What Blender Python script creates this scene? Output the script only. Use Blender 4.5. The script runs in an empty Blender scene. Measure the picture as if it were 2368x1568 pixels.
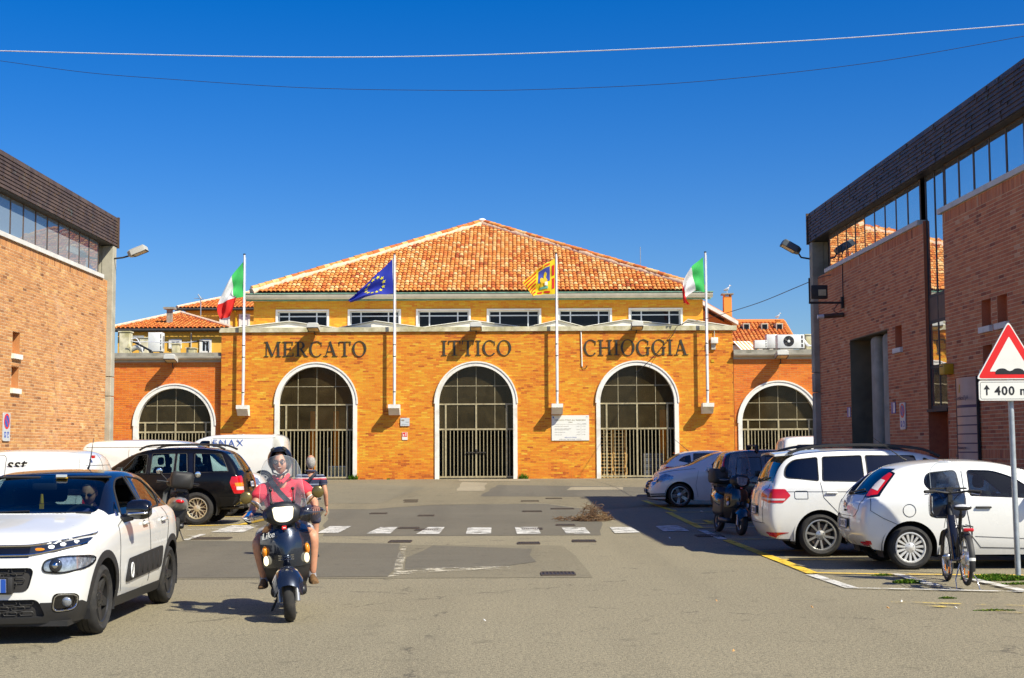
import bpy, bmesh, math, random
import numpy as np
from mathutils import Vector as Vec, Matrix as Mat
from mathutils.bvhtree import BVHTree
random.seed(7); rng = np.random.default_rng(7)
S = bpy.context.scene; COL = S.collection
R = math.radians; PI = math.pi
# ------------------------------------------------------------------ camera, sky, sun, exposure
EYE = 1.65; FOC = 3200.0; PCX, PCY = 1183.5, 784.0; TILT = math.atan(.08); ROLL = .0048
cam = bpy.data.objects.new('camera', bpy.data.cameras.new('camera')); COL.objects.link(cam)
cam.matrix_world = Mat.Translation((0, 0, EYE)) @ Mat.Rotation(R(90) + TILT, 4, 'X') @ Mat.Rotation(-ROLL, 4, 'Z')
cam.data.sensor_width = 36; cam.data.lens = FOC / 2367 * 36
cam.data.clip_start = .1; cam.data.clip_end = 3000
S.camera = cam
SUN = Vec((1, -.8, 1.32)).normalized()
SUN_EL = math.asin(SUN.z); SUN_AZ = math.atan2(SUN.x, SUN.y)
w = bpy.data.worlds.new('World'); S.world = w; w.use_nodes = True
nt = w.node_tree; nt.nodes.clear()
sky = nt.nodes.new('ShaderNodeTexSky'); sky.sky_type = 'NISHITA'; sky.sun_disc = False
sky.sun_elevation = SUN_EL; sky.sun_rotation = SUN_AZ
sky.air_density = 1.0; sky.dust_density = 1.0; sky.ozone_density = 6.0
hs = nt.nodes.new('ShaderNodeHueSaturation'); hs.inputs['Hue'].default_value = .514; hs.inputs['Saturation'].default_value = 1.40
bg = nt.nodes.new('ShaderNodeBackground'); bg.inputs['Strength'].default_value = .094
wo = nt.nodes.new('ShaderNodeOutputWorld')
nt.links.new(sky.outputs[0], hs.inputs['Color']); nt.links.new(hs.outputs[0], bg.inputs['Color']); nt.links.new(bg.outputs[0], wo.inputs['Surface'])
sl = bpy.data.lights.new('sun', 'SUN'); sl.energy = 4.9; sl.angle = R(.5); sl.color = (1, .945, .79)
so = bpy.data.objects.new('sun', sl); COL.objects.link(so)
so.rotation_euler = (-SUN).to_track_quat('-Z', 'Y').to_euler()
S.view_settings.view_transform = 'Standard'; S.view_settings.look = 'None'
S.view_settings.exposure = .56; S.view_settings.gamma = 1; S.view_settings.use_curve_mapping = False
S.render.engine = 'CYCLES'; S.cycles.max_bounces = 7; S.cycles.transparent_max_bounces = 16
S.cycles.caustics_reflective = False; S.cycles.caustics_refractive = False
S.cycles.use_denoising = True
# ------------------------------------------------------------------ coordinates
def gz(y):
    s = min(1, max(0, (y - 34) / 24)); return .42 * s * s * (3 - 2 * s)
def ray(u, v):
    x = (u - PCX) / FOC; y = (PCY - v) / FOC
    x, y = x * math.cos(ROLL) + y * math.sin(ROLL), -x * math.sin(ROLL) + y * math.cos(ROLL)
    return x, math.cos(TILT) - y * math.sin(TILT), math.sin(TILT) + y * math.cos(TILT)
def at(u, v, Y):                    # survey point of the photograph at depth Y
    a = ray(u, v); k = Y / a[1]; return Vec((a[0] * k, Y, EYE + a[2] * k))
def gat(u, v):                      # the same on the ground
    a = ray(u, v); lo, hi = 3., 200.
    for _ in range(50):
        m = (lo + hi) / 2
        if EYE + a[2] * m / a[1] > gz(m): lo = m
        else: hi = m
    k = lo / a[1]; return Vec((a[0] * k, lo, gz(lo)))
# ------------------------------------------------------------------ objects
def tag(o, label=None, cat=None, group=None, kind=None):
    if label: o['label'] = label
    if cat: o['category'] = cat
    if group: o['group'] = group
    if kind: o['kind'] = kind
    return o
WORLD = {}                          # things whose parts are laid out in world coordinates
def attach(o, parent):
    o.parent = parent
    if parent is not None and parent.name in WORLD: o.matrix_parent_inverse = WORLD[parent.name]
def thing(name, label, cat, loc=(0, 0, 0), rz=0, group=None, world=False):
    o = bpy.data.objects.new(name, None); COL.objects.link(o); o.location = loc; o.rotation_euler = (0, 0, rz)
    o.empty_display_size = .1
    if world: WORLD[o.name] = (Mat.Translation(loc) @ Mat.Rotation(rz, 4, 'Z')).inverted()
    return tag(o, label, cat, group)
def copy_tree(o, parent=None):
    c = o.copy(); COL.objects.link(c); c.parent = parent
    for ch in o.children: copy_tree(ch, c)
    return c
def bev(mesh_fn): return mesh_fn
class MB:
    """collects shapes of one part"""
    def __init__(s): s.v = []; s.f = []; s.m = []; s.r = []; s.mi = 0; s.ri = 0.; s.uv = None
    def add(s, v, f, T=None):
        o = len(s.v)
        if T is not None: v = [T @ Vec(p) for p in v]
        s.v += [tuple(p) for p in v]; s.f += [tuple(i + o for i in q) for q in f]
        s.m += [s.mi] * len(f); s.r += [s.ri] * len(f); return s
    def bx(s, x0, x1, y0, y1, z0, z1, T=None):
        v = [(x, y, z) for x in (x0, x1) for y in (y0, y1) for z in (z0, z1)]
        return s.add(v, [(0, 1, 3, 2), (4, 6, 7, 5), (0, 4, 5, 1), (2, 3, 7, 6), (0, 2, 6, 4), (1, 5, 7, 3)], T)
    def box(s, c, d, T=None): return s.bx(c[0] - d[0] / 2, c[0] + d[0] / 2, c[1] - d[1] / 2, c[1] + d[1] / 2, c[2] - d[2] / 2, c[2] + d[2] / 2, T)
    def rbox(s, c, d, r=.02, n=2, T=None):
        bm = bmesh.new(); bmesh.ops.create_cube(bm, size=1)
        for v in bm.verts: v.co = Vec((v.co.x * d[0] + c[0], v.co.y * d[1] + c[1], v.co.z * d[2] + c[2]))
        bmesh.ops.bevel(bm, geom=bm.edges[:], offset=min(r, min(d) * .49), segments=n, profile=.5, affect='EDGES')
        return s.bm(bm, T)
    def bm(s, bm, T=None):
        bm.verts.index_update(); v = [p.co[:] for p in bm.verts]; f = [[q.index for q in g.verts] for g in bm.faces]; bm.free(); return s.add(v, f, T)
    def tube(s, pts, r, n=8, caps=True, closed=False):
        P = [Vec(p) for p in pts]; k = len(P); rr = r if hasattr(r, '__len__') else [r] * k
        vs = []; up = None
        for i in range(k):
            a = P[(i - 1) % k] if (i > 0 or closed) else P[i]; b = P[(i + 1) % k] if (i < k - 1 or closed) else P[i]
            t = (b - a).normalized()
            if up is None:
                up = Vec((0, 0, 1)) if abs(t.z) < .9 else Vec((1, 0, 0))
            x = (up - t * up.dot(t)).normalized(); y = t.cross(x); up = x
            vs += [P[i] + (x * math.cos(2 * PI * j / n) + y * math.sin(2 * PI * j / n)) * rr[i] for j in range(n)]
        f = []
        for i in range(k if closed else k - 1):
            for j in range(n):
                a = i * n + j; b = i * n + (j + 1) % n; c = ((i + 1) % k) * n + (j + 1) % n; d = ((i + 1) % k) * n + j
                f.append((a, b, c, d))
        if caps and not closed: f += [tuple(range(n))[::-1], tuple(range((k - 1) * n, k * n))]
        return s.add(vs, f)
    def cyl(s, a, b, r, n=12, r2=None): return s.tube([a, b], [r, r if r2 is None else r2], n)
    def lathe(s, prof, n=24, T=None, a0=0, a1=2 * PI):
        full = abs(a1 - a0 - 2 * PI) < 1e-6; m = n if full else n + 1; k = len(prof)
        v = [(r * math.cos(a0 + (a1 - a0) * j / n), r * math.sin(a0 + (a1 - a0) * j / n), z) for r, z in prof for j in range(m)]
        f = [(i * m + j, i * m + (j + 1) % m, (i + 1) * m + (j + 1) % m, (i + 1) * m + j) for i in range(k - 1) for j in range(n)]
        return s.add(v, f, T)
    def ell(s, c, r, nu=16, nv=10, T=None):
        v = [(c[0], c[1], c[2] - r[2])]; f = []
        for i in range(1, nv):
            a = -PI / 2 + PI * i / nv
            v += [(c[0] + r[0] * math.cos(a) * math.cos(2 * PI * j / nu), c[1] + r[1] * math.cos(a) * math.sin(2 * PI * j / nu), c[2] + r[2] * math.sin(a)) for j in range(nu)]
        v.append((c[0], c[1], c[2] + r[2])); top = len(v) - 1
        f += [(0, 1 + (j + 1) % nu, 1 + j) for j in range(nu)]
        for i in range(nv - 2):
            f += [(1 + i * nu + j, 1 + i * nu + (j + 1) % nu, 1 + (i + 1) * nu + (j + 1) % nu, 1 + (i + 1) * nu + j) for j in range(nu)]
        f += [(top, 1 + (nv - 2) * nu + j, 1 + (nv - 2) * nu + (j + 1) % nu) for j in range(nu)]
        return s.add(v, f, T)
    def prism(s, poly, h0, h1, T=None):          # polygon in local xy, height along z
        n = len(poly)
        if sum(poly[i][0] * poly[(i + 1) % n][1] - poly[(i + 1) % n][0] * poly[i][1] for i in range(n)) < 0: poly = poly[::-1]
        v = [(x, y, h0) for x, y in poly] + [(x, y, h1) for x, y in poly]
        f = [tuple(range(n))[::-1], tuple(range(n, 2 * n))] + [(i, (i + 1) % n, n + (i + 1) % n, n + i) for i in range(n)]
        return s.add(v, f, T)
    def grid(s, fn, nu, nv, T=None):
        v = [fn(i / nu, j / nv) for i in range(nu + 1) for j in range(nv + 1)]
        f = [(i * (nv + 1) + j, (i + 1) * (nv + 1) + j, (i + 1) * (nv + 1) + j + 1, i * (nv + 1) + j + 1) for i in range(nu) for j in range(nv)]
        return s.add(v, f, T)
    def loft(s, rings, caps=True, closed=True, T=None):
        n = len(rings[0]); k = len(rings); v = [p for q in rings for p in q]; f = []
        for i in range(k - 1):
            for j in range(n if closed else n - 1): f.append((i * n + j, i * n + (j + 1) % n, (i + 1) * n + (j + 1) % n, (i + 1) * n + j))
        if caps: f += [tuple(range(n))[::-1], tuple(range((k - 1) * n, k * n))]
        return s.add(v, f, T)
    def mesh(s, name, mats, ang=35):
        me = bpy.data.meshes.new(name); me.from_pydata(s.v, [], s.f)
        for m in (mats if isinstance(mats, (list, tuple)) else [mats]): me.materials.append(m)
        me.polygons.foreach_set('material_index', s.m)
        if any(s.r):
            a = me.attributes.new('rnd', 'FLOAT', 'FACE'); a.data.foreach_set('value', s.r)
        if ang: me.polygons.foreach_set('use_smooth', [True] * len(s.f)); me.set_sharp_from_angle(angle=R(ang))
        me.update(); return me
    def build(s, name, mats, parent=None, ang=35):
        o = bpy.data.objects.new(name, s.mesh(name, mats, ang)); COL.objects.link(o); attach(o, parent); return o
def inst(name, me, parent=None, loc=None, T=None):
    o = bpy.data.objects.new(name, me); COL.objects.link(o); attach(o, parent)
    if T is not None: o.matrix_basis = T
    elif loc is not None: o.location = loc
    return o
def part(name, m, parent, fn, ang=35):
    mb = MB(); fn(mb); return mb.build(name, m, parent, ang)
def text_mesh(s, size, ext=.004, align='CENTER', m=None, shear=0, sp=1.0, bold=0):
    c = bpy.data.curves.new('lettering', 'FONT'); c.body = s; c.size = size; c.extrude = ext; c.align_x = align; c.shear = shear; c.space_character = sp; c.offset = bold; c.resolution_u = 3
    o = bpy.data.objects.new('lettering', c); me = bpy.data.meshes.new_from_object(o); bpy.data.objects.remove(o); bpy.data.curves.remove(c)
    me.materials.clear(); me.materials.append(m); return me
def frame(o, x, y):                 # matrix with given origin and x, y axes
    x = Vec(x).normalized(); y = Vec(y).normalized(); z = x.cross(y)
    return Mat(((x.x, y.x, z.x, o[0]), (x.y, y.y, z.y, o[1]), (x.z, y.z, z.z, o[2]), (0, 0, 0, 1)))
def arc(cx, cy, r, a0, a1, n): return [(cx + r * math.cos(a0 + (a1 - a0) * i / n), cy + r * math.sin(a0 + (a1 - a0) * i / n)) for i in range(n + 1)]
def rp(pts, r, n=4):                # polygon with rounded corners
    out = []; k = len(pts); rr = r if hasattr(r, '__len__') else [r] * k
    for i in range(k):
        p = Vec(pts[i]); a = Vec(pts[i - 1]) - p; b = Vec(pts[(i + 1) % k]) - p; d = min(rr[i], a.length * .48, b.length * .48)
        if d < 1e-5: out.append(tuple(p)); continue
        A = p + a.normalized() * d; B = p + b.normalized() * d
        for j in range(n + 1):
            t = j / n; out.append(tuple(A * (1 - t) ** 2 + p * 2 * t * (1 - t) + B * t * t))
    return out
def smooth_path(pts, n=6):
    P = [Vec(p) for p in pts]; out = []
    for i in range(len(P) - 1):
        p0 = P[max(0, i - 1)]; p1 = P[i]; p2 = P[i + 1]; p3 = P[min(len(P) - 1, i + 2)]
        for j in range(n):
            t = j / n; out.append(.5 * ((2 * p1) + (p2 - p0) * t + (2 * p0 - 5 * p1 + 4 * p2 - p3) * t * t + (3 * p1 - p0 - 3 * p2 + p3) * t ** 3))
    return out + [P[-1]]
# ------------------------------------------------------------------ materials
class NT:
    def __init__(s, name):
        s.m = bpy.data.materials.new(name); s.m.use_nodes = True; s.t = s.m.node_tree; s.t.nodes.clear()
        s.out = s.t.nodes.new('ShaderNodeOutputMaterial')
    def n(s, k, **kw):
        x = s.t.nodes.new('ShaderNode' + k)
        for a, b in kw.items():
            if a.startswith('i_'): s.set(x.inputs[a[2:].replace('_', ' ')], b)
            elif a[0] == 'I' and a[1:].isdigit(): s.set(x.inputs[int(a[1:])], b)
            else: setattr(x, a, b)
        return x
    def set(s, inp, b):
        if isinstance(b, bpy.types.NodeSocket): s.t.links.new(b, inp)
        elif isinstance(b, bpy.types.Node): s.t.links.new(b.outputs[0], inp)
        elif isinstance(b, tuple) and len(b) == 3 and inp.type == 'RGBA': inp.default_value = b + (1,)
        else: inp.default_value = b
    def noise(s, scale, detail=3, rough=.55, vec=None, dist=0):
        x = s.n('TexNoise', i_Scale=scale, i_Detail=detail, i_Roughness=rough, i_Distortion=dist); s.set(x.inputs['Vector'], vec or s.pos()); return x.outputs[0]
    def pos(s):
        if not hasattr(s, '_p'): s._p = s.n('NewGeometry').outputs['Position']
        return s._p
    def obj(s): return s.n('TexCoord').outputs['Object']
    def ramp(s, fac, stops, mode='LINEAR'):
        x = s.n('ValToRGB'); x.color_ramp.interpolation = mode; e = x.color_ramp.elements
        while len(e) < len(stops): e.new(.5)
        for q, (p, c) in zip(e, stops): q.position = p; q.color = (c if hasattr(c, '__len__') else (c, c, c)) + (1,) if hasattr(c, '__len__') else (c, c, c, 1)
        s.set(x.inputs[0], fac); return x.outputs[0]
    def mix(s, fac, a, b, mode='MIX'):
        x = s.n('Mix', data_type='RGBA', blend_type=mode); s.set(x.inputs[0], fac); s.set(x.inputs[6], a); s.set(x.inputs[7], b); return x.outputs[2]
    def math(s, op, a, b=0., c=None):
        x = s.n('Math', operation=op); s.set(x.inputs[0], a); s.set(x.inputs[1], b)
        if c is not None: s.set(x.inputs[2], c)
        return x.outputs[0]
    def bump(s, h, strength=.3, dist=.01): return s.n('Bump', i_Strength=strength, i_Distance=dist, i_Height=h).outputs[0]
    def bsdf(s, col, rough=.5, metal=0., normal=None, coat=0., **kw):
        x = s.n('BsdfPrincipled'); s.set(x.inputs['Base Color'], col); s.set(x.inputs['Roughness'], rough); s.set(x.inputs['Metallic'], metal)
        if normal is not None: s.set(x.inputs['Normal'], normal)
        if coat: x.inputs['Coat Weight'].default_value = coat; x.inputs['Coat Roughness'].default_value = .03
        for a, b in kw.items(): s.set(x.inputs[a.replace('_', ' ')], b)
        s.t.links.new(x.outputs[0], s.out.inputs[0]); return x
def mat(name, col, rough=.5, metal=0., var=.12, vs=6., bump=0., bs=60., coat=0., dirt=None, **kw):
    """plain surface with uneven tone, uneven gloss and fine relief"""
    t = NT(name); p = t.obj(); a = t.noise(vs, 4, .6, p)
    d = tuple(c * (1 - var) for c in col); l = tuple(min(1, c * (1 + var)) for c in col)
    c = t.ramp(a, [(.3, d), (.7, l)])
    if dirt:
        g = t.noise(dirt[2] if len(dirt) > 2 else 3., 5, .65, p); c = t.mix(t.ramp(g, [(dirt[3] if len(dirt) > 3 else .5, 0.), (.75, dirt[1])]), c, dirt[0])
    rg = t.math('MULTIPLY_ADD', a, .2 * rough, rough * .9) if rough > .05 else rough
    nm = t.bump(t.noise(bs, 3, .6, p), bump, .01) if bump else None
    t.bsdf(c, rg, metal, nm, coat, **kw); return t.m
def varmat(name, stops, rough=.85, spread=.25, bump=.3, grain=90., stain=None, blotch=None):
    """colour picked per piece by its 'rnd' attribute, with grain inside each piece"""
    t = NT(name); a = t.n('Attribute', attribute_name='rnd').outputs['Fac']
    g = t.noise(grain, 4, .6); b = t.noise(9., 3, .6)
    f = t.math('ADD', a, t.math('MULTIPLY', t.math('SUBTRACT', b, .5), spread))
    c = t.ramp(f, stops)
    c = t.mix(t.ramp(g, [(.3, .28), (.7, 0.)]), c, (.02, .012, .008))
    if blotch: c = t.mix(t.ramp(t.noise(blotch[0], 5, .65), [(blotch[1], 0.), (blotch[1] + .18, blotch[3])]), c, blotch[2])
    if stain: c = t.mix(t.ramp(t.noise(stain[0], 5, .6), [(.5, 0.), (.72, stain[2])]), c, stain[1])
    t.bsdf(c, rough, 0, t.bump(g, bump, .008)); return t.m
def glass(name, tint=(.5, .6, .6), refl=1.5, rough=.01, floor=.0):
    t = NT(name); tr = t.n('BsdfTransparent'); t.set(tr.inputs[0], tint); gl = t.n('BsdfGlossy', i_Roughness=rough); t.set(gl.inputs[0], (1, 1, 1))
    fr = t.n('Fresnel', i_IOR=refl); mx = t.n('MixShader'); t.set(mx.inputs[0], t.math('ADD', fr, floor)); t.set(mx.inputs[1], tr); t.set(mx.inputs[2], gl)
    t.t.links.new(mx.outputs[0], t.out.inputs[0]); return t.m
def emit(name, col, strength, base=(.8, .8, .8)):
    t = NT(name); t.bsdf(base, .15, 0, None, 0, Emission_Color=col, Emission_Strength=strength); return t.m
# ------------------------------------------------------------------ materials of the place
M = {}
M['mortar'] = mat('mortar', (.66, .42, .11), .95, var=.2, vs=5, bump=.2)
M['mortar_red'] = mat('mortar_red', (.62, .34, .13), .95, var=.2, vs=5, bump=.2)
M['mortar_grey'] = mat('mortar_grey', (.68, .53, .31), .95, var=.2, vs=5, bump=.2)
M['brick_orange'] = varmat('brick_orange', [(0, (.50, .11, .012)), (.25, (.78, .225, .014)), (.5, (.84, .315, .018)), (.75, (.87, .415, .022)), (1, (.88, .54, .05))], spread=.35, blotch=(.55, .58, (.66, .17, .03), .35))
M['brick_red'] = varmat('brick_red', [(0, (.66, .12, .012)), (.5, (.84, .215, .016)), (1, (.86, .29, .025))], spread=.3)
M['brick_brown'] = varmat('brick_brown', [(0, (.26, .10, .035)), (.2, (.48, .20, .065)), (.55, (.66, .295, .10)), (.8, (.74, .38, .115)), (1, (.78, .52, .23))], spread=.35, blotch=(.7, .56, (.74, .46, .28), .5))
M['brick_shade'] = varmat('brick_shade_lifted', [(0, (.30, .085, .04)), (.2, (.56, .17, .075)), (.55, (.74, .245, .10)), (.8, (.80, .31, .13)), (1, (.78, .42, .24))], spread=.3)  # shaded copy of the street brick; redder, brighter colour stands in for missing light
M['tile'] = varmat('roof_tile', [(0, (.42, .08, .015)), (.2, (.66, .16, .025)), (.5, (.80, .30, .055)), (.75, (.84, .44, .15)), (1, (.84, .58, .26))], spread=.3, bump=.4, blotch=(3., .62, (.76, .62, .46), .5), stain=(5., (.10, .10, .02), .5))
M['tile_far'] = varmat('roof_tile_far', [(0, (.52, .10, .02)), (.5, (.76, .22, .035)), (1, (.80, .34, .08))], spread=.3)
M['tile_bed'] = mat('tile_bed', (.20, .07, .035), .95, var=.3, vs=8)
M['ridge_mortar'] = mat('ridge_mortar', (.66, .47, .33), .95, var=.3, vs=9, bump=.5, bs=20)
M['concrete'] = mat('concrete', (.42, .39, .30), .9, var=.18, vs=2.2, bump=.25, bs=50, dirt=((.16, .15, .11), .6, 1.6, .5))
M['concrete_dark'] = mat('weathered_concrete', (.30, .28, .23), .92, var=.25, vs=3, bump=.3, bs=40, dirt=((.10, .10, .06), .7, 2.2, .48))
M['concrete_moss'] = mat('mossy_concrete', (.60, .55, .38), .92, var=.25, vs=3, bump=.3, bs=40, dirt=((.25, .22, .03), .8, 2.2, .42))
M['stone_white'] = mat('white_stone', (.80, .77, .68), .75, var=.08, vs=3, bump=.1, dirt=((.45, .40, .30), .5, 2., .55))
M['sill'] = mat('sill_stone', (.66, .64, .58), .8, var=.1, vs=3, bump=.1)
M['copper'] = mat('weathered_copper', (.115, .075, .05), .55, .35, var=.35, vs=2.5, bump=.15, dirt=((.16, .24, .18), .6, 3.5, .60))
M['gutter'] = mat('gutter_metal', (.50, .46, .36), .6, .1, var=.15, vs=2)
M['verdigris'] = mat('verdigris_edge', (.16, .30, .22), .8, var=.3, vs=6)
M['iron'] = mat('gate_iron', (.40, .34, .20), .6, .1, var=.25, vs=8, dirt=((.16, .07, .03), .5, 6., .58))
M['dark_iron'] = mat('dark_iron', (.05, .045, .04), .6, .3, var=.25)
M['bronze'] = mat('bronze_letter', (.055, .05, .035), .55, .3, var=.25, vs=5, bump=.1)
M['alu'] = mat('painted_metal', (.62, .66, .66), .45, .2, var=.05)
M['pole'] = mat('pole_white', (.74, .74, .72), .4, .1, var=.06, dirt=((.4, .38, .34), .4, 4.))
M['galv'] = mat('galvanised_steel', (.42, .46, .48), .5, .55, var=.15, vs=12)
M['black'] = mat('black_plastic', (.012, .012, .013), .5, var=.2)
M['rubber'] = mat('tyre_rubber', (.022, .021, .020), .85, var=.25, vs=14, bump=.1, dirt=((.10, .085, .065), .35, 9.))
M['white'] = mat('white_paint', (.78, .78, .76), .5, var=.04)
M['wire'] = mat('dark_wire', (.03, .03, .035), .6)
M['wire_white'] = mat('pale_wire', (.62, .62, .64), .5)
M['plaster_yellow'] = mat('yellow_plaster', (.80, .44, .06), .9, var=.06, vs=1.2, bump=.05)
M['plaster_orange'] = mat('orange_plaster', (.78, .27, .045), .9, var=.06, vs=1.2, bump=.05)
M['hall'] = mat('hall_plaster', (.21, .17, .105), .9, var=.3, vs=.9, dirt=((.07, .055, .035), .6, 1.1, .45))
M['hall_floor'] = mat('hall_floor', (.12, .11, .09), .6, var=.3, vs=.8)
def dirty_glass(name, film=.22, col=(.15, .11, .05), tint=(.74, .68, .54)):
    t = NT(name); d = t.n('BsdfDiffuse'); t.set(d.inputs[0], col); tr = t.n('BsdfTransparent'); t.set(tr.inputs[0], tint)
    gl = t.n('BsdfGlossy', i_Roughness=.06); a = t.n('MixShader'); t.set(a.inputs[0], t.ramp(t.noise(2.2, 5, .65), [(.3, film * .6), (.75, min(1, film * 1.6))])); t.set(a.inputs[1], tr); t.set(a.inputs[2], d)
    b = t.n('MixShader'); t.set(b.inputs[0], t.n('Fresnel', i_IOR=1.35)); t.set(b.inputs[1], a); t.set(b.inputs[2], gl); t.t.links.new(b.outputs[0], t.out.inputs[0]); return t.m
M['dirty_glass'] = dirty_glass('dirty_glass')
def window_glass(name, col, refl):
    t = NT(name); d = t.n('BsdfDiffuse'); t.set(d.inputs[0], col); gl = t.n('BsdfGlossy', i_Roughness=.015)
    t.set(gl.inputs['Normal'], t.bump(t.noise(.8, 2), .06, .05))
    b = t.n('MixShader'); t.set(b.inputs[0], t.math('ADD', t.math('MULTIPLY', t.n('Fresnel', i_IOR=1.6), .72), refl)); t.set(b.inputs[1], d); t.set(b.inputs[2], gl); t.t.links.new(b.outputs[0], t.out.inputs[0]); return t.m
M['pane_dark'] = window_glass('dark_pane', (.010, .011, .013), -.02)
M['pane_sky'] = window_glass('strip_pane', (.22, .28, .33), .16)
# ------------------------------------------------------------------ ground
def asphalt(name, base, grain=.5, cracks=True):
    t = NT(name); p = t.pos(); k = lambda x: tuple(min(1, c * x) for c in base)
    big = t.noise(.13, 4, .6, p); mid = t.noise(.9, 5, .65, p); g1 = t.noise(28., 3, .7, p); g2 = t.noise(95., 2, .6, p)
    mp = t.n('Mapping'); t.set(mp.inputs[0], p); mp.inputs['Scale'].default_value = (.35, 2.2, 1); stre = t.noise(1.0, 4, .6, mp.outputs[0])
    m2 = t.n('Mapping'); t.set(m2.inputs[0], p); m2.inputs['Scale'].default_value = (1.1, .06, 1); m2.inputs['Rotation'].default_value = (0, 0, .12); trk = t.noise(1.0, 3, .5, m2.outputs[0])
    c = t.ramp(big, [(.32, k(.84)), (.68, k(1.12))])
    c = t.mix(t.ramp(mid, [(.40, 0.), (.75, .30)]), c, k(.66)); c = t.mix(t.ramp(stre, [(.5, 0.), (.8, .35)]), c, k(1.25)); c = t.mix(t.ramp(trk, [(.50, 0.), (.68, .5)]), c, k(.62))
    c = t.mix(t.ramp(g1, [(.36, grain), (.56, 0.)]), c, k(.36)); c = t.mix(t.ramp(g2, [(.48, 0.), (.66, grain)]), c, k(2.0)); c = t.mix(t.ramp(g1, [(.58, 0.), (.72, grain)]), c, k(1.7))
    st = t.noise(2.6, 6, .75, p); c = t.mix(t.ramp(st, [(.57, 0.), (.68, .55)]), c, k(.42)); sp = t.noise(7., 4, .8, mp.outputs[0]); c = t.mix(t.ramp(sp, [(.66, 0.), (.72, .6)]), c, k(.3))
    if cracks:
        d = t.n('TexNoise', i_Scale=1.6, i_Detail=7, i_Roughness=.7); t.set(d.inputs['Vector'], p)
        wp = t.n('VectorMath', operation='MULTIPLY_ADD'); t.set(wp.inputs[0], d.outputs[1]); wp.inputs[1].default_value = (.9, .9, 0); t.set(wp.inputs[2], p)
        vo = t.n('TexVoronoi', feature='DISTANCE_TO_EDGE', i_Scale=.19); t.set(vo.inputs['Vector'], wp.outputs[0])
        ln = t.ramp(vo.outputs['Distance'], [(.0, .8), (.003, 0.)]); msk = t.ramp(t.noise(1.3, 5, .7, p), [(.50, 0.), (.56, 1.)])
        c = t.mix(t.math('MULTIPLY', ln, msk), c, (.03, .025, .02))
    h = t.math('ADD', g1, t.math('MULTIPLY', g2, .6))
    t.bsdf(c, .92, 0, t.bump(h, .5, .012)); return t.m
M['asphalt'] = asphalt('worn_asphalt', (.212, .182, .114), .95)
M['asphalt_dark'] = asphalt('dark_asphalt', (.128, .112, .078), .3, False)
M['asphalt_mid'] = asphalt('grey_asphalt', (.180, .154, .096), .5)
M['asphalt_far'] = asphalt('brown_asphalt', (.195, .162, .095), .5)
M['asphalt_pale'] = asphalt('pale_asphalt', (.30, .25, .16), .3, False)
def paint(name, col, wear):
    t = NT(name); p = t.pos(); k = t.noise(3.5, 6, .72, p); f = t.noise(45., 3, .6, p)
    m = t.ramp(t.math('ADD', k, t.math('MULTIPLY', f, .35)), [(wear, 0.), (wear + .16, 1.)])
    c = t.mix(t.ramp(f, [(.3, .25), (.7, 0.)]), col, (.2, .18, .14)); a = t.n('BsdfPrincipled'); t.set(a.inputs['Base Color'], c); a.inputs['Roughness'].default_value = .8
    tr = t.n('BsdfTransparent'); x = t.n('MixShader'); t.set(x.inputs[0], m); t.set(x.inputs[1], tr); t.set(x.inputs[2], a.outputs[0]); t.t.links.new(x.outputs[0], t.out.inputs[0]); return t.m
M['line_white'] = paint('worn_white_line', (.66, .64, .58), .55)
M['line_yellow'] = paint('worn_yellow_line', (.82, .52, .02), .49)
M['line_faint'] = paint('faint_line', (.72, .52, .08), .66)
M['cement'] = paint('cement_smear', (.60, .54, .40), .64)
xs = [-400, -120, -60, -30, -15, 0, 15, 30, 60, 120, 400]
ys = [-80, -20, 0, 10, 20, 30, 34] + [34 + i for i in range(1, 25)] + [62, 75, 100, 150, 250, 500, 900]
mb = MB(); mb.v = [(x, y, gz(y)) for x in xs for y in ys]; n = len(ys)
mb.f = [(i * n + j, (i + 1) * n + j, (i + 1) * n + j + 1, i * n + j + 1) for i in range(len(xs) - 1) for j in range(n - 1)]; mb.m = [0] * len(mb.f); mb.r = [0] * len(mb.f)
ground = tag(mb.build('ground', M['asphalt']), 'worn grey brown asphalt of the market square', kind='structure')
def gquad(a, b, c, d, dz, nu=2, nv=8):           # four ground points -> sheet lying on the ground
    def f(u, v):
        p = (Vec(a[:2]).lerp(Vec(b[:2]), u)).lerp(Vec(d[:2]).lerp(Vec(c[:2]), u), v); return (p.x, p.y, gz(p.y) + dz)
    return f
def gpatch(name, m, pts, dz, parent=ground, wob=0):
    """outline given as ground points -> sheet"""
    P = [Vec(p[:2]) for p in pts]; Q = []
    for i in range(len(P)):
        a, b = P[i], P[(i + 1) % len(P)]; k = max(1, int((b - a).length / 1.2))
        for j in range(k):
            q = a.lerp(b, j / k)
            if wob and j: q += Vec((random.uniform(-wob, wob), random.uniform(-wob, wob)))
            Q.append(q)
    bm = bmesh.new(); f = bm.faces.new([bm.verts.new((q.x, q.y, 0)) for q in Q]); bmesh.ops.triangulate(bm, faces=[f])
    y0 = min(q.y for q in Q); y1 = max(q.y for q in Q)
    if y1 > 34:
        y = max(y0, 34)
        while y < y1:
            bmesh.ops.bisect_plane(bm, geom=bm.verts[:] + bm.edges[:] + bm.faces[:], plane_co=(0, y, 0), plane_no=(0, 1, 0)); y += 1.
    for v in bm.verts: v.co.z = gz(v.co.y) + dz
    for fc in bm.faces:
        if fc.normal.z < 0: fc.normal_flip()
    m_ = MB(); m_.bm(bm); return m_.build(name, m, parent, 0)
def gpx(*uv): return [gat(u, v) for u, v in uv]
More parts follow.
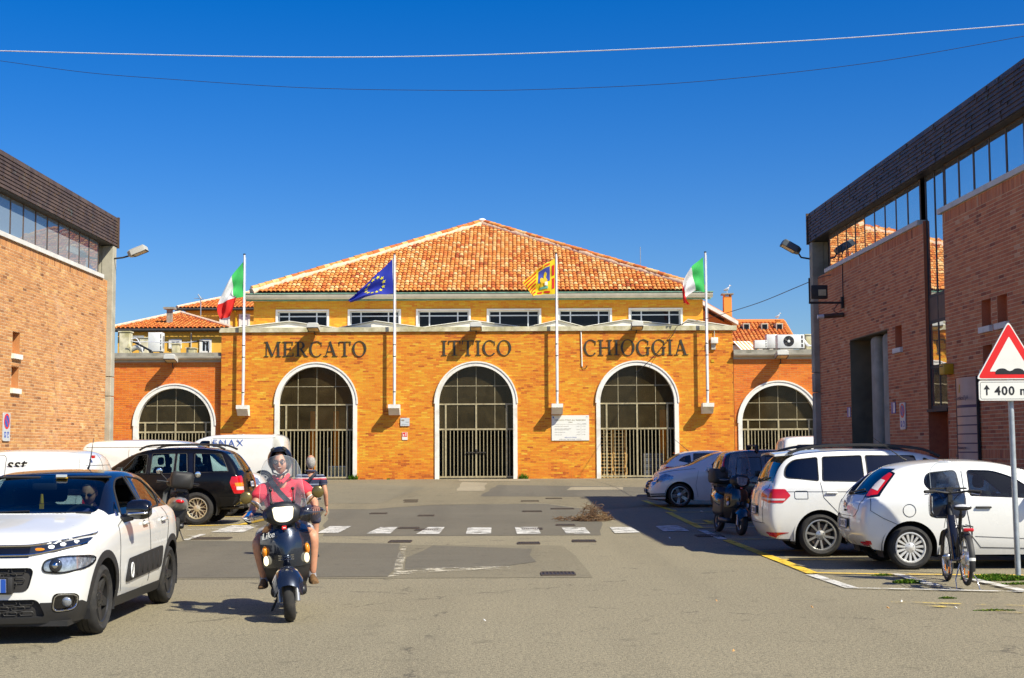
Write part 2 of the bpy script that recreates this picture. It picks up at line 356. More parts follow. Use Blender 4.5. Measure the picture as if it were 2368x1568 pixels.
gpatch('asphalt_patch', M['asphalt_mid'], gpx((380, 1340), (1000, 1337), (1370, 1336), (1330, 1285), (1300, 1262), (930, 1260), (760, 1256), (420, 1256)), .004, wob=.04)
gpatch('asphalt_patch', M['asphalt_dark'], gpx((330, 1338), (895, 1334), (930, 1300), (925, 1258), (770, 1256), (430, 1250), (340, 1270)), .008, wob=.05)
gpatch('asphalt_patch', M['asphalt_dark'], gpx((935, 1318), (1150, 1312), (1240, 1300), (1230, 1270), (1000, 1262), (940, 1290)), .008, wob=.08)
gpatch('asphalt_patch', M['asphalt_dark'], gpx((745, 1240), (1390, 1238), (1390, 1205), (1385, 1180), (1260, 1165), (1000, 1168), (880, 1176), (760, 1176)), .004, wob=.06)
gpatch('asphalt_patch', M['asphalt_far'], gpx((420, 1175), (860, 1178), (990, 1168), (1260, 1163), (1385, 1178), (1480, 1172), (1600, 1140), (1800, 1112), (1300, 1108), (820, 1110), (600, 1120)), .005, wob=.1)
gpatch('asphalt_patch', M['asphalt_mid'], gpx((745, 1165), (875, 1165), (985, 1128), (790, 1116), (720, 1125)), .009, wob=.06)
gpatch('asphalt_patch', M['asphalt_dark'], gpx((1110, 1148), (1480, 1150), (1560, 1128), (1150, 1122)), .009, wob=.06)
gpatch('asphalt_patch', M['asphalt_pale'], gpx((1055, 1136), (1118, 1136), (1125, 1117), (1068, 1115)), .013, wob=.05)
gpatch('asphalt_patch', M['asphalt_pale'], gpx((1310, 1134), (1440, 1133), (1440, 1127), (1320, 1127)), .013, wob=.05)
gpatch('asphalt_patch', M['asphalt_pale'], gpx((1060, 1113), (1225, 1113), (1225, 1109), (1060, 1109)), .013)
gpatch('cement_smear', M['cement'], gpx((925, 1318), (1100, 1312), (1180, 1311), (1180, 1318), (1000, 1324), (895, 1336)), .013, wob=.05)
gpatch('cement_smear', M['cement'], gpx((910, 1322), (930, 1265), (940, 1265), (930, 1322)), .013, wob=.04)
# zebra crossing and bay lines
for a, b, c, d in [((487, 1232), (562, 1232), (600, 1216), (537, 1216)), ((733, 1234), (781, 1234), (812, 1218), (763, 1218)), ((847, 1235), (902, 1235), (919, 1220), (880, 1220)), ((962, 1236), (1015, 1236), (1028, 1220), (990, 1220)), ((1077, 1236), (1135, 1236), (1136, 1221), (1081, 1221)), ((1195, 1236), (1250, 1235), (1243, 1220), (1190, 1220)),
                   ((1309, 1235), (1365, 1235), (1352, 1221), (1298, 1221)), ((1421, 1234), (1481, 1233), (1458, 1220), (1409, 1220)), ((1534, 1230), (1594, 1229), (1566, 1216), (1514, 1217))]:
    gpatch('crosswalk_stripe', M['line_white'], gpx(a, b, c, d), .014)
def gline(name, m, p, q, wd=.12, dz=.012):
    a, b = Vec(p[:2]), Vec(q[:2]); t = (b - a).normalized() * wd / 2; n_ = Vec((-t.y, t.x)); gpatch(name, m, [a - n_, b - n_, b + n_, a + n_], dz)
def pline(m, *uv, wd=.12, dz=.012):
    g = gpx(*uv)
    for i in range(len(g) - 1): gline('parking_line', m, g[i], g[i + 1], wd, dz + .003 * (i % 2))
pline(M['line_yellow'], (1488, 1158), (1560, 1183), wd=.16)
pline(M['line_yellow'], (1545, 1185), (1620, 1222), wd=.16); pline(M['line_yellow'], (1620, 1222), (1745, 1221), (1790, 1221), wd=.1, dz=.018)
pline(M['line_yellow'], (1548, 1186), (1760, 1184), wd=.1, dz=.018); pline(M['line_yellow'], (1600, 1204), (1750, 1203), wd=.07, dz=.018)
pline(M['line_yellow'], (1680, 1250), (1802, 1297), (1880, 1328), wd=.17); pline(M['line_yellow'], (1880, 1327), (2100, 1331), (2367, 1333), wd=.11, dz=.018)
pline(M['line_yellow'], (1680, 1249), (1900, 1247), wd=.1, dz=.018); pline(M['line_yellow'], (1760, 1276), (1960, 1276), wd=.08, dz=.018); pline(M['line_yellow'], (1802, 1296), (2367, 1300), wd=.1, dz=.018)
pline(M['line_white'], (1620, 1226), (1672, 1248), wd=.16); pline(M['line_white'], (1875, 1330), (1975, 1363), wd=.15); pline(M['line_white'], (1972, 1362), (2367, 1371), wd=.1, dz=.018)
pline(M['line_white'], (2070, 1330), (2190, 1366), wd=.14, dz=.024); pline(M['line_white'], (2240, 1341), (2367, 1370), wd=.14, dz=.024)
pline(M['line_white'], (1600, 1223), (1745, 1219), wd=.06, dz=.016)
pline(M['line_yellow'], (435, 1217), (560, 1214), (660, 1190), wd=.2); pline(M['line_yellow'], (520, 1196), (650, 1196), wd=.1, dz=.018)
pline(M['line_white'], (430, 1226), (545, 1222), wd=.08); pline(M['line_white'], (428, 1250), (470, 1236), wd=.12); pline(M['line_white'], (432, 1240), (470, 1240), wd=.06, dz=.018)
pline(M['line_faint'], (2070, 1396), (2367, 1420), wd=.12); pline(M['line_faint'], (2060, 1395), (2367, 1404), wd=.1, dz=.018)
# wheelchair sign painted in the bay
o_ = gat(1630, 1210)
mbw = MB()
for i in range(14):
    a0 = PI * .9 + i * (PI * 1.25) / 14; a1 = a0 + PI * 1.25 / 14 * .98
    mbw.add([(o_.x + r_ * math.cos(a), o_.y + r_ * 1.6 * math.sin(a), .024) for a, r_ in ((a0, .40), (a1, .40), (a1, .28), (a0, .28))], [(0, 1, 2, 3)])
for x0, x1, y0, y1 in ((.05, .17, -.2, .9), (.18, .75, .35, .55), (.6, .74, -.35, .34), (.75, 1.0, -.35, -.2)): mbw.add([(o_.x + x0, o_.y + y0, .026), (o_.x + x1, o_.y + y0, .026), (o_.x + x1, o_.y + y1, .026), (o_.x + x0, o_.y + y1, .026)], [(0, 1, 2, 3)])
mbw.build('wheelchair_symbol', M['line_yellow'], ground, 0)
M['grate'] = mat('drain_iron', (.075, .055, .04), .75, .2, var=.3, vs=10, bump=.3)
def grate(u, v, wpx, hpx):
    p = gat(u, v); s = FOC / p.y; W_ = wpx / s; Lg = max(.28, min(.5, hpx / s * p.y / 1.65))
    z = gz(p.y) + .016; mb = MB(); mb.bx(p.x - W_ / 2, p.x + W_ / 2, p.y - Lg / 2, p.y - Lg / 2 + .04, z - .03, z + .004).bx(p.x - W_ / 2, p.x + W_ / 2, p.y + Lg / 2 - .04, p.y + Lg / 2, z - .03, z + .004)
    k = max(4, int(W_ / .045))
    for i in range(k + 1): x = p.x - W_ / 2 + W_ * i / k; mb.bx(x - .010, x + .010, p.y - Lg / 2 + .04, p.y + Lg / 2 - .04, z - .03, z)
    g = mb.build('drain_grate', M['grate'], ground, 0)
    m2 = MB(); m2.bx(p.x - W_ / 2 + .001, p.x + W_ / 2 - .001, p.y - Lg / 2 + .001, p.y + Lg / 2 - .001, z - .05, z - .008); m2.build('drain_pit', M['black'], g, 0)
for a in [(1290, 1328, 76, 8), (490, 1246, 82, 7), (925, 1253, 50, 5), (1350, 1252, 52, 5), (1222, 1257, 50, 4), (945, 1222, 46, 5), (985, 1226, 50, 5), (1230, 1224, 46, 4), (1307, 1215, 42, 4), (875, 1188, 38, 5), (985, 1193, 36, 5), (1230, 1183, 44, 4), (1300, 1177, 52, 4), (950, 1157, 32, 4), (950, 1161, 30, 3), (1225, 1159, 40, 4), (1280, 1153, 36, 3), (1640, 1240, 60, 6)]: grate(*a)
# ------------------------------------------------------------------ brickwork
def proj(p):
    z = p[2] - EYE; c, s = math.cos(TILT), math.sin(TILT); d = p[1] * c + z * s
    if d < .1: return (-1e4, -1e4)
    return (PCX + FOC * p[0] / d, PCY - FOC * (-p[1] * s + z * c) / d)
def brickwork(owner, name, O, ud, nd, spans, z0, z1, mbrick, mmortar, course=.068, bl=.25, joint=.010, proud=.007, upright=None, keep=300, vis=lambda u, v: True, lo=0., hi=1., tone=None):
    """wall of real bricks in the plane through O; spans(z) lists the solid stretches of a course; 'upright' lists (z0,z1) bands of standing bricks"""
    ud = Vec(ud).normalized(); nd = Vec(nd).normalized(); O = Vec(O); bed = MB(); rows = []; z = z0
    while z < z1 - .02:
        up = next((b for b in (upright or []) if b[0] - .01 <= z < b[1] - .02), None)
        h = min((up[1] - z) if up else course, z1 - z); rows.append((z, h, bool(up))); z += h
    bricks = []
    for k, (z, h, up) in enumerate(rows):
        L = course if up else bl
        for (a, b) in spans(z + h / 2):
            if b - a < .02: continue
            q = [O + ud * a + Vec((0, 0, z)), O + ud * b + Vec((0, 0, z)), O + ud * b + Vec((0, 0, z + h)), O + ud * a + Vec((0, 0, z + h))]; bed.add(q, [(0, 1, 2, 3)])
            u = math.floor(a / L) * L + (0 if up else (k % 2) * L / 2) - L
            while u < b:
                p, r_ = max(a, u) + joint / 2, min(b, u + L) - joint / 2
                if r_ - p > .025: bricks.append((p, r_, z + joint / 2, z + h - joint / 2, r_ - p > L - joint - .002))
                u += L
    wall = bed.build(name, mmortar, owner, 0)
    sc = []
    for i, b in enumerate(bricks):
        c = O + ud * (b[0] + b[1]) / 2 + Vec((0, 0, (b[2] + b[3]) / 2)); u, v = proj(c)
        ok = b[4] and 8 < u < 2360 and 8 < v < 1560 and vis(u, v); sc.append(((c - Vec((0, 0, EYE))).length if ok else 1e6, i))
    single = set(i for d, i in sorted(sc)[:keep] if d < 1e6)
    rest = MB(); lib = {}
    F = [(0, 1, 2, 3), (4, 5, 1, 0), (5, 6, 2, 1), (6, 7, 3, 2), (7, 4, 0, 3)]
    def shape(p, r_, za, zb, pr): return [(p, za, pr), (r_, za, pr), (r_, zb, pr), (p, zb, pr), (p - .001, za - .001, -.002), (r_ + .001, za - .001, -.002), (r_ + .001, zb + .001, -.002), (p - .001, zb + .001, -.002)]
    T = Mat(((ud.x, 0, nd.x, O.x), (ud.y, 0, nd.y, O.y), (0, 1, nd.z, O.z), (0, 0, 0, 1)))
    for i, (p, r_, za, zb, full) in enumerate(bricks):
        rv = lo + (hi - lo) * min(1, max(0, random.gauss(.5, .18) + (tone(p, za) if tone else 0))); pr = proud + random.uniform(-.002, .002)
        if i in single:
            key = (round(r_ - p, 3), round(zb - za, 3), int(rv * 9))
            if key not in lib:
                m_ = MB(); m_.ri = (key[2] + .5) / 10; m_.add(shape(-(r_ - p) / 2, (r_ - p) / 2, -(zb - za) / 2, (zb - za) / 2, proud), F); lib[key] = m_.mesh('brick', mbrick, 0)
            inst('brick', lib[key], wall, T=T @ Mat.Translation(((p + r_) / 2, (za + zb) / 2, random.uniform(-.002, .002))))
        else:
            rest.ri = rv + .001; rest.add([T @ Vec(q) for q in shape(p, r_, za, zb, pr)], F)
    if rest.f: tag(rest.build('brick_courses', mbrick, wall, 0), kind='stuff')
    return wall
def minus(spans, holes):
    for h0, h1 in holes:
        out = []
        for a, b in spans:
            if h1 <= a or h0 >= b: out.append((a, b)); continue
            if h0 > a: out.append((a, h0))
            if h1 < b: out.append((h1, b))
        spans = out
    return spans
def tiles(owner, name, O, ud, sd, outline, mtile, col=.2, row=.34, keep=0, rad=.105, lift=.05, minr=None):
    """roof slope with its own barrel tiles; outline: function s -> (u0, u1); length of slope outline.S"""
    ud = Vec(ud).normalized(); sd = Vec(sd).normalized(); nd = ud.cross(sd); O = Vec(O); Sl = outline[1]; fn = outline[0]
    bed = MB(); k = 12
    for i in range(k):
        s0, s1 = Sl * i / k, Sl * (i + 1) / k; a, b = fn(s0), fn(s1); bed.add([O + ud * a[0] + sd * s0, O + ud * a[1] + sd * s0, O + ud * b[1] + sd * s1, O + ud * b[0] + sd * s1], [(0, 1, 2, 3)])
    bedo = bed.build(name, M['tile_bed'], owner, 0)
    T = Mat(((ud.x, sd.x, nd.x, O.x), (ud.y, sd.y, nd.y, O.y), (ud.z, sd.z, nd.z, O.z), (0, 0, 0, 1)))
    n = 5; pos = []; nr = int(Sl / row)
    for j in range(nr + 1):
        s = j * row; a = fn(min(s + row * .5, Sl)); u0, u1 = a
        c0 = math.ceil(u0 / col); c1 = math.floor(u1 / col)
        for c in range(int(c0), int(c1) + 1): pos.append((c * col, s))
    def shape(L):
        v = []
        for (y, r_, zo) in ((-.03, rad, lift * .55), (L, rad * .82, .0)):
            for i in range(n + 1): a = PI * i / n; v.append((-r_ * math.cos(a), y, zo + r_ * .72 * math.sin(a)))
        for i in range(n + 1): a = PI * i / n; v.append((-(rad - .018) * math.cos(a), -.03, lift * .55 + (rad - .018) * .68 * math.sin(a)))
        f = [(i, i + 1, n + 2 + i, n + 1 + i) for i in range(n)] + [(i + 1, i, 2 * n + 2 + i, 2 * n + 3 + i) for i in range(n)]
        return v, f
    sv, sf = shape(row * 1.06); lib = {}; rest = MB()
    for i, (u, s) in enumerate(pos):
        rv = min(1, max(0.001, random.gauss(.52, .24)))
        J = Mat.Translation((u + random.uniform(-.008, .008), s + random.uniform(-.015, .015), random.uniform(0, .008))) @ Mat.Rotation(random.uniform(-.03, .03), 4, 'Z')
        if i < keep:
            k_ = int(rv * 11)
            if k_ not in lib:
                m_ = MB(); m_.ri = (k_ + .5) / 12; m_.add(sv, sf); lib[k_] = m_.mesh('roof_tile', mtile, 50)
            inst('roof_tile', lib[k_], bedo, T=T @ J)
        else:
            rest.ri = rv; rest.add(sv, sf, T @ J)
    if rest.f: tag(rest.build('tile_rows', mtile, bedo, 50), kind='stuff')
    return bedo
# ------------------------------------------------------------------ the market hall
FY = 59.0; GZ = .42
market = thing('market_hall', 'orange brick market hall with three tall arches and a tiled hip roof', 'market hall', (-1.5, FY, GZ), world=True)
ARCH = [-8.36, -1.545, 5.325]; AR = 1.735; AI = 1.58; SP = 3.64
def arch_hole(z, cx, r, sp):
    if z < sp: return (cx - r, cx + r)
    d = r * r - (z - sp) ** 2
    return (cx - math.sqrt(d), cx + math.sqrt(d)) if d > 0 else (cx, cx)
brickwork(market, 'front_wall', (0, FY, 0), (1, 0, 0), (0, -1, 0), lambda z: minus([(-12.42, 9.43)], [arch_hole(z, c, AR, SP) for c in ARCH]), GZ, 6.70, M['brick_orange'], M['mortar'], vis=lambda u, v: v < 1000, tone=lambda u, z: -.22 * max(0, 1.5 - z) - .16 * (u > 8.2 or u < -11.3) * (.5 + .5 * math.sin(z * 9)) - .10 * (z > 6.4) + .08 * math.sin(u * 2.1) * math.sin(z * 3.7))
UY = 62.0
WIN = [(-10.62, -8.22), (-7.38, -4.99), (-4.31, -1.85), (-1.13, 1.32), (2.05, 4.5), (5.25, 7.68)]; WZ0, WZ1 = 7.10, 7.98
brickwork(market, 'upper_wall', (0, UY, 0), (1, 0, 0), (0, -1, 0), lambda z: minus([(-11.62, 8.6)], [(a + .09, b - .09) for a, b in WIN] if WZ0 < z < WZ1 - .08 else []), 6.6, 8.36, M['brick_orange'], M['mortar'], lo=.25, keep=200)
def f(m):
    m.bx(-12.42, -12.20, FY + .004, FY + 16, GZ, 6.7); m.bx(9.2, 9.43, FY + .004, FY + 16, GZ, 6.7)
    m.bx(-11.62, -11.4, UY + .004, UY + 16, 6.6, 8.36); m.bx(8.38, 8.6, UY + .004, UY + 16, 6.6, 8.36); m.bx(-12.2, 9.2, FY + 15.7, FY + 16, GZ, 6.7)
part('side_wall', M['brick_red'], market, f, 0)
def f(m): m.bx(-12.50, 9.60, FY - .09, FY + .6, 6.704, 6.90); m.bx(-12.3, 9.4, FY + .6, FY + 3., 6.70, 6.80); m.bx(-12.3, 9.4, FY + 3., FY + 16, 6.66, 6.78)
part('cornice', M['concrete_moss'], market, f, 0)
for x0, x1, pk in ((-12.2, -7.6, -9.6), (-7.45, -3.9, -5.9), (-3.85, .35, -1.7), (.75, 3.05, 2.0), (3.2, 7.6, 4.9), (7.3, 9.4, 7.6)):
    def f(m, x0=x0, x1=x1, pk=pk): m.prism([(x0, 6.905), (x1, 6.905), (pk, 7.20)], 0, .06, Mat(((1, 0, 0, 0), (0, 0, -1, FY + .62), (0, 1, 0, 0), (0, 0, 0, 1)))); m.prism([(x0 - .05, 6.925), (pk, 7.215), (x1 + .05, 6.925), (x1 + .05, 6.95), (pk, 7.245), (x0 - .05, 6.95)], -2.3, .14, Mat(((1, 0, 0, 0), (0, 0, -1, FY + .62), (0, 1, 0, 0), (0, 0, 0, 1))))
    part('low_gable', M['stone_white'], market, f, 0)
for k, (a, b) in enumerate(WIN):
    wn = part('window', M['stone_white'], market, lambda m: (m.bx(a, a + .09, UY - .05, UY + .30, WZ0 - .1, WZ1), m.bx(b - .09, b, UY - .05, UY + .30, WZ0 - .1, WZ1), m.bx(a + .09, b - .09, UY - .047, UY + .30, WZ1 - .08, WZ1 - .001)), 0)
    a_, b_ = a + .09, b - .09; w_ = b_ - a_
    part('window_frame', M['alu'], wn, lambda m: (m.bx(a_ + .001, b_ - .001, UY + .16, UY + .2, WZ1 - .13, WZ1 - .081), m.bx(a_ + .045, b_ - .045, UY + .16, UY + .2, 7.66, 7.71), *[m.bx(x - .03, x + .03, UY + .158, UY + .198, WZ0 - .1, WZ1 - .13) for x in (a_ + .03, a_ + w_ * .22, a_ + w_ * .78, b_ - .03)]), 0)
    for p, q in ((.0, .22), (.22, .78), (.78, 1.)):
        for za, zb in ((WZ0 - .1, 7.66), (7.71, WZ1 - .13)):
            part('pane', M['pane_dark'], wn, lambda m: m.bx(a_ + w_ * p + .02, a_ + w_ * q - .02, UY + .175 + (.06 if k == 1 and (p, za) == (.22, WZ0 - .1) else 0), UY + .185 + (.06 if k == 1 and (p, za) == (.22, WZ0 - .1) else 0), za, zb), 0)
# gutter and roof
def f(m):
    pts = [(UY - .42 + .26 * (1 - math.cos(t)) * 0 + .15 * math.cos(t), 8.60 - .20 * math.sin(t)) for t in [PI * i / 8 for i in range(9)]]
    ring = lambda x: [(x, y, z) for y, z in pts] + [(x, UY - .25, 8.62), (x, UY - .55, 8.62)]
    m.loft([ring(-12.0), ring(8.98)])
part('gutter', M['gutter'], market, f, 40)
def f(m): m.bx(-12.02, 9.0, UY - .59, UY - .2, 8.625, 8.67); m.bx(-11.95, 8.95, UY - .2, UY + .01, 8.365, 8.62)
part('eaves_edge', M['verdigris'], market, f, 0)
EZ = 8.72; E0 = Vec((-11.62, UY - .5, EZ)); E1 = Vec((8.55, UY - .5, EZ)); AP = Vec((-1.5, 70.0, 13.13))
mid = Vec((AP.x, E0.y, EZ)); sd = (AP - mid); SL = sd.length
tiles(market, 'front_slope', (E0.x, E0.y, EZ), (1, 0, 0), sd, (lambda s: ((AP.x - E0.x) * s / SL + .06, (E1.x - E0.x) - (E1.x - AP.x) * s / SL - .06), SL), M['tile'], .196, .335, 300)
def f(m):
    E2 = Vec((8.55, 78.5, EZ)); E3 = Vec((-11.62, 78.5, EZ)); m.add([E1, E2, AP], [(0, 1, 2)]); m.add([E3, E0, AP], [(0, 1, 2)]); m.add([E2, E3, AP], [(0, 1, 2)])
part('side_slope', M['tile_bed'], market, f, 0)
for A_, nm in ((E0, -1), (E1, 1)):
    d = AP - A_; L = d.length; dn = d.normalized(); up = Vec((0, 0, 1))
    part('hip_mortar', M['ridge_mortar'], market, lambda m: m.tube([A_.lerp(AP, i / 40) + up * (.03 + random.uniform(-.015, .015)) for i in range(41)], [.17 + random.uniform(-.03, .03) for _ in range(41)], 7), 60)
    k = int(L / .36); lib = [None] * 6
    for i in range(k):
        v_ = random.randrange(6)
        if lib[v_] is None:
            m_ = MB(); m_.ri = .15 + .15 * v_; m_.tube([(0, 0, 0), (.40, 0, .0)], [.13, .105], 8); lib[v_] = m_.mesh('ridge_tile', M['tile'], 50)
        xa = dn; ya = up.cross(xa).normalized()
        inst('ridge_tile', lib[v_], market, T=frame(A_ + dn * (i * .36) + up * (.16 + random.uniform(-.01, .01)), xa, ya))
part('roof_cap', M['stone_white'], market, lambda m: m.ell((AP.x, AP.y - .05, AP.z + .2), (.2, .15, .1)), 60)
part('lightning_rod', M['galv'], market, lambda m: m.cyl((6.0, 64., 8.5), (6.0, 64., 11.05), .018, 5))
# arches, gates, glazing
def ring_band(m, cx, r0, r1, y0, y1, sp, zb, n=28):
    """flat band round an arch, from the ground up and over, with depth"""
    path = [(cx - 1, zb)] ; P0 = [(cx - r0, zb), ] + [(cx + r0 * math.cos(PI - PI * i / n), sp + r0 * math.sin(PI * i / n)) for i in range(n + 1)] + [(cx + r0, zb)]
    P1 = [(cx - r1, zb), ] + [(cx + r1 * math.cos(PI - PI * i / n), sp + r1 * math.sin(PI * i / n)) for i in range(n + 1)] + [(cx + r1, zb)]
    k = len(P0); v = [(x, y, z) for y in (y0, y1) for P in (P0, P1) for x, z in P]; f = []
    for i in range(k - 1): f += [(i, i + 1, k + i + 1, k + i), (2 * k + i, 3 * k + i, 3 * k + i + 1, 2 * k + i + 1), (i, 2 * k + i, 2 * k + i + 1, i + 1), (k + i, k + i + 1, 3 * k + i + 1, 3 * k + i)]
    m.add(v, f)
M['surround'] = mat('arch_stone', (.82, .79, .71), .8, var=.07, vs=2.5, bump=.1, dirt=((.42, .36, .26), .6, 1.6, .52))
def archway(owner, cx, yf, sp, zg, wide, zbars, zrail, zgrid, nb, posts):
    ro = wide + .175
    part('arch_surround', M['surround'], owner, lambda m: ring_band(m, cx, wide, ro, yf - .055, yf + .30, sp, zg), 30)
    part('arch_moulding', M['stone_white'], owner, lambda m: ring_band(m, cx, wide + .145, ro + .03, yf - .085, yf - .02, sp, sp - .02), 30)
    yg = yf + .22; gate = part('gate', M['iron'], owner, lambda m: (m.bx(cx - wide, cx + wide, yg - .03, yg + .03, zbars - .035, zbars + .035), m.bx(cx - wide, cx + wide, yg - .03, yg + .03, zg + .05, zg + .12), *[m.bx(cx + x - .035, cx + x + .035, yg - .034, yg + .034, zg + .05, zrail) for x in posts]), 0)
    m_ = MB(); m_.bx(-.014, .014, -.014, .014, zg + .12, zbars - .035); me = m_.mesh('gate_bar', M['iron'], 0)
    for i in range(1, nb):
        x = cx - wide + 2 * wide * i / nb
        if all(abs(x - cx - q) > .05 for q in posts): inst('gate_bar', me, gate, loc=(x, yg, 0))
    xr = lambda z: wide if z < sp else math.sqrt(max(.01, wide ** 2 - (z - sp) ** 2))
    gl = part('arch_window', M['iron'], owner, lambda m: (m.bx(cx - xr(zrail), cx + xr(zrail), yg - .032, yg + .032, zrail - .03, zrail + .03), m.bx(cx - xr(zgrid), cx + xr(zgrid), yg - .012, yg + .012, zgrid - .012, zgrid + .012),
                *[m.bx(cx + x - .011, cx + x + .011, yg - .0125, yg + .0125, zbars + .035 if abs(x) > .1 else zrail + .03, sp + math.sqrt(max(0, wide ** 2 - x * x))) for x in (-.8, 0, .8)]), 0)
    xs_ = [-wide, -.8, 0, .8, wide]; zs_ = [zbars + .03, zrail, zgrid, sp + wide]
    for i in range(4):
        for j in range(3):
            n = 8; lo = []; hi = []
            for q in range(n + 1):
                x = xs_[i] + .008 + (xs_[i + 1] - xs_[i] - .016) * q / n; top = sp + math.sqrt(max(0, wide ** 2 - x * x)); hi.append((cx + x, min(zs_[j + 1] - .01, max(top, zs_[j] + .012)))); lo.append((cx + x, zs_[j] + .01))
            part('pane', M['dirty_glass'], gl, lambda m: m.add([(x, yg + .004, z) for x, z in lo + hi], [(q, q + 1, n + 2 + q, n + 1 + q) for q in range(n)]), 0)
    return gate
for c in ARCH: g_ = archway(market, c, FY, SP, GZ, AI, 2.53, 3.60, 4.38, 20, (-1.3, 0, 1.3) if c != ARCH[2] else (-1.3, 0, 1.3))
part('gate_chain', M['dark_iron'], market, lambda m: (m.bx(ARCH[1] - .42, ARCH[1] + .42, FY + .15, FY + .18, 1.52, 1.56), m.ell((ARCH[1], FY + .15, 1.62), (.05, .04, .07), 8, 6)), 40)
def f(m):
    y0, y1 = FY + .32, FY + 15.69
    m.add([(-12.19, y0, GZ + .01), (9.19, y0, GZ + .01), (9.19, y1, GZ + .01), (-12.19, y1, GZ + .01)], [(0, 1, 2, 3)]); m.mi = 1
    m.add([(-12.19, y1, GZ), (9.19, y1, GZ), (9.19, y1, 6.6), (-12.19, y1, 6.6)], [(0, 1, 2, 3)]); m.add([(-12.19, y0, 6.6), (9.19, y0, 6.6), (9.19, y1, 6.6), (-12.19, y1, 6.6)], [(0, 1, 2, 3)])
    m.bx(-12.19, 9.19, FY + 6.6, FY + 7.0, 3.7, 6.59)
    for x in (-10.9, -7.0, -3.4, .3, 3.9, 7.6): m.bx(x, x + .5, FY + 6.5, FY + 7.1, GZ + .01, 6.58)
    m.bx(-12.19, 9.19, FY + 9.9, FY + 10.1, GZ + .01, 1.9)
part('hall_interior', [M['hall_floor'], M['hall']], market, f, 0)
for x in (-8.75, -7.75, 6.4): part('hall_pier', M['brick_orange'], market, lambda m: (setattr(m, 'ri', .4), m.bx(x, x + (.25 if x > 0 else .22), FY + 1.05, FY + 1.3, GZ, 3.35)), 0)
# bronze lettering with serifs
def stroke(m, a, b, w0, w1, h0, h1):
    a, b = Vec(a), Vec(b); t = (b - a).normalized(); n_ = Vec((-t.y, t.x)); m.prism([tuple(a + n_ * w0 / 2), tuple(b + n_ * w1 / 2), tuple(b - n_ * w1 / 2), tuple(a - n_ * w0 / 2)], h0, h1)
def ringl(m, cx, cy, rx, ry, tk, tn, a0, a1, n, h0, h1):
    for i in range(n):
        p = []
        for a in (a0 + (a1 - a0) * i / n, a0 + (a1 - a0) * (i + 1) / n): p.append(((cx + rx * math.cos(a), cy + ry * math.sin(a)), (cx + (rx - tk * abs(math.cos(a)) - tn * abs(math.sin(a)) - .0) * math.cos(a), cy + (ry - tn) * math.sin(a))))
        m.prism([p[0][0], p[1][0], p[1][1], p[0][1]], h0, h1)
def glyph(ch):
    m = MB(); T_, t_, s_ = .125, .05, .045; D = [0]
    def st(a, b, w0=T_, w1=None): D[0] += .0007; stroke(m, a, b, w0, w0 if w1 is None else w1, 0, .03 + D[0])
    def serif(x, y, w_): st((x - w_ / 2, y + (s_ / 2 if y < .5 else -s_ / 2)), (x + w_ / 2, y + (s_ / 2 if y < .5 else -s_ / 2)), s_)
    def stem(x, w_=T_, sw=.34): st((x, .0), (x, 1.), w_); serif(x, 0, sw); serif(x, 1, sw)
    if ch == 'I': stem(.17); W_ = .34
    elif ch == 'T': st((.37, 0), (.37, .95), T_); serif(.37, 0, .34); st((.0, .97), (.74, .97), t_); st((.03, .97), (.03, .74), .07, .03); st((.71, .97), (.71, .74), .07, .03); W_ = .74
    elif ch == 'E': stem(.17, T_, .34); st((.17, .97), (.64, .97), t_); st((.17, .03), (.68, .03), t_); st((.22, .52), (.52, .52), t_); st((.62, .97), (.62, .76), .07, .03); st((.66, .03), (.66, .26), .07, .03); st((.5, .42), (.5, .62), .05); W_ = .7
    elif ch == 'M': st((.14, 0), (.16, 1), t_); serif(.14, 0, .28); st((.16, 1), (.52, .02), T_); st((.52, .02), (.86, 1), t_); st((.88, 1), (.9, 0), T_); serif(.9, 0, .34); serif(.12, 1, .22); serif(.92, 1, .24); W_ = 1.05
    elif ch == 'H': stem(.17); stem(.72); st((.17, .51), (.72, .51), t_); W_ = .89
    elif ch == 'A': st((.40, 1.0), (.12, 0), t_); st((.38, 1.0), (.70, 0), T_); st((.2, .33), (.58, .33), .055); serif(.12, 0, .26); serif(.7, 0, .34); W_ = .84
    elif ch == 'R': stem(.17); ringl(m, .30, .74, .28, .25, .13, .055, -PI / 2, PI / 2, 12, 0, .033); st((.17, .965), (.30, .965), t_); st((.17, .515), (.30, .515), t_); st((.34, .50), (.66, .02), T_ * .9); serif(.70, 0, .22); W_ = .78
    elif ch == 'O': ringl(m, .44, .5, .44, .53, .13, .045, 0, 2 * PI, 30, 0, .034); W_ = .88
    elif ch in 'CG':
        ringl(m, .44, .5, .44, .53, .13, .05, R(48), R(318), 24, 0, .034); st((.74, .93), (.74, .66), .055, .03); W_ = .80
        if ch == 'G': st((.73, .0), (.73, .44), T_ * .95); serif(.73, .47, .30); W_ = .88
    return m, W_
def word(txt, x0, x1, z0, z1):
    g = [glyph(c) for c in txt]; h = z1 - z0; tot = sum(q[1] for q in g) + .10 * (len(txt) - 1); sx = (x1 - x0) / tot; x = x0
    for m, W_ in g:
        m.v = [(p[0] * sx, -p[2] * 1.0 - .006, p[1] * h) for p in m.v]; o = m.build('letter', M['bronze'], market, 0); o.location = (x, FY, z0); x += (W_ + .10) * sx
word('MERCATO', -10.59, -6.22, 5.66, 6.30); word('ITTICO', -3.02, -.03, 5.67, 6.31); word('CHIOGGIA', 3.06, 7.51, 5.65, 6.31)
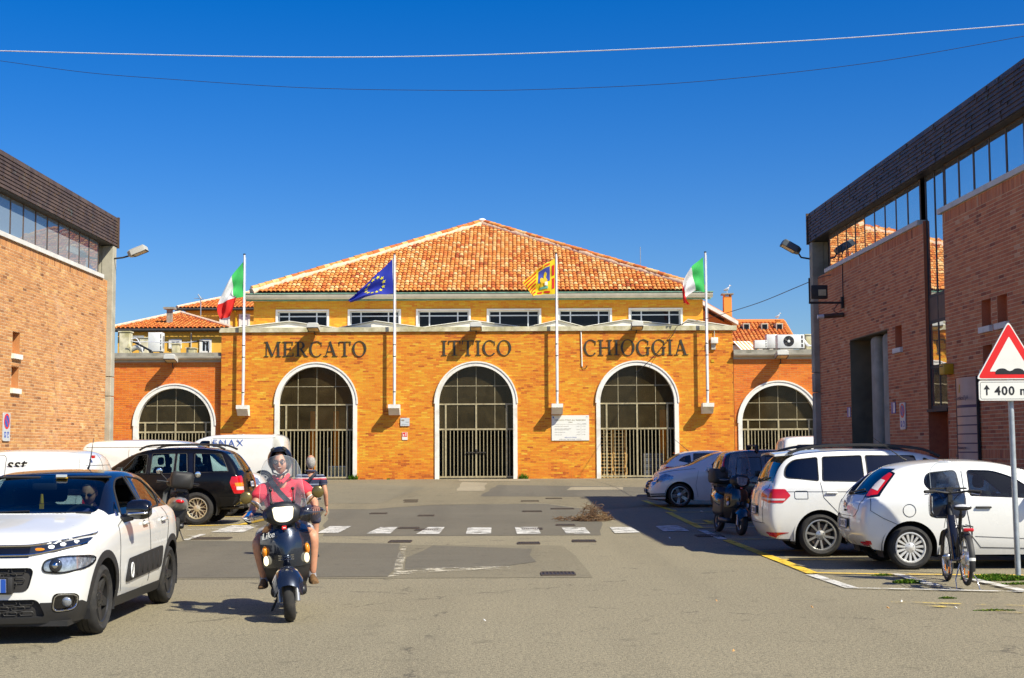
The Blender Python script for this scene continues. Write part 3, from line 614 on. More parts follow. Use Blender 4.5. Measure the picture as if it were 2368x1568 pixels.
# ------------------------------------------------------------------ low wings
def wing(label, x0, x1, cx, solid0, solid1, yf):
    b = thing('wing_building', label, 'building', ((x0 + x1) / 2, yf, GZ), world=True)
    sp = 2.76
    brickwork(b, 'front_wall', (0, yf, 0), (1, 0, 0), (0, -1, 0), lambda z: minus([(x0, x1)], [arch_hole(z, cx, AR, sp)]), GZ, 5.46, M['brick_red'], M['mortar_red'], course=.082, bl=.29, joint=.016, keep=120, vis=lambda u, v: v < 1010)
    part('side_wall', M['brick_red'], b, lambda m: (m.bx(x0, x0 + .2, yf + .003, yf + 12, GZ, 5.46), m.bx(x1 - .2, x1, yf + .003, yf + 12, GZ, 5.46), m.bx(x0 + .2, x1 - .2, yf + 11.8, yf + 12, GZ, 5.46)), 0)
    part('roof_slab', M['concrete_dark'], b, lambda m: m.bx(x0, x1, yf - .12, yf + 12, 5.705, 5.86), 0)
    def f(m):
        pts = [(yf - .16 + .10 * math.cos(t), 5.70 - .14 * math.sin(t)) for t in [PI * i / 8 for i in range(9)]]
        m.loft([[(x, y, z) for y, z in pts] for x in (x0, x1)])
    part('gutter', M['gutter'], b, f, 40)
    part('frieze', M['gutter'], b, lambda m: m.bx(x0, x1, yf - .03, yf + .1, 5.462, 5.70), 0)
    archway(b, cx, yf, sp, GZ, AI, 2.47, 2.88, 3.60, 22, (-1.3, 0, 1.3))
    part('hall_interior', M['hall'], b, lambda m: (m.bx(x0 + .21, x1 - .21, yf + 7, yf + 7.2, GZ, 5.3), m.bx(x0 + .21, x0 + .22, yf + .33, yf + 7, GZ, 5.3), m.bx(x1 - .22, x1 - .21, yf + .33, yf + 7, GZ, 5.3)), 0)
    return b
wing('low red brick wing with one arch rising behind the white vans', -19.5, -12.44, -14.44, 0, 0, FY + .25)
wing('low red brick wing with one arch beside the shaded brick building', 9.45, 16.5, 11.36, 0, 0, FY + .02)
# ------------------------------------------------------------------ the two brick buildings along the street
def no_parking(parent, name, T, wd=.42, ht=.62):
    """rounded plate with a no stopping disc and two blue squares below"""
    pl = MB(); pl.prism(rp([(-wd / 2, -ht / 2), (wd / 2, -ht / 2), (wd / 2, ht / 2), (-wd / 2, ht / 2)], .04), 0, .02, T); o = pl.build(name, M['alu'], parent, 0)
    r_ = wd * .40; cy = ht * .20
    part('disc', M['sign_red'], o, lambda m: m.prism(arc(0, cy, r_, 0, 2 * PI * 23 / 24, 23), .02, .024, T), 0)
    part('disc_field', M['sign_blue'], o, lambda m: m.prism(arc(0, cy, r_ * .76, 0, 2 * PI * 23 / 24, 23), .024, .026, T), 0)
    part('slash', M['sign_red'], o, lambda m: m.prism([(-r_ * .62, cy + r_ * .50), (-r_ * .50, cy + r_ * .62), (r_ * .62, cy - r_ * .50), (r_ * .50, cy - r_ * .62)], .026, .028, T), 0)
    for x, ch in ((-.09, 'P'), (.09, 'i')):
        part('small_panel', M['sign_blue'], o, lambda m: m.prism([(x - .055, -.24), (x + .055, -.24), (x + .055, -.11), (x - .055, -.11)], .02, .022, T), 0)
        if ch == 'P': inst('lettering', text_mesh('P', .11, .001, m=M['white']), o, T=T @ Mat.Translation((x, -.215, .023)))
        else: part('wheelchair_symbol', M['white'], o, lambda m: m.prism([(x - .03, -.22), (x + .02, -.22), (x + .035, -.18), (x, -.17), (x, -.13), (x - .015, -.13), (x - .02, -.18)], .022, .0235, T), 0)
    return o
M['sign_red'] = mat('sign_red', (.72, .015, .012), .4, var=.04)
M['sign_blue'] = mat('sign_blue', (.02, .09, .42), .4, var=.05)
M['sign_white'] = mat('sign_white', (.78, .77, .70), .4, var=.03)
M['sign_black'] = mat('sign_black', (.012, .012, .013), .5)
def side_building(BM, label, base, ud, nd, W0, Lw, zs, holes, wins, ncol, doorlike):
    """street wall: origin W0 at the market end, ud runs towards the viewer"""
    ud = Vec(ud).normalized(); nd = Vec(nd).normalized(); W0 = Vec(W0)
    flip = ud.cross(Vec((0, 0, 1))).dot(nd) < 0
    b = thing('brick_building', label, 'building', base, world=True)
    P = lambda u, z, n=0: W0 + ud * u + nd * n + Vec((0, 0, z))
    TT = Mat(((ud.x, nd.x, 0, W0.x), (ud.y, nd.y, 0, W0.y), (0, 0, 1, 0), (0, 0, 0, 1)))     # local x along wall, y outward
    O = W0 + (ud * Lw if flip else Vec((0, 0, 0))); bu = -ud if flip else ud
    fl = lambda a, b_: (Lw - b_, Lw - a) if flip else (a, b_)
    vw = (lambda u, v: v < 1035 and u < 2340) if not flip else (lambda u, v: v < 1020)
    brickwork(b, 'street_wall', O, bu, nd, lambda z: minus([(0, Lw)], [fl(h[0], h[1]) for h in holes if h[2] < z < h[3]]), 0, zs, BM, M['mortar_grey'], course=.072, bl=.26, joint=.013, proud=.003, upright=[(zs - .25, zs), (1.38, 1.62)], vis=vw)
    for h in holes:
        if h[4] == 'slit':
            d = .16
            sl_ = part('niche', BM, b, lambda m: (setattr(m, 'ri', .35), m.bx(h[0] - .01, h[1] + .01, -d - .03, -d, h[2], h[3], TT), m.bx(h[0] - .012, h[0], -d, -.002, h[2], h[3], TT), m.bx(h[1], h[1] + .012, -d, -.002, h[2], h[3], TT), m.bx(h[0], h[1], -d, -.002, h[3], h[3] + .01, TT)), 0)
            part('niche_sill', M['stone_white'], b, lambda m: m.bx(h[0] - .03, h[1] + .06, -d, .07, h[2] - .10, h[2] + .01, TT), 0)
    # sill, strip windows, copper fascia
    for (a, c) in wins: part('window_sill', M['sill'], b, lambda m: m.bx(a - .25, c + .1, -.25, .05, zs + .003, zs + .11, TT), 0)
    for (a, c) in wins:
        k = max(1, round((c - a) / .87)); st = (c - a) / k
        wf = part('strip_window', M['copper'], b, lambda m: (*[m.bx(a + i * st - .034, a + i * st + .034, -.07, -.05, zs + .11, zs + 1.02, TT) for i in range(k + 1)], m.bx(a, c, -.069, -.051, zs + .985, zs + 1.019, TT)), 0)
        for i in range(k): part('pane', M['pane_sky'], wf, lambda m: m.bx(.02 - st / 2, st / 2 - .02, -.004, .004, zs + .112, zs + .99, TT @ Mat.Translation((a + i * st + st / 2, -.062, 0)) @ Mat.Rotation(random.uniform(-.006, .006), 4, 'Z')), 0)
    f0 = zs + 1.03; rows = 9; hh = .80 / rows
    part('soffit', M['dark_iron'], b, lambda m: m.bx(-.35, Lw, -.6, .15, f0 - .02, f0 + .02, TT), 0)
    part('wall_top', M['dark_iron'], b, lambda m: m.bx(-.3, Lw, -.6, -.30, zs, f0 - .021, TT), 0)
    part('roof', M['copper'], b, lambda m: m.bx(-.30, Lw, -6, .155, f0 + .80, f0 + .83, TT), 0)
    part('body', BM, b, lambda m: (setattr(m, 'ri', .5), m.bx(.02, Lw - .02, -6, -.75, 0, f0 + .79, TT)), 0)
    for r_ in range(rows):
        z = f0 + r_ * hh; stp = part('fascia_strip', M['copper'], b, lambda m: m.add([TT @ Vec(p) for p in ((-.34, .182, z - .004), (Lw, .182, z - .004), (Lw, .160, z + hh), (-.34, .160, z + hh), (-.34, .155, z - .004), (Lw, .155, z - .004))], [(0, 1, 2, 3), (0, 4, 5, 1)]), 0)
        u = -.3 + random.uniform(0, .6); sm = MB()
        while u < Lw: sm.bx(u, u + .008, .162, .186, z + .004, z + hh - .004, TT); u += random.choice([.6, 1.2, 1.8, 2.4])
        tag(sm.build('seam', M['copper'], stp, 0), kind='stuff')
    part('fascia_end', M['copper'], b, lambda m: m.bx(-.42, -.342, -.6, .21, f0 - .05, f0 + .84, TT), 0)
    # concrete corner column in three lengths
    for z0, z1 in ((0, 3.2), (3.215, 3.75), (3.765, f0 - .025)): part('column', M['concrete'], b, lambda m: m.rbox((-.17, -.01, (z0 + z1) / 2), (.33, .33, z1 - z0), .015, 1, TT), 0)
    part('column_return', M['concrete'], b, lambda m: m.bx(-.33, -.02, -.6, -.005, 0, f0 - .025, TT), 0)
    return b, TT
ZS = 6.50
lb, TL = side_building(M['brick_brown'], 'sunlit brick building with copper fascia beside the white vans', (-11.5, 39.1, 0), (0, -1, 0), (1, 0, 0), (-11.5, 39.1, 0), 20.0, ZS,
                       [(6.85, 7.33, 3.90, 4.44, 'slit'), (6.88, 7.36, 3.10, 3.62, 'slit')], [(.72, 14.3)], 8, False)
o = thing('no_parking_plate', 'no stopping plate with blue squares on the sunlit brick wall', 'sign', (-11.49, 31.45, 2.2), world=True)
no_parking(o, 'plate', frame((-11.488, 31.45, 2.22), (0, 1, 0), (0, 0, 1)), .44, .64)
rd = Vec((.022, -1, 0)).normalized(); rn = Vec((-1, -.022, 0)).normalized()
RW0 = Vec((8.62, 38.7, 0)); RL = 19.8
yu = lambda Y: 38.7 - Y
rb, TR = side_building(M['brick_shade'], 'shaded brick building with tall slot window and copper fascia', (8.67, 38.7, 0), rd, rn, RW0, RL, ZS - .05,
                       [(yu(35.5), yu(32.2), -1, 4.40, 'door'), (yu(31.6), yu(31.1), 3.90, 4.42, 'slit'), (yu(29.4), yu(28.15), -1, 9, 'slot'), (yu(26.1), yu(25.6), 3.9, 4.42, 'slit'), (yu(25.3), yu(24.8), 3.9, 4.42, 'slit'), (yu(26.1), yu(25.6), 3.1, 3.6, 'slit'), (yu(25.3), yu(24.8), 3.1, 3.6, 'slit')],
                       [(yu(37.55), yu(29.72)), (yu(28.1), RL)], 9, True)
part('garage_recess', M['hall'], rb, lambda m: (m.bx(yu(35.5), yu(32.2), -.72, -.7, 0, 4.4, TR), m.bx(yu(35.5) - .02, yu(35.5), -.7, -.002, 0, 4.4, TR), m.bx(yu(32.2), yu(32.2) + .02, -.7, -.002, 0, 4.4, TR), m.bx(yu(35.5), yu(32.2), -.7, -.002, 4.4, 4.42, TR)), 0)
part('garage_door', M['dark_iron'], rb, lambda m: m.bx(yu(35.1), yu(34.1), -.68, -.62, 0, 4.38, TR), 0)
for Y in (33.75, 32.75): part('concrete_fin', M['concrete'], rb, lambda m: m.rbox((yu(Y), -.28, 2.19), (.55, .38, 4.38), .12, 3, TR), 40)
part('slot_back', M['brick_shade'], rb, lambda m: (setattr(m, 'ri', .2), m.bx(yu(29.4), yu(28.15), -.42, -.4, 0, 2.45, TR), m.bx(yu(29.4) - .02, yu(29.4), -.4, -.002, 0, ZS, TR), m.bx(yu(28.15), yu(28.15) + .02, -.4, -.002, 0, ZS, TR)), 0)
sw = part('slot_window', M['dark_iron'], rb, lambda m: (*[m.bx(u - .03, u + .03, -.09, -.06, 2.45, ZS + 1, TR) for u in (yu(29.36), yu(28.78), yu(28.2))], *[m.bx(yu(29.38), yu(28.17), -.089, -.061, z - .035, z + .035, TR) for z in (2.5, 3.35, 4.3, 4.85)], m.bx(yu(29.4), yu(28.15), -.3, .03, 2.40, 2.46, TR)), 0)
for a, c in ((29.33, 28.81), (28.75, 28.23)):
    for z0, z1 in ((2.535, 3.315), (3.385, 4.265), (4.885, 7.45)): part('pane', M['pane_sky'], sw, lambda m: m.bx(yu(a), yu(c), -.08, -.07, z0, z1, TR), 0)
part('slot_panel', M['copper'], sw, lambda m: m.bx(yu(29.33), yu(28.23), -.085, -.065, 4.335, 4.815, TR), 0)
# things on the shaded wall
def onr(u_px, v_px, n=0.):
    q = (u_px - PCX) / FOC; Y = 9.47 / (q + .022); p = at(u_px, v_px, Y); return RW0 + rd * (yu(Y) * 1.00024) + rn * n + Vec((0, 0, p.z))
rT = lambda p: frame(p, rd, (0, 0, 1))
o = thing('no_parking_plate', 'faded no stopping plate on the shaded wall near the concrete fins', 'sign', onr(2087, 962), world=True); no_parking(o, 'plate', rT(onr(2087, 962, .012)), .40, .60)
for (u, v, lab) in ((1962, 953, 'small blue and white card on the wall before the garage recess'), (2065, 943, 'small blue and white card beside the faded no stopping plate')):
    o = thing('notice_card', lab, 'notice', onr(u, v), world=True, group='notices on the shaded wall'); T = rT(onr(u, v, .011))
    part('card', M['sign_blue'], o, lambda m: m.prism([(-.16, -.13), (.16, -.13), (.16, .13), (-.16, .13)], 0, .01, T), 0); part('card_print', M['sign_white'], o, lambda m: m.prism([(-.0, -.11), (.14, -.11), (.14, .11), (-.0, .11)], .01, .012, T), 0)
p = onr(2200, 854, .1); o = thing('letter_box', 'yellow box fixed to the shaded brick wall beside the slot window', 'box', p, world=True)
M['yellow'] = mat('yellow_enamel', (.62, .36, .01), .5, var=.1)
part('box_body', M['yellow'], o, lambda m: m.rbox((0, 0, 0), (.30, .22, .20), .02, 2, rT(p)), 40); part('box_slot', M['black'], o, lambda m: m.bx(-.10, .10, .05, .07, .1, .105, rT(p)), 0)
M['totem'] = mat('totem_plate', (.52, .36, .30), .35, var=.06); M['totem_print'] = mat('totem_print', (.06, .03, .09), .5)
p = onr(2240, 975, .02); o = thing('company_board', 'tall curved pinkish directory board on the shaded brick wall', 'sign', p, world=True); T = rT(p); hw = .55
cv = lambda x: .14 * (1 - (x / hw) ** 2) + .03
bd = part('board', M['totem'], o, lambda m: m.grid(lambda a, c: T @ Vec((-hw + 2 * hw * a, -.85 + 1.70 * c, cv(-hw + 2 * hw * a))), 14, 1), 60)
[part('board_edge', M['dark_iron'], o, lambda m: m.bx(x, x + .03, -.86, .86, 0, .05, T), 0) for x in (-hw - .03, hw)]
for i, z in enumerate((.28, .10, -.07, -.24, -.42, -.59, -.75)):
    part('rule', M['totem_print'], bd, lambda m: m.grid(lambda a, c: T @ Vec((-hw + 2 * hw * a, z - .012 + .024 * c + (.03 * c if i == 0 else 0), cv(-hw + 2 * hw * a) + .003)), 14, 1), 60)
for s_, x, z, sz in (('l Cerdicoil SpA', .08, .42, .12), ('Novamarine', .05, -.53, .09), ('Soveda', -.30, -.69, .09), ('ro', -.42, .17, .08)):
    inst('lettering', text_mesh(s_, sz, .001, m=M['totem_print']), bd, T=T @ Mat.Translation((x, z, cv(x) + .006)))
part('board_mark', M['yellow'], bd, lambda m: m.prism([(-.05, .56), (.0, .56), (.03, .72), (-.02, .72)], cv(0) + .002, cv(0) + .005, T), 0)
# ------------------------------------------------------------------ lamps
M['lamp_lens'] = mat('lamp_lens', (.52, .48, .30), .2, var=.2)
M['lamp_grey'] = mat('lamp_housing', (.50, .49, .43), .5, .1, var=.08)
def floodlight(label, base, pos, yaw, pitch, sc=1., arm=None, dark=False):
    o = thing('floodlight', label, 'floodlight', base, world=True, group='floodlights on the buildings')
    T = Mat.Translation(pos) @ Mat.Rotation(yaw, 4, 'Z') @ Mat.Rotation(pitch, 4, 'X') @ Mat.Scale(sc, 4)
    hm = M['lamp_grey'] if not dark else M['lamp_dark']
    def hs_(m): m.loft([[(x * k, y, z * q) for x, z in ((-.20, -.05), (.20, -.05), (.20, .10), (.14, .14), (-.14, .14), (-.20, .10))] for y, k, q in ((-.34, .92, .7), (-.30, 1, 1), (.12, 1, 1), (.22, .7, .8))], True, True, T)
    h = part('housing', hm, o, hs_, 30); part('lens', M['lamp_lens'], h, lambda m: m.bx(-.17, .17, -.31, .08, -.058, -.051, T), 0)
    part('lens_rim', M['dark_iron'], h, lambda m: (m.bx(-.20, -.17, -.335, .10, -.064, -.0505, T), m.bx(.17, .20, -.335, .10, -.064, -.0505, T), m.bx(-.17, .17, -.335, -.31, -.064, -.0505, T), m.bx(-.17, .17, .08, .11, -.064, -.0505, T)), 0)
    part('bracket', M['dark_iron'], o, lambda m: m.tube(arm, .025, 6), 40)
    return o
M['lamp_dark'] = mat('lamp_housing_dark', (.10, .12, .13), .5, .2)
for x, lab in ((-8.42, 'grey floodlight on the cornice above the word MERCATO'), (-1.53, 'grey floodlight on the cornice above the word ITTICO'), (5.30, 'grey floodlight on the cornice above the word CHIOGGIA')):
    floodlight(lab, (x, FY, 6.9), (x, FY - .42, 6.80), 0, R(-12), 1.25, [(x, FY + .02, 6.60), (x, FY - .22, 6.62), (x, FY - .30, 6.76)])
floodlight('grey floodlight on the red brick wing behind the white vans', (-14.55, FY + .2, 5.5), (-14.52, FY - .12, 5.52), 0, R(-12), 1.25, [(-14.5, FY + .26, 5.22), (-14.5, FY + .06, 5.24), (-14.5, FY, 5.45)])
floodlight('grey floodlight on the red brick wing beside the shaded building', (11.45, FY, 5.5), (11.42, FY - .38, 5.55), 0, R(-12), 1.25, [(11.42, FY + .03, 5.25), (11.42, FY - .2, 5.27), (11.42, FY - .26, 5.45)])
floodlight('pale street lamp on the sunlit concrete corner column', (-11.15, 39.2, 7.2), (-10.72, 39.2, 7.30), R(90), R(-22), .95, [(-11.36, 39.2, 7.14), (-11.1, 39.2, 7.17), (-10.8, 39.2, 7.25)])
floodlight('dark street lamp on the shaded concrete corner column', (8.34, 38.9, 7.2), (7.95, 38.9, 7.28), R(-90), R(-30), 1.0, [(8.44, 38.9, 7.0), (8.2, 38.9, 7.04), (8.1, 38.9, 7.2)], True)
o = thing('wall_camera', 'dark bracket with a square lamp and tube camera on the shaded wall', 'camera', onr(1940, 700), world=True)
a = onr(1955, 700, .02)
part('bracket', M['dark_iron'], o, lambda m: (m.tube([a, a + rn * .9], .03, 6), m.tube([a + rn * .88 + Vec((0, 0, -.02)), a + rn * .88 + Vec((0, 0, .65))], .022, 6), m.box(a + rn * .03, (.06, .1, .3))), 40)
part('lamp_box', M['dark_iron'], o, lambda m: m.rbox(a + rn * .62 + Vec((0, 0, .28)), (.42, .12, .36), .02), 40); part('lamp_face', M['lamp_lens'], o, lambda m: m.box(a + rn * .56 + Vec((0, -.065, .26)), (.2, .01, .16)), 0)
part('tube_camera', M['copper'], o, lambda m: m.cyl(a + Vec((0, 0, -.32)), a + rn * .52 + Vec((0, 0, -.36)), .06, 10), 40); part('camera_head', M['white'], o, lambda m: m.cyl(a + rn * .52 + Vec((0, 0, -.36)), a + rn * .68 + Vec((0, 0, -.37)), .055, 10), 40)
part('wiring', M['wire'], o, lambda m: (m.tube(smooth_path([a + Vec((0, 0, -.1)), a + Vec((0, 0, .6)), a + Vec((0, .02, 1.5)), a + rn * .0 + Vec((.05, .5, 1.25))]), .012, 4), m.tube(smooth_path([a + rn * .1, a + rn * .25 + Vec((0, 0, -.2)), a + rn * .08 + Vec((0, 0, -.3))]), .01, 4)), 0)
# ------------------------------------------------------------------ houses behind
def hip_roof(owner, x0, x1, y0, ze, apx, apy, apz, col=.26, rowl=.42, x_end=None):
    mid_ = Vec((apx, y0, ze)); A_ = Vec((apx, apy, apz)); sd_ = A_ - mid_; L = sd_.length
    tiles(owner, 'roof_front', (x0, y0, ze), (1, 0, 0), sd_, (lambda s: ((apx - x0) * s / L, (x1 - x0) - (x1 - apx) * s / L), L), M['tile_far'], col, rowl, 0, .13, .05)
    part('roof_back', M['tile_far'], owner, lambda m: (setattr(m, 'ri', .5), m.add([(x1, y0, ze), (x1, 2 * apy - y0, ze), A_], [(0, 1, 2)]), m.add([(x0, 2 * apy - y0, ze), (x0, y0, ze), A_], [(0, 1, 2)]), m.add([(x1, 2 * apy - y0, ze), (x0, 2 * apy - y0, ze), A_], [(0, 1, 2)])), 0)
    part('hip_ridge', M['ridge_mortar'], owner, lambda m: (m.tube([Vec((x0, y0, ze + .05)), A_ + Vec((0, 0, .05))], .13, 6), m.tube([Vec((x1, y0, ze + .05)), A_ + Vec((0, 0, .05))], .13, 6)), 50)
    part('gutter', M['dark_iron'], owner, lambda m: m.tube([(x0 - .1, y0 - .08, ze - .1), (x1 + .1, y0 - .08, ze - .1)], .10, 8), 50)
def house_window(owner, x0, x1, z0, z1, y, mw=None, curtain=None):
    w_ = part('window', M['stone_white'], owner, lambda m: (m.bx(x0 - .12, x0, y - .03, y + .08, z0 - .1, z1 + .1), m.bx(x1, x1 + .12, y - .03, y + .08, z0 - .1, z1 + .1), m.bx(x0, x1, y - .029, y + .08, z1, z1 + .12), m.bx(x0, x1, y - .05, y + .08, z0 - .12, z0)), 0)
    part('window_frame', mw or M['alu'], w_, lambda m: [m.bx(x - .03, x + .03, y + .0, y + .03, z0, z1) for x in (x0 + .03, (x0 + x1) / 2, x1 - .03)], 0)
    for a, c in ((x0, (x0 + x1) / 2), ((x0 + x1) / 2, x1)): part('pane', M['pane_dark'], w_, lambda m: m.bx(a + .02, c - .02, y + .015, y + .02, z0, z1), 0)
    if curtain: part('curtain', curtain, w_, lambda m: m.bx(x0 + .05, x1 - .05, y + .005, y + .012, z0 + (z1 - z0) * .15, z1 - .05), 0)
ha = thing('yellow_house', 'low yellow house with red tiled hip roof and tall grey chimney', 'house', (-20, 80, 0), world=True)
part('wall', M['plaster_yellow'], ha, lambda m: m.bx(-22.9, -16.6, 80.15, 92, .3, 8.62), 0)
hip_roof(ha, -23.3, -16.3, 79.9, 8.75, -20.75, 86.2, 10.25)
for a, c, z0, z1, cu in ((395, 415, 802, 789, None), (466, 484, 812, 789, 'g')): house_window(ha, at(a, z0, 80.1).x, at(c, z0, 80.1).x, at(a, z0, 80.1).z, at(a, z1, 80.1).z, 80.09, None, None)
part('chimney', M['concrete_dark'], ha, lambda m: (m.bx(-20.45, -20.15, 81.6, 81.9, 8.9, 10.05), m.bx(-20.62, -19.98, 81.45, 82.05, 10.05, 10.17)), 0)
part('drainpipe', M['gutter'], ha, lambda m: m.cyl((-18.62, 80.08, 8.5), (-18.62, 80.08, 5.5), .04, 6), 40)
hb = thing('yellow_house', 'taller yellow house with tiled roof behind the left flagpole', 'house', (-20, 95, 0), world=True)
part('wall', M['plaster_yellow'], hb, lambda m: m.bx(-22.55, -14.0, 95.3, 108, .3, 11.40), 0)
hip_roof(hb, -23.1, -13.4, 95, 11.5, -19.0, 102.5, 13.5)
for a, c, cu in ((513, 529, 1), (558, 575, 1)): house_window(hb, at(a, 757, 95.5).x, at(c, 757, 95.5).x, at(a, 757, 95.5).z, at(a, 731, 95.5).z, 95.24, None, M['sign_white'])
part('drainpipe', M['yellow'], hb, lambda m: m.tube([at(540, 716, 95.1), at(545, 728, 95.2), at(545, 800, 95.2)], .07, 6), 40)
o = thing('tv_antenna', 'grey television antenna on a mast before the taller yellow house', 'antenna', at(464, 728, 94.2), world=True)
am = part('mast', M['galv'], o, lambda m: m.cyl(at(464, 730, 94.2), at(464, 686, 94.2), .035, 6), 40)
part('antenna_boom', M['galv'], o, lambda m: (m.cyl(at(449, 690, 94.2), at(471, 690, 94.2), .02, 5), m.cyl(at(458, 681, 94.2), at(466, 692, 94.0), .045, 5), *[m.cyl(at(449 + i * 3, 690, 93.8), at(449 + i * 3, 690, 94.6), .012, 4) for i in range(8)]), 0)
hc = thing('orange_house', 'orange gabled house with a square chimney behind the right flagpole', 'house', (10, 78, 0), world=True)
rz_ = at(1640, 712, 78); re = at(1702, 747, 78); sl_ = (re.z - rz_.z) / (re.x - rz_.x)
part('wall', M['plaster_orange'], hc, lambda m: m.prism([(5.0, .3), (re.x - .25, .3), (re.x - .25, re.z - .15), (9.0, re.z - .15 + sl_ * (9.0 - re.x + .25)), (5.0, 8.6)], 0, 10, Mat(((1, 0, 0, 0), (0, 0, 1, 78.3), (0, 1, 0, 0), (0, 0, 0, 1)))), 0)
part('roof', M['stone_white'], hc, lambda m: m.prism([(re.x + .1, re.z - .12), (re.x + .1, re.z + .1), (9.0, re.z + .1 + sl_ * (9.0 - re.x - .1)), (9.0, re.z - .12 + sl_ * (9.0 - re.x - .1))], 0, 10.6, Mat(((1, 0, 0, 0), (0, 0, 1, 77.9), (0, 1, 0, 0), (0, 0, 0, 1)))), 0)
part('roof_tiles', M['tile_far'], hc, lambda m: (setattr(m, 'ri', .5), m.prism([(re.x + .25, re.z + .0), (re.x + .25, re.z + .14), (9.0, re.z + .25 + sl_ * (9.0 - re.x - .1)), (9.0, re.z + .11 + sl_ * (9.0 - re.x - .1))], 0, 10.0, Mat(((1, 0, 0, 0), (0, 0, 1, 78.4), (0, 1, 0, 0), (0, 0, 0, 1))))), 0)
c0, c1 = at(1673, 736, 78.8), at(1690, 686, 78.8)
part('chimney', M['plaster_orange'], hc, lambda m: (m.bx(c0.x, c1.x, 78.6, 79.1, c0.z - .8, c1.z), m.bx(c0.x + .02, c0.x + .08, 78.6, 79.1, c1.z, c1.z + .1), m.bx(c1.x - .08, c1.x - .02, 78.6, 79.1, c1.z, c1.z + .1)), 0)
part('chimney_cap', M['concrete_dark'], hc, lambda m: m.bx(c0.x - .1, c1.x + .1, 78.5, 79.2, c1.z + .1, c1.z + .17), 0)
hd = thing('red_roofed_building', 'orange building with a long red tiled roof and three skylights', 'building', (17, 95, 0), world=True)
za = at(1720, 797, 95).z; x0_, x1_ = 12.5, at(1841, 797, 95).x; rz2 = at(1720, 746, 100)
part('wall', M['plaster_orange'], hd, lambda m: m.bx(12.6, x1_ - .3, 95.3, 106, .3, za - .25), 0); part('fascia', M['stone_white'], hd, lambda m: m.bx(12.5, x1_ - .2, 95.1, 95.29, za - .42, za - .03), 0)
xr_ = at(1812, 746, 100).x; sdv = Vec((0, 5, rz2.z - za)); Ls = sdv.length
tiles(hd, 'roof_front', (x0_, 95, za), (1, 0, 0), sdv, (lambda s: (0, (x1_ - x0_) - (x1_ - xr_) * s / Ls), Ls), M['tile_far'], .27, .42, 0, .13, .05)
part('ridge', M['tile_far'], hd, lambda m: (setattr(m, 'ri', .6), m.tube([(x0_, 100, rz2.z + .08), (xr_, 100, rz2.z + .08)], .16, 7), m.tube([(xr_, 100, rz2.z + .05), (x1_, 95, za + .05)], .13, 6)), 50)
part('roof_back', M['tile_far'], hd, lambda m: (setattr(m, 'ri', .5), m.add([(x0_, 100, rz2.z), (xr_, 100, rz2.z), (x1_, 106, za), (x0_, 106, za)], [(0, 1, 2, 3)]), m.add([(xr_, 100, rz2.z), (x1_, 95, za), (x1_, 106, za)], [(0, 1, 2)])), 0)
for u in (1723, 1765, 1799):
    c = at(u, 757, 98.6); s2 = part('skylight', M['gutter'], hd, lambda m: m.bx(c.x - .24, c.x + .24, 98.1, 99.6, c.z - .35, c.z + .25), 0); part('pane', M['pane_dark'], s2, lambda m: m.bx(c.x - .17, c.x + .17, 98.08, 98.099, c.z - .2, c.z + .17), 0)
k0, k1 = at(1795, 754, 98.9), at(1804, 741, 98.9); part('chimney', M['plaster_orange'], hd, lambda m: (m.bx(k0.x, k1.x, 98.9, 99.3, k0.z - .3, k1.z), m.bx(k0.x - .05, k1.x + .05, 98.85, 99.35, k1.z, k1.z + .06)), 0)
o = thing('awning', 'white and orange striped awning under the long red roof', 'awning', at(1715, 800, 93.5), world=True)
M['awn_o'] = mat('awning_orange', (.76, .36, .12), .8); M['awn_w'] = mat('awning_white', (.76, .74, .68), .8)
for i in range(10):
    a, c = at(1697 + i * 4.1, 791, 94.8), at(1697 + (i + 1) * 4.1, 791, 94.8); part('awning_stripe', M['awn_w'] if i % 2 == 0 else M['awn_o'], o, lambda m: m.add([(a.x, 95.3, a.z + .1), (c.x, 95.3, c.z + .1), (c.x + .4, 93.6, c.z - .75), (a.x + .4, 93.6, a.z - .75)], [(0, 1, 2, 3)]), 0)
M['gull'] = mat('gull_white', (.76, .75, .72), .7); M['gull_grey'] = mat('gull_wing', (.36, .38, .41), .7)
def gull(label, p, d=1):
    o = thing('seagull', label, 'seagull', p, world=True, group='gulls on the chimneys'); x, y, z = p
    b = part('body', M['gull'], o, lambda m: (m.loft([[(x + d * px, y + r_ * .8 * math.cos(a), z + pz + r_ * math.sin(a)) for a in [2 * PI * j / 8 for j in range(8)]] for px, pz, r_ in ((-.20, .19, .015), (-.13, .21, .05), (0, .25, .095), (.09, .31, .085), (.12, .40, .05), (.135, .46, .058), (.18, .475, .03), (.20, .47, .012))]), m.cyl((x, y + .03, z + .18), (x, y + .03, z), .01, 5), m.cyl((x, y - .03, z + .18), (x, y - .03, z), .01, 5)), 60)
    part('wing', M['gull_grey'], o, lambda m: (m.ell((0, 0, 0), (.17, .022, .055), 8, 6, Mat.Translation((x - d * .06, y - .085, z + .25)) @ Mat.Rotation(-d * .35, 4, 'Y'))), 60)
    part('beak', M['yellow'], o, lambda m: m.cyl((x + d * .19, y, z + .47), (x + d * .26, y, z + .455), .016, 6, .004), 40)
gull('white gull standing on the tall orange chimney', ((c0.x + c1.x) / 2, 78.85, c1.z + .17)); gull('white gull standing on the small chimney of the long red roof', ((k0.x + k1.x) / 2, 99.1, k1.z + .06))
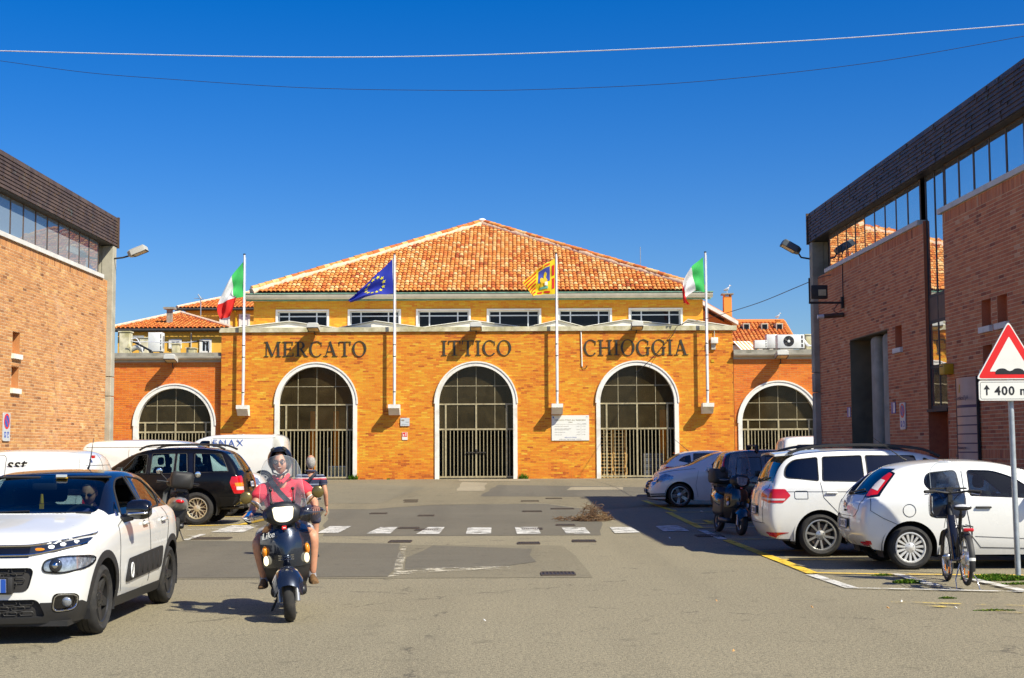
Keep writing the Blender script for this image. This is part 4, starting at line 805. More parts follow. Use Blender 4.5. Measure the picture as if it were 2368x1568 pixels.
# ------------------------------------------------------------------ roof plant
M['ac'] = mat('ac_white', (.70, .71, .68), .5, var=.05, dirt=((.4, .37, .28), .4, 3.)); M['foil'] = mat('duct_foil', (.55, .55, .52), .4, .5)
RZ = 5.86
def ac(label, p, W_, D, H, fan=None, side=None):
    o = thing('air_conditioner', label, 'air conditioner', p, world=True, group='air conditioning units on the wing roofs'); x, y, z = p
    b = part('casing', M['ac'], o, lambda m: m.rbox((x, y, z + H / 2 + .05), (W_, D, H), .02, 2), 40); part('feet', M['dark_iron'], o, lambda m: (m.bx(x - W_ / 2 + .05, x - W_ / 2 + .12, y - D / 2, y + D / 2, z, z + .055), m.bx(x + W_ / 2 - .12, x + W_ / 2 - .05, y - D / 2, y + D / 2, z, z + .055)), 0)
    if fan:
        fx, fz, fr = fan; T = Mat.Translation((x + fx, y - D / 2 - .004, z + fz)) @ Mat.Rotation(R(90), 4, 'X')
        part('fan_opening', M['black'], b, lambda m: m.lathe([(fr, 0), (.001, .002)], 24, T), 0); part('fan_hub', M['ac'], b, lambda m: m.lathe([(.06, 0), (.06, .03), (.001, .035)], 12, T), 30)
        for i in range(5): part('fan_blade', M['dark_iron'], b, lambda m: m.add([(r_ * math.cos(a), r_ * math.sin(a), .008 + .012 * q) for r_, a, q in ((.06, .0 + i * 1.257, 0), (fr * .92, -.15 + i * 1.257, 0), (fr * .92, .35 + i * 1.257, 1), (.06, .5 + i * 1.257, 1))], [(0, 1, 2, 3)], T), 0)
    part('grille', M['dark_iron'], b, lambda m: [m.bx(x + W_ * .38, x + W_ * .44, y - D / 2 - .006, y - D / 2 - .001, z + .1 + i * H / 3.2, z + .1 + i * H / 3.2 + H / 4.5) for i in range(3)], 0)
    if side: part('side_grille', M['foil'], b, lambda m: m.bx(x + W_ / 2 + .001, x + W_ / 2 + .006, y - D / 2 + .06, y + D / 2 - .06, z + .2, z + H - .1), 0)
    return o
ac('large white air conditioner with black fan opening beside the column', at(1826, 809, 60.6) * 1, 1.18, .55, .60, (-.10, .36, .235))
ac('white air conditioner seen end on behind the fan unit', at(1783, 809, 61.6), .50, .5, .62)
ac('small white air conditioner next to the striped awning', at(1757, 809, 60.8), .55, .45, .36)
ac('tall pale air conditioner among mossy blocks on the left wing', at(361, 816, 60.9), .62, .45, .84, None, True)
def block(label, u0, u1, v0, v1, Y):
    a = at(u0, v1, Y); c = at(u1, v0, Y); a.z = RZ; o = thing('concrete_block', label, 'block', ((a.x + c.x) / 2, Y, RZ), world=True, group='concrete blocks on the wing roofs')
    part('block_body', M['concrete_moss'], o, lambda m: m.rbox(((a.x + c.x) / 2, Y + .25, (a.z + c.z) / 2), (c.x - a.x, .5, c.z - a.z), .03, 1), 0); part('block_cap', M['concrete_moss'], o, lambda m: m.bx(a.x - .03, c.x + .03, Y - .03, Y + .53, c.z, c.z + .05), 0)
block('tall mossy concrete block beside the sunlit corner column', 274, 300, 768, 816, 60.6); block('mossy block beside the tall air conditioner', 396, 412, 796, 816, 61.2); block('low mossy block nearest the orange market wall', 430, 450, 806, 816, 61.); block('mossy block half hidden behind the tall air conditioner', 321, 343, 782, 812, 62.5)
block('mossy block beside the shaded corner column', 1863, 1890, 775, 809, 60.8)
o = thing('roof_pipes', 'pale cables and a black pipe running over the left wing roof', 'pipes', at(320, 800, 61.), world=True)
part('pale_cable', M['wire_white'], o, lambda m: (m.tube(smooth_path([at(300, 788, 60.4), at(320, 791, 60.4), at(350, 790, 60.4), at(372, 792, 60.4), at(400, 791, 60.4), at(430, 792, 60.4), at(455, 789, 60.4)]), .02, 5), m.tube(smooth_path([at(298, 786, 60.8), at(315, 783, 60.8), at(325, 800, 60.8), at(330, 815, 60.8)]), .03, 5)), 50)
part('black_pipe', M['black'], o, lambda m: (m.tube([at(308, 790, 60.5), at(350, 812, 60.4)], .045, 6), m.tube(smooth_path([at(455, 789, 60.4), at(470, 790, 60.4), at(478, 800, 60.4), at(482, 815, 60.4)]), .03, 5)), 50)
part('foil_duct', M['foil'], o, lambda m: (m.tube(smooth_path([at(304, 808, 61), at(318, 803, 61), at(332, 810, 61)]), .12, 8), m.box(at(312, 779, 61.5), (.8, .05, .1))), 50)
o = thing('roof_pipes', 'white cables looping beside the fan unit on the roof', 'pipes', at(1870, 800, 60.7), world=True)
part('pale_cable', M['wire_white'], o, lambda m: [m.tube(smooth_path([at(1858 + i, 782 + i * 2, 60.5), at(1866 + i, 800 - i, 60.4), at(1880, 795 + i * 2, 60.4), at(1888, 785, 60.4)]), .02, 5) for i in range(4)], 50)
# ------------------------------------------------------------------ flagpoles and flags
FLAGM = {k: mat('flag_' + k, c, .8, var=.06, vs=3, bump=.1) for k, c in dict(green=(.05, .50, .11), white=(.76, .76, .74), red=(.66, .02, .015), blue=(.015, .03, .36), yellow=(.86, .62, .01), star=(.90, .78, .02), field=(.06, .08, .40), gold=(.82, .50, .02), teal=(.20, .55, .42)).items()}
for k in FLAGM.values():
    t_ = k.node_tree; p_ = [n for n in t_.nodes if n.type == 'BSDF_PRINCIPLED'][0]
    tl = t_.nodes.new('ShaderNodeBsdfTranslucent'); mxs = t_.nodes.new('ShaderNodeMixShader'); mxs.inputs[0].default_value = .25
    src = p_.inputs['Base Color'].links[0].from_socket; t_.links.new(src, tl.inputs[0]); t_.links.new(p_.outputs[0], mxs.inputs[1]); t_.links.new(tl.outputs[0], mxs.inputs[2])
    t_.links.new(mxs.outputs[0], [n for n in t_.nodes if n.type == 'OUTPUT_MATERIAL'][0].inputs[0])
PY = FY - .36
def flagpole(label, x, ztop):
    o = thing('flagpole', label, 'flagpole', (x, FY, 3.2), world=True, group='flagpoles on the market front')
    part('pole', M['pole'], o, lambda m: m.tube([(x, PY, 3.56), (x, PY, 6.4), (x, PY, 6.41), (x, PY, ztop)], [.055, .055, .048, .042], 10), 40); part('pole_cap', M['black'], o, lambda m: m.cyl((x, PY, ztop), (x, PY, ztop + .05), .05, 8), 40)
    part('foot_box', M['stone_white'], o, lambda m: (m.bx(x - .24, x + .24, FY - .62, FY - .09, 3.42, 3.58), m.loft([[(x - .235, FY - .002, 3.14), (x + .235, FY - .002, 3.14), (x + .235, FY - .30, 3.14), (x - .235, FY - .30, 3.14)], [(x - .235, FY - .002, 3.419), (x + .235, FY - .002, 3.419), (x + .235, FY - .56, 3.419), (x - .235, FY - .56, 3.419)]])), 0)
    part('clamp', M['dark_iron'], o, lambda m: [m.cyl((x, PY, z), (x, PY, z + .04), .062, 8) for z in (4.1, 5.6, 6.1)] + [m.cyl((x, PY, z), (x - .0, FY - .003, z - .03), .012, 4) for z in (5.62, 6.12)], 40)
    part('halyard', M['wire_white'], o, lambda m: m.tube([(x + .065, PY, 4.0), (x + .075, PY, 7.), (x + .06, PY, ztop - .1)], .006, 3), 0)
    return o
def cloth(rows, amp=.10, freq=3., ph=0.):
    """rows: (top pixel, bottom pixel) at even steps along the fly -> function (u,v) -> point"""
    T_ = [at(*r[0], PY) for r in rows]; B_ = [at(*r[1], PY) for r in rows]; n = len(rows) - 1
    def cr(P, t):
        x = t * n; i = min(n - 1, int(x)); t = x - i; p0 = P[max(0, i - 1)]; p1 = P[i]; p2 = P[i + 1]; p3 = P[min(n, i + 2)]
        return .5 * ((2 * p1) + (p2 - p0) * t + (2 * p0 - 5 * p1 + 4 * p2 - p3) * t * t + (3 * p1 - p0 - 3 * p2 + p3) * t ** 3)
    def f(u, v, d=0.):
        p = cr(T_, u).lerp(cr(B_, u), v); k = min(1, u * 3)
        return Vec((p.x, p.y - d - .25 * u + amp * k * math.sin(freq * 2 * PI * (v * .8 + u * .55) + ph) * (.6 + .4 * u) + .4 * amp * k * math.sin(13 * u - 9 * v + ph), p.z + .01 * math.sin(20 * u + ph)))
    return f
def patch(o, name, m, fn, u0, u1, v0, v1, d=0., nu=10, nv=14): return part(name, m, o, lambda mb: mb.grid(lambda a, c: fn(u0 + (u1 - u0) * a, v0 + (v1 - v0) * c, d), nu, nv), 180)
PX = [-11.41, -5.0, 1.9, 8.27]
flagpole('white flagpole left of the word MERCATO', PX[0], 10.0); flagpole('white flagpole between MERCATO and ITTICO', PX[1], 9.98); flagpole('white flagpole between ITTICO and CHIOGGIA', PX[2], 9.98); flagpole('white flagpole right of the word CHIOGGIA', PX[3], 10.0)
def tricolor(label, rows, ph):
    fn = cloth(rows, .09, 2., ph); o = thing('flag', label, 'flag', at(*rows[0][0], PY), world=True, group='flags on the market front')
    for nm, m, a, c in (('green_band', 'green', 0, 1 / 3), ('white_band', 'white', 1 / 3, 2 / 3), ('red_band', 'red', 2 / 3, 1)): patch(o, nm, FLAGM[m], fn, a, c, 0, 1)
    return o
tricolor('green white and red flag on the pole left of MERCATO', [((566, 602), (567, 687)), ((537, 638), (541, 690)), ((506, 706), (547, 688)), ((512, 741), (536, 733))], .3)
tricolor('green white and red flag on the pole right of CHIOGGIA', [((1625, 595), (1629, 677)), ((1597, 619), (1608, 672)), ((1577, 657), (1585, 690)), ((1579, 702), (1593, 707))], 1.5)
fe = cloth([((909, 598), (911, 679)), ((880, 626), (889, 681)), ((853, 652), (866, 683)), ((828, 678), (838, 691)), ((806, 696), (812, 701))], .10, 1.6, .8)
o = thing('flag', 'dark blue flag with yellow stars between MERCATO and ITTICO', 'flag', at(909, 598, PY), world=True, group='flags on the market front')
patch(o, 'cloth', FLAGM['blue'], fe, 0, 1, 0, 1, 0, 24, 14); patch(o, 'hoist_band', FLAGM['white'], fe, 0, .03, 0, 1, .006, 2, 8)
for i in range(12):
    cu, cv_ = .42 + .20 * math.sin(i * PI / 6), .5 - .34 * math.cos(i * PI / 6)
    part('star', FLAGM['star'], o, lambda m: m.add([fe(cu, cv_, .03)] + [fe(cu + .05 * k * math.sin(a), cv_ - .075 * k * math.cos(a), .03) for a, k in [(j * PI / 5, 1 if j % 2 == 0 else .42) for j in range(10)]], [(0, 1 + j, 1 + (j + 1) % 10) for j in range(10)]), 0)
fv = cloth([((1284, 597), (1284, 680)), ((1264, 609), (1264, 681)), ((1247, 620), (1243, 683)), ((1228, 637), (1233, 686)), ((1208, 655), (1236, 692))], .06, 2., 2.)
o = thing('flag', 'yellow flag with red panels and a golden winged lion', 'flag', at(1284, 597, PY), world=True, group='flags on the market front')
patch(o, 'cloth', FLAGM['yellow'], fv, 0, 1, 0, 1, 0, 20, 14); patch(o, 'blue_field', FLAGM['field'], fv, .17, .52, .14, .58, .02, 6, 6); patch(o, 'teal_ground', FLAGM['teal'], fv, .22, .46, .74, .82, .02, 4, 2)
for u0, u1, v0, v1 in ((.05, .12, .16, .46), (.05, .12, .54, .84), (.17, .33, .90, .96), (.38, .53, .90, .96), (.17, .33, .04, .09), (.38, .53, .03, .08)): patch(o, 'red_panel', FLAGM['red'], fv, u0, u1, v0, v1, .02, 3, 3)
for i in range(6): patch(o, 'red_stripe', FLAGM['red'], fv, .60, .97, .06 + i * .155, .06 + i * .155 + .07, .02, 6, 2)
def fpoly(nm, m, pts, d): part(nm, m, o, lambda mb: mb.add([fv(sum(p[0] for p in pts) / len(pts), sum(p[1] for p in pts) / len(pts), d)] + [fv(p[0], p[1], d) for p in pts], [(0, 1 + j, 1 + (j + 1) % len(pts)) for j in range(len(pts))]), 0)
fpoly('lion', FLAGM['gold'], [(.24, .52), (.30, .44), (.36, .46), (.42, .40), (.46, .44), (.45, .54), (.42, .60), (.44, .74), (.41, .74), (.38, .62), (.32, .62), (.31, .74), (.28, .74), (.28, .60), (.24, .60)], .04)
fpoly('lion_wing', FLAGM['yellow'], [(.28, .50), (.25, .34), (.30, .26), (.33, .30), (.35, .42), (.33, .50)], .05); fpoly('book', FLAGM['white'], [(.23, .60), (.31, .60), (.31, .72), (.23, .72)], .06)
# ------------------------------------------------------------------ boards and fittings on the front
o = thing('notice_board', 'white opening hours board between the middle and right arches', 'sign', (2.46, FY, 2.56), world=True)
bd = part('board', M['sign_white'], o, lambda m: m.bx(1.67, 3.26, FY - .035, FY - .012, 2.03, 3.10), 0)
M['print_olive'] = mat('print_olive', (.22, .18, .03), .6); M['print_grey'] = mat('print_grey', (.30, .27, .22), .6); M['print_blue'] = mat('print_blue', (.05, .12, .4), .6)
def ftext(parent, s, x, z, size, m, y=FY - .037, al='CENTER'): inst('lettering', text_mesh(s, size, .001, al, m), parent, T=frame((x, y, z), (1, 0, 0), (0, 0, 1)))
ftext(bd, "MERCATO ITTICO ALL' INGROSSO", 2.46, 2.865, .085, M['print_olive']); ftext(bd, 'ORARI', 2.47, 2.785, .06, M['print_olive'])
ftext(bd, 'mattino', 2.80, 2.735, .036, M['print_grey']); ftext(bd, 'pomeriggio', 3.05, 2.735, .036, M['print_grey'])
for s_, z in (('apertura sala per attivita amministrative', 2.62), ('apertura sala vendita per esposizione prodotti', 2.52), ('ingresso commercianti ed inizio vendita', 2.475), ('ingresso commercianti privati', 2.37), ('chiusura sala vendite', 2.265)): ftext(bd, s_, 1.80, z, .037, M['print_grey'], al='LEFT')
for z in (2.62, 2.485, 2.375, 2.27): ftext(bd, 'ore 00.00', 2.79, z, .036, M['print_grey']); ftext(bd, 'ore 15.00', 3.03, z, .036, M['print_grey'])
ftext(bd, 'MERCATO CHIUSO', 2.47, 2.14, .06, M['print_blue']); ftext(bd, "LUNEDI' mattina   SABATO pomeriggio   DOMENICA", 2.46, 2.07, .042, M['print_grey'])
part('rule', M['print_grey'], bd, lambda m: (m.bx(1.76, 3.16, FY - .038, FY - .0355, 2.712, 2.717), m.bx(2.915, 2.919, FY - .0385, FY - .036, 2.25, 2.76)), 0)
part('crest', M['print_blue'], bd, lambda m: m.prism([(1.71, 3.0), (1.74, 2.97), (1.77, 3.0), (1.77, 3.05), (1.71, 3.05)], 0, .003, Mat(((1, 0, 0, 0), (0, 0, -1, FY - .035), (0, 1, 0, 0), (0, 0, 0, 1)))), 0); ftext(bd, 'sst', 3.16, 3.02, .06, M['print_blue'])
o = thing('wall_sign', 'grey metal area sign on the brick between the left arches', 'sign', (-4.57, FY, 2.86), world=True)
pl_ = part('plate', M['alu'], o, lambda m: m.bx(-4.76, -4.38, FY - .05, FY - .012, 2.68, 3.02), 0); ftext(pl_, 'AREA', -4.47, 2.82, .06, M['print_grey'], FY - .052); ftext(pl_, 'VIDEOSORVEGLIATA', -4.57, 2.73, .032, M['print_grey'], FY - .052); part('camera_symbol', M['print_grey'], pl_, lambda m: m.ell((-4.66, FY - .052, 2.92), (.07, .002, .04), 10, 6), 0)
o = thing('wall_sign', 'small red and white fire extinguisher sign below the grey sign', 'sign', (-4.56, FY, 2.3), world=True)
pl_ = part('plate', M['sign_white'], o, lambda m: m.bx(-4.69, -4.46, FY - .03, FY - .012, 2.09, 2.42), 0); part('red_field', M['sign_red'], pl_, lambda m: m.bx(-4.675, -4.475, FY - .033, FY - .0305, 2.22, 2.405), 0); part('hydrant_symbol', M['sign_white'], pl_, lambda m: (m.bx(-4.64, -4.60, FY - .035, FY - .0332, 2.24, 2.34), m.bx(-4.55, -4.51, FY - .035, FY - .0332, 2.25, 2.38)), 0)
o = thing('junction_box', 'pale junction box with conduit beside the right flagpole', 'box', (8.6, FY, 6.4), world=True)
a = at(1650, 788, FY); part('box_body', M['stone_white'], o, lambda m: m.rbox((a.x, FY - .12, a.z), (.30, .20, .25), .015), 40); part('conduit', M['gutter'], o, lambda m: (m.cyl((a.x + .02, FY - .06, a.z + .12), (a.x + .02, FY - .06, 6.70), .018, 6), m.bx(a.x - .12, a.x + .06, FY - .1, FY - .01, a.z - .38, a.z - .13)), 40); part('number_plate', M['yellow'], o, lambda m: m.bx(a.x - .13, a.x + .0, FY - .03, FY - .012, a.z - .92, a.z - .80), 0)
o = thing('wall_conduit', 'white vertical conduit on the brick before the letter C', 'pipe', (3.0, FY, 6.0), world=True); part('conduit', M['stone_white'], o, lambda m: m.cyl((2.95, FY - .03, 6.69), (2.98, FY - .03, 5.18), .028, 7), 40); part('cable_end', M['wire'], o, lambda m: m.tube(smooth_path([(2.98, FY - .03, 5.18), (3.05, FY - .04, 5.08), (3.17, FY - .04, 5.14), (3.2, FY - .03, 5.24)]), .01, 4), 40)
# ------------------------------------------------------------------ overhead wires
def wire(label, m, pts, r_):
    o = thing('overhead_cable', label, 'cable', pts[0], world=True); part('cable', m, o, lambda mb: mb.tube(smooth_path(pts, 10), r_, 5), 60)
wire('thick pale cable across the upper sky', M['wire_white'], [at(-60, 116, 26), at(0, 118, 26), at(400, 128, 25.5), at(700, 132.5, 25.2), at(1000, 130, 25), at(1400, 117, 24.7), at(1900, 92, 24.3), at(2367, 57, 24), at(2450, 50, 24)], .0105)
wire('thin sagging wire below the pale cable', M['wire'], [at(-60, 135, 32), at(0, 141, 32), at(200, 168, 31.5), at(400, 184, 31), at(700, 203, 30.4), at(1000, 209, 30), at(1250, 207, 29.6), at(1600, 190, 29), at(2000, 147, 28.5), at(2367, 84, 28), at(2450, 68, 28)], .006)
wire('twisted black wire from the shaded wall to the market front', M['wire'], [onr(1930, 636, .05), at(1893, 643, 38.6), at(1840, 665, 41), at(1760, 698, 46), at(1692, 720, 50.5), at(1640, 735, 54), at(1570, 752, 58.4), at(1555, 775, FY - .12), at(1500, 835, FY - .1), at(1470, 862, FY - .05)], .012)
# ------------------------------------------------------------------ vehicles
def clear_film(name):
    t = NT(name); tr = t.n('BsdfTransparent'); t.set(tr.inputs[0], (.86, .88, .89)); d = t.n('BsdfDiffuse'); t.set(d.inputs[0], (.75, .8, .85)); a = t.n('MixShader'); t.set(a.inputs[0], t.ramp(t.noise(3., 3, .6, t.obj()), [(.35, .01), (.7, .13)])); t.set(a.inputs[1], tr); t.set(a.inputs[2], d)
    g = t.n('BsdfGlossy', i_Roughness=.08); b = t.n('MixShader'); t.set(b.inputs[0], t.n('Fresnel', i_IOR=1.45)); t.set(b.inputs[1], a); t.set(b.inputs[2], g); t.t.links.new(b.outputs[0], t.out.inputs[0]); return t.m
def paintmat(name, col, rough=.28, coat=1., metal=0.): return mat(name, col, rough, metal, var=.03, vs=2., coat=coat, dirt=((.35, .30, .22), .10, 2.5, .5) if col[0] > .3 else None)
M['car_white'] = paintmat('white_car_paint', (.75, .745, .71)); M['car_black'] = mat('black_car_paint', (.005, .005, .006), .12, Specular_IOR_Level=.32); M['car_brown'] = paintmat('brown_car_paint', (.045, .024, .014), .25)
M['trim'] = mat('black_trim', (.022, .021, .02), .6, var=.15, bump=.1, bs=200); M['gloss_black'] = mat('gloss_black', (.006, .006, .007), .12, coat=.6); M['gap'] = mat('panel_gap', (.03, .028, .026), .8)
M['chrome'] = mat('chrome', (.65, .66, .68), .10, 1., var=.03); M['silver'] = mat('alloy_silver', (.50, .49, .46), .32, .75, var=.08, dirt=((.20, .15, .10), .35, 8.)); M['champagne'] = mat('alloy_champagne', (.60, .52, .36), .35, .55, var=.08)
M['alloy_dark'] = mat('alloy_dark', (.035, .034, .033), .3, .3, var=.1); M['hub_white'] = mat('hubcap', (.62, .61, .58), .35, .3, var=.06, dirt=((.25, .2, .15), .35, 9.))
M['brake'] = mat('brake_disc', (.16, .12, .09), .5, .6, var=.3)
M['tail_red'] = mat('tail_red', (.52, .008, .01), .12, var=.15, coat=.5); M['tail_clear'] = mat('tail_clear', (.62, .55, .54), .12, coat=.5); M['amber'] = mat('amber_lens', (.75, .24, .01), .15, coat=.5)
M['lamp_glass'] = mat('headlamp', (.34, .37, .42), .08, .55, var=.5, vs=30, coat=1.); M['lamp_dark2'] = mat('headlamp_inner', (.03, .035, .045), .1, .3, coat=1.)
M['drl'] = emit('running_light', (1., .98, .86), 2.2); M['interior'] = mat('car_interior', (.016, .016, .018), .8, var=.2); M['plate_w'] = mat('number_plate', (.72, .72, .70), .4)
M['glass_clear'] = glass('car_glass', (.44, .56, .56), 1.45, .01); M['glass_ws'] = glass('windscreen_glass', (.40, .52, .54), 1.45, .01, .02); M['glass_dark'] = glass('tinted_car_glass', (.10, .14, .17), 1.5, .01, .03)
M['screen'] = clear_film('scooter_screen'); M['mirror'] = mat('mirror_glass', (.7, .7, .7), .03, 1.)
NK = [1, .82, .45, 0, -.45, -.82, -1]
def car_shell(st, fo, ro, bowf=.16, bowr=.12, bowt=.05, crown=.02, level=3, size=None):
    """st: stations (x, zb, W, zs, y4, wr, zr, zc): bottom, half width, shoulder height, greenhouse foot half width, rail half width and height, centre height; fo/ro: lean of the front and rear per row"""
    n = len(st); rows = []
    for i, (x, zb, W, zs, y4, wr, zr, zc) in enumerate(st):
        o = fo if i == 0 else (ro if i == n - 1 else [0] * 6); h = zs - zb
        z4 = zs + (.03 if zr - zs > .1 else (zr - zs) * .5)
        rows.append([(x + o[0], W - .07, zb), (x + o[1], W - .012, zb + .22 * h), (x + o[2], W, zb + .60 * h), (x + o[3], W - .02, zs), (x + o[4], y4, z4), (x + o[5], wr, zr)])
    nz, ny = 5, len(NK) - 1; idx = {}; v = []; fc = []
    def vert(i, j, k):
        key = (i, j, k)
        if key not in idx:
            x, y, z = rows[i][j]; kn = NK[k]
            if j == nz: z = z + (st[i][7] - st[i][6]) * (1 - kn * kn)
            if i == 0: x -= bowf * (1 - abs(kn) ** 2.2) * (1 if j < nz else .8)
            elif i == n - 1: x += bowr * (1 - kn * kn)
            elif j == nz: x -= bowt * (1 - kn * kn) * (1 if i < n / 2 else -1)
            idx[key] = len(v); v.append((x, y * kn, z))
        return idx[key]
    for i in range(n - 1):
        for j in range(nz):
            fc.append((vert(i, j, 0), vert(i + 1, j, 0), vert(i + 1, j + 1, 0), vert(i, j + 1, 0))); fc.append((vert(i, j, ny), vert(i, j + 1, ny), vert(i + 1, j + 1, ny), vert(i + 1, j, ny)))
        for k in range(ny): fc.append((vert(i, nz, k), vert(i + 1, nz, k), vert(i + 1, nz, k + 1), vert(i, nz, k + 1)))
    for j in range(nz):
        for k in range(ny):
            fc.append((vert(0, j, k), vert(0, j + 1, k), vert(0, j + 1, k + 1), vert(0, j, k + 1))); fc.append((vert(n - 1, j, k), vert(n - 1, j, k + 1), vert(n - 1, j + 1, k + 1), vert(n - 1, j + 1, k)))
    me = bpy.data.meshes.new('shell'); me.from_pydata(v, [], fc); ob = bpy.data.objects.new('shell', me); COL.objects.link(ob)
    md = ob.modifiers.new('s', 'SUBSURF'); md.levels = level; md.render_levels = level; md.boundary_smooth = 'PRESERVE_CORNERS'
    ev = bpy.data.meshes.new_from_object(ob.evaluated_get(bpy.context.evaluated_depsgraph_get())); bpy.data.objects.remove(ob); bpy.data.meshes.remove(me)
    co = np.array([q.co[:] for q in ev.vertices])
    x0, x1 = co[:, 0].min(), co[:, 0].max(); L, W, H = size
    co[:, 0] = (co[:, 0] - x0) * L / (x1 - x0); co[:, 1] *= W / 2 / co[:, 1].max(); z0, z1 = co[:, 2].min(), co[:, 2].max(); zb = min(s[1] for s in st)
    co[:, 2] = zb + (co[:, 2] - z0) * (H - zb) / (z1 - z0)
    bm = bmesh.new(); bm.from_mesh(ev); bpy.data.meshes.remove(ev)
    for q, c in zip(bm.verts, co): q.co = c
    bmesh.ops.recalc_face_normals(bm, faces=bm.faces[:]); bm.normal_update(); return bm
def inpoly(p, poly):
    x, y = p; c = False; n = len(poly); j = n - 1
    for i in range(n):
        xi, yi = poly[i]; xj, yj = poly[j]
        if (yi > y) != (yj > y) and x < (xj - xi) * (y - yi) / (yj - yi) + xi: c = not c
        j = i
    return c
AX = {'S': (0, 2), 'F': (1, 2), 'R': (1, 2), 'Q': (1, 2), 'T': (0, 1)}
def line_poly(pts, w_=.006):
    P = [Vec(p) for p in pts]; a = []; b = []
    for i, p in enumerate(P):
        t = (P[min(i + 1, len(P) - 1)] - P[max(0, i - 1)]).normalized(); n_ = Vec((-t.y, t.x)) * w_ / 2; a.append(tuple(p + n_)); b.append(tuple(p - n_))
    return a + b[::-1]
class Car:
    def __init__(s, root, bm):
        s.root = root; s.bm = bm; s.ly = bm.faces.layers.int.new('reg'); s.labels = ['body']
        s.bvh = BVHTree.FromBMesh(bm); bm.faces.ensure_lookup_table(); s.sm = [[(q.co.copy(), q.normal.copy()) for q in f.verts] for f in bm.faces]
    def ok(s, view, f, lim):
        n = f.normal; c = f.calc_center_median()
        if view == 'S': r = abs(n.y) > .22 and (lim is None or lim[0] <= abs(c.y))
        elif view == 'F': r = n.x < -.12 and (lim is None or lim[0] <= c.x <= lim[1])
        elif view == 'Q': r = n.x > .55 and (lim is None or lim[0] <= c.x <= lim[1])
        elif view == 'R': r = n.x > .10 and (lim is None or lim[0] <= c.x <= lim[1])
        else: r = n.z > .3 and (lim is None or lim[0] <= c.z <= lim[1])
        return r
    def region(s, label, view, poly, lim=None, mirror=True):
        if label not in s.labels: s.labels.append(label)
        li = s.labels.index(label); a, b = AX[view]; polys = [poly]
        if view in 'FRQ' and mirror and (min(p[0] for p in poly) > .005): polys.append([(-x, z) for x, z in poly])
        for P in polys:
            lo = [min(p[k] for p in P) - .002 for k in (0, 1)]; hi = [max(p[k] for p in P) + .002 for k in (0, 1)]
            def bb(f): us = [q.co[a] for q in f.verts]; vs = [q.co[b] for q in f.verts]; return (min(us), max(us), min(vs), max(vs))
            cd = {}
            for f in s.bm.faces:
                if s.ok(view, f, lim):
                    t = bb(f)
                    if t[1] >= lo[0] and t[0] <= hi[0] and t[3] >= lo[1] and t[2] <= hi[1]: cd[f] = t
            n = len(P)
            for i in range(n):
                p, q = Vec(P[i]), Vec(P[(i + 1) % n])
                if (q - p).length < 1e-5: continue
                l2 = [min(p[k], q[k]) - .001 for k in (0, 1)]; h2 = [max(p[k], q[k]) + .001 for k in (0, 1)]; d = q - p; sg = lambda x, y: d.x * (y - p.y) - d.y * (x - p.x)
                fs = []
                for f, t in cd.items():
                    if t[1] < l2[0] or t[0] > h2[0] or t[3] < l2[1] or t[2] > h2[1]: continue
                    k = [sg(x, y) for x in t[:2] for y in t[2:]]
                    if min(k) < 0 < max(k): fs.append(f)
                if not fs: continue
                nrm = [0, 0, 0]; nrm[a], nrm[b] = -d.y, d.x; cp = [0, 0, 0]; cp[a], cp[b] = p.x, p.y
                g = list({e for f in fs for e in f.verts}) + list({e for f in fs for e in f.edges}) + fs
                for f in fs: del cd[f]
                for e in bmesh.ops.bisect_plane(s.bm, geom=g, dist=1e-5, plane_co=cp, plane_no=nrm)['geom']:
                    if isinstance(e, bmesh.types.BMFace) and e.is_valid: cd[e] = bb(e)
            for f in cd:
                c = f.calc_center_median()
                if inpoly((c[a], c[b]), P): f[s.ly] = li
    def normal(s, p):
        loc, n, fi, d = s.bvh.find_nearest(p)
        q = s.sm[fi]; w_ = [1 / ((v[0] - loc).length + 1e-4) ** 2 for v in q]; t = Vec((0, 0, 0))
        for k, v in zip(w_, q): t += v[1] * k
        return t.normalized()
    def finish(s, spec):
        """spec: label -> (part name, material, offset along the normal) or None to leave open"""
        obs = {}
        for li, lab in enumerate(s.labels):
            sp = spec.get(lab)
            if not sp: continue
            nm, m, off = sp; todo = {f for f in s.bm.faces if f[s.ly] == li}
            while todo:                              # every separate piece is a part of its own
                st = [todo.pop()]; fs = []
                while st:
                    f = st.pop(); fs.append(f)
                    for e in f.edges:
                        for g in e.link_faces:
                            if g in todo: todo.discard(g); st.append(g)
                if sum(f.calc_area() for f in fs) > 2e-4: obs.setdefault(lab, s.piece(nm, m, off, fs))
        s.bm.free(); return obs
    def piece(s, nm, m, off, fs):
        vm = {}; v = []; nr = []; fc = []
        for f in fs:
            q = []
            for vv in f.verts:
                if vv.index not in vm or True:
                    k = vv
                    if k not in vm: n_ = s.normal(vv.co); vm[k] = len(v); v.append(tuple(vv.co + n_ * off)); nr.append(n_)
                q.append(vm[vv])
            fc.append(q)
        if abs(off) > .0015:                     # turned edge so that the piece has thickness
            ec = {}
            for q in fc:
                for i in range(len(q)): e = (q[i], q[(i + 1) % len(q)]); ec[e] = 1
            ed = [e for e in ec if (e[1], e[0]) not in ec]; mp = {}
            for a, b in ed:
                for k in (a, b):
                    if k not in mp: mp[k] = len(v); v.append(tuple(Vec(v[k]) - nr[k] * (off + .004 * (1 if off > 0 else -1)))); nr.append(nr[k])
                fc.append([b, a, mp[a], mp[b]])
        me = bpy.data.meshes.new(nm); me.from_pydata(v, [], fc); me.materials.append(m); me.polygons.foreach_set('use_smooth', [True] * len(fc)); me.update()
        me.normals_split_custom_set_from_vertices([tuple(n_) for n_ in nr])
        o = bpy.data.objects.new(nm, me); COL.objects.link(o); o.parent = s.root; return o
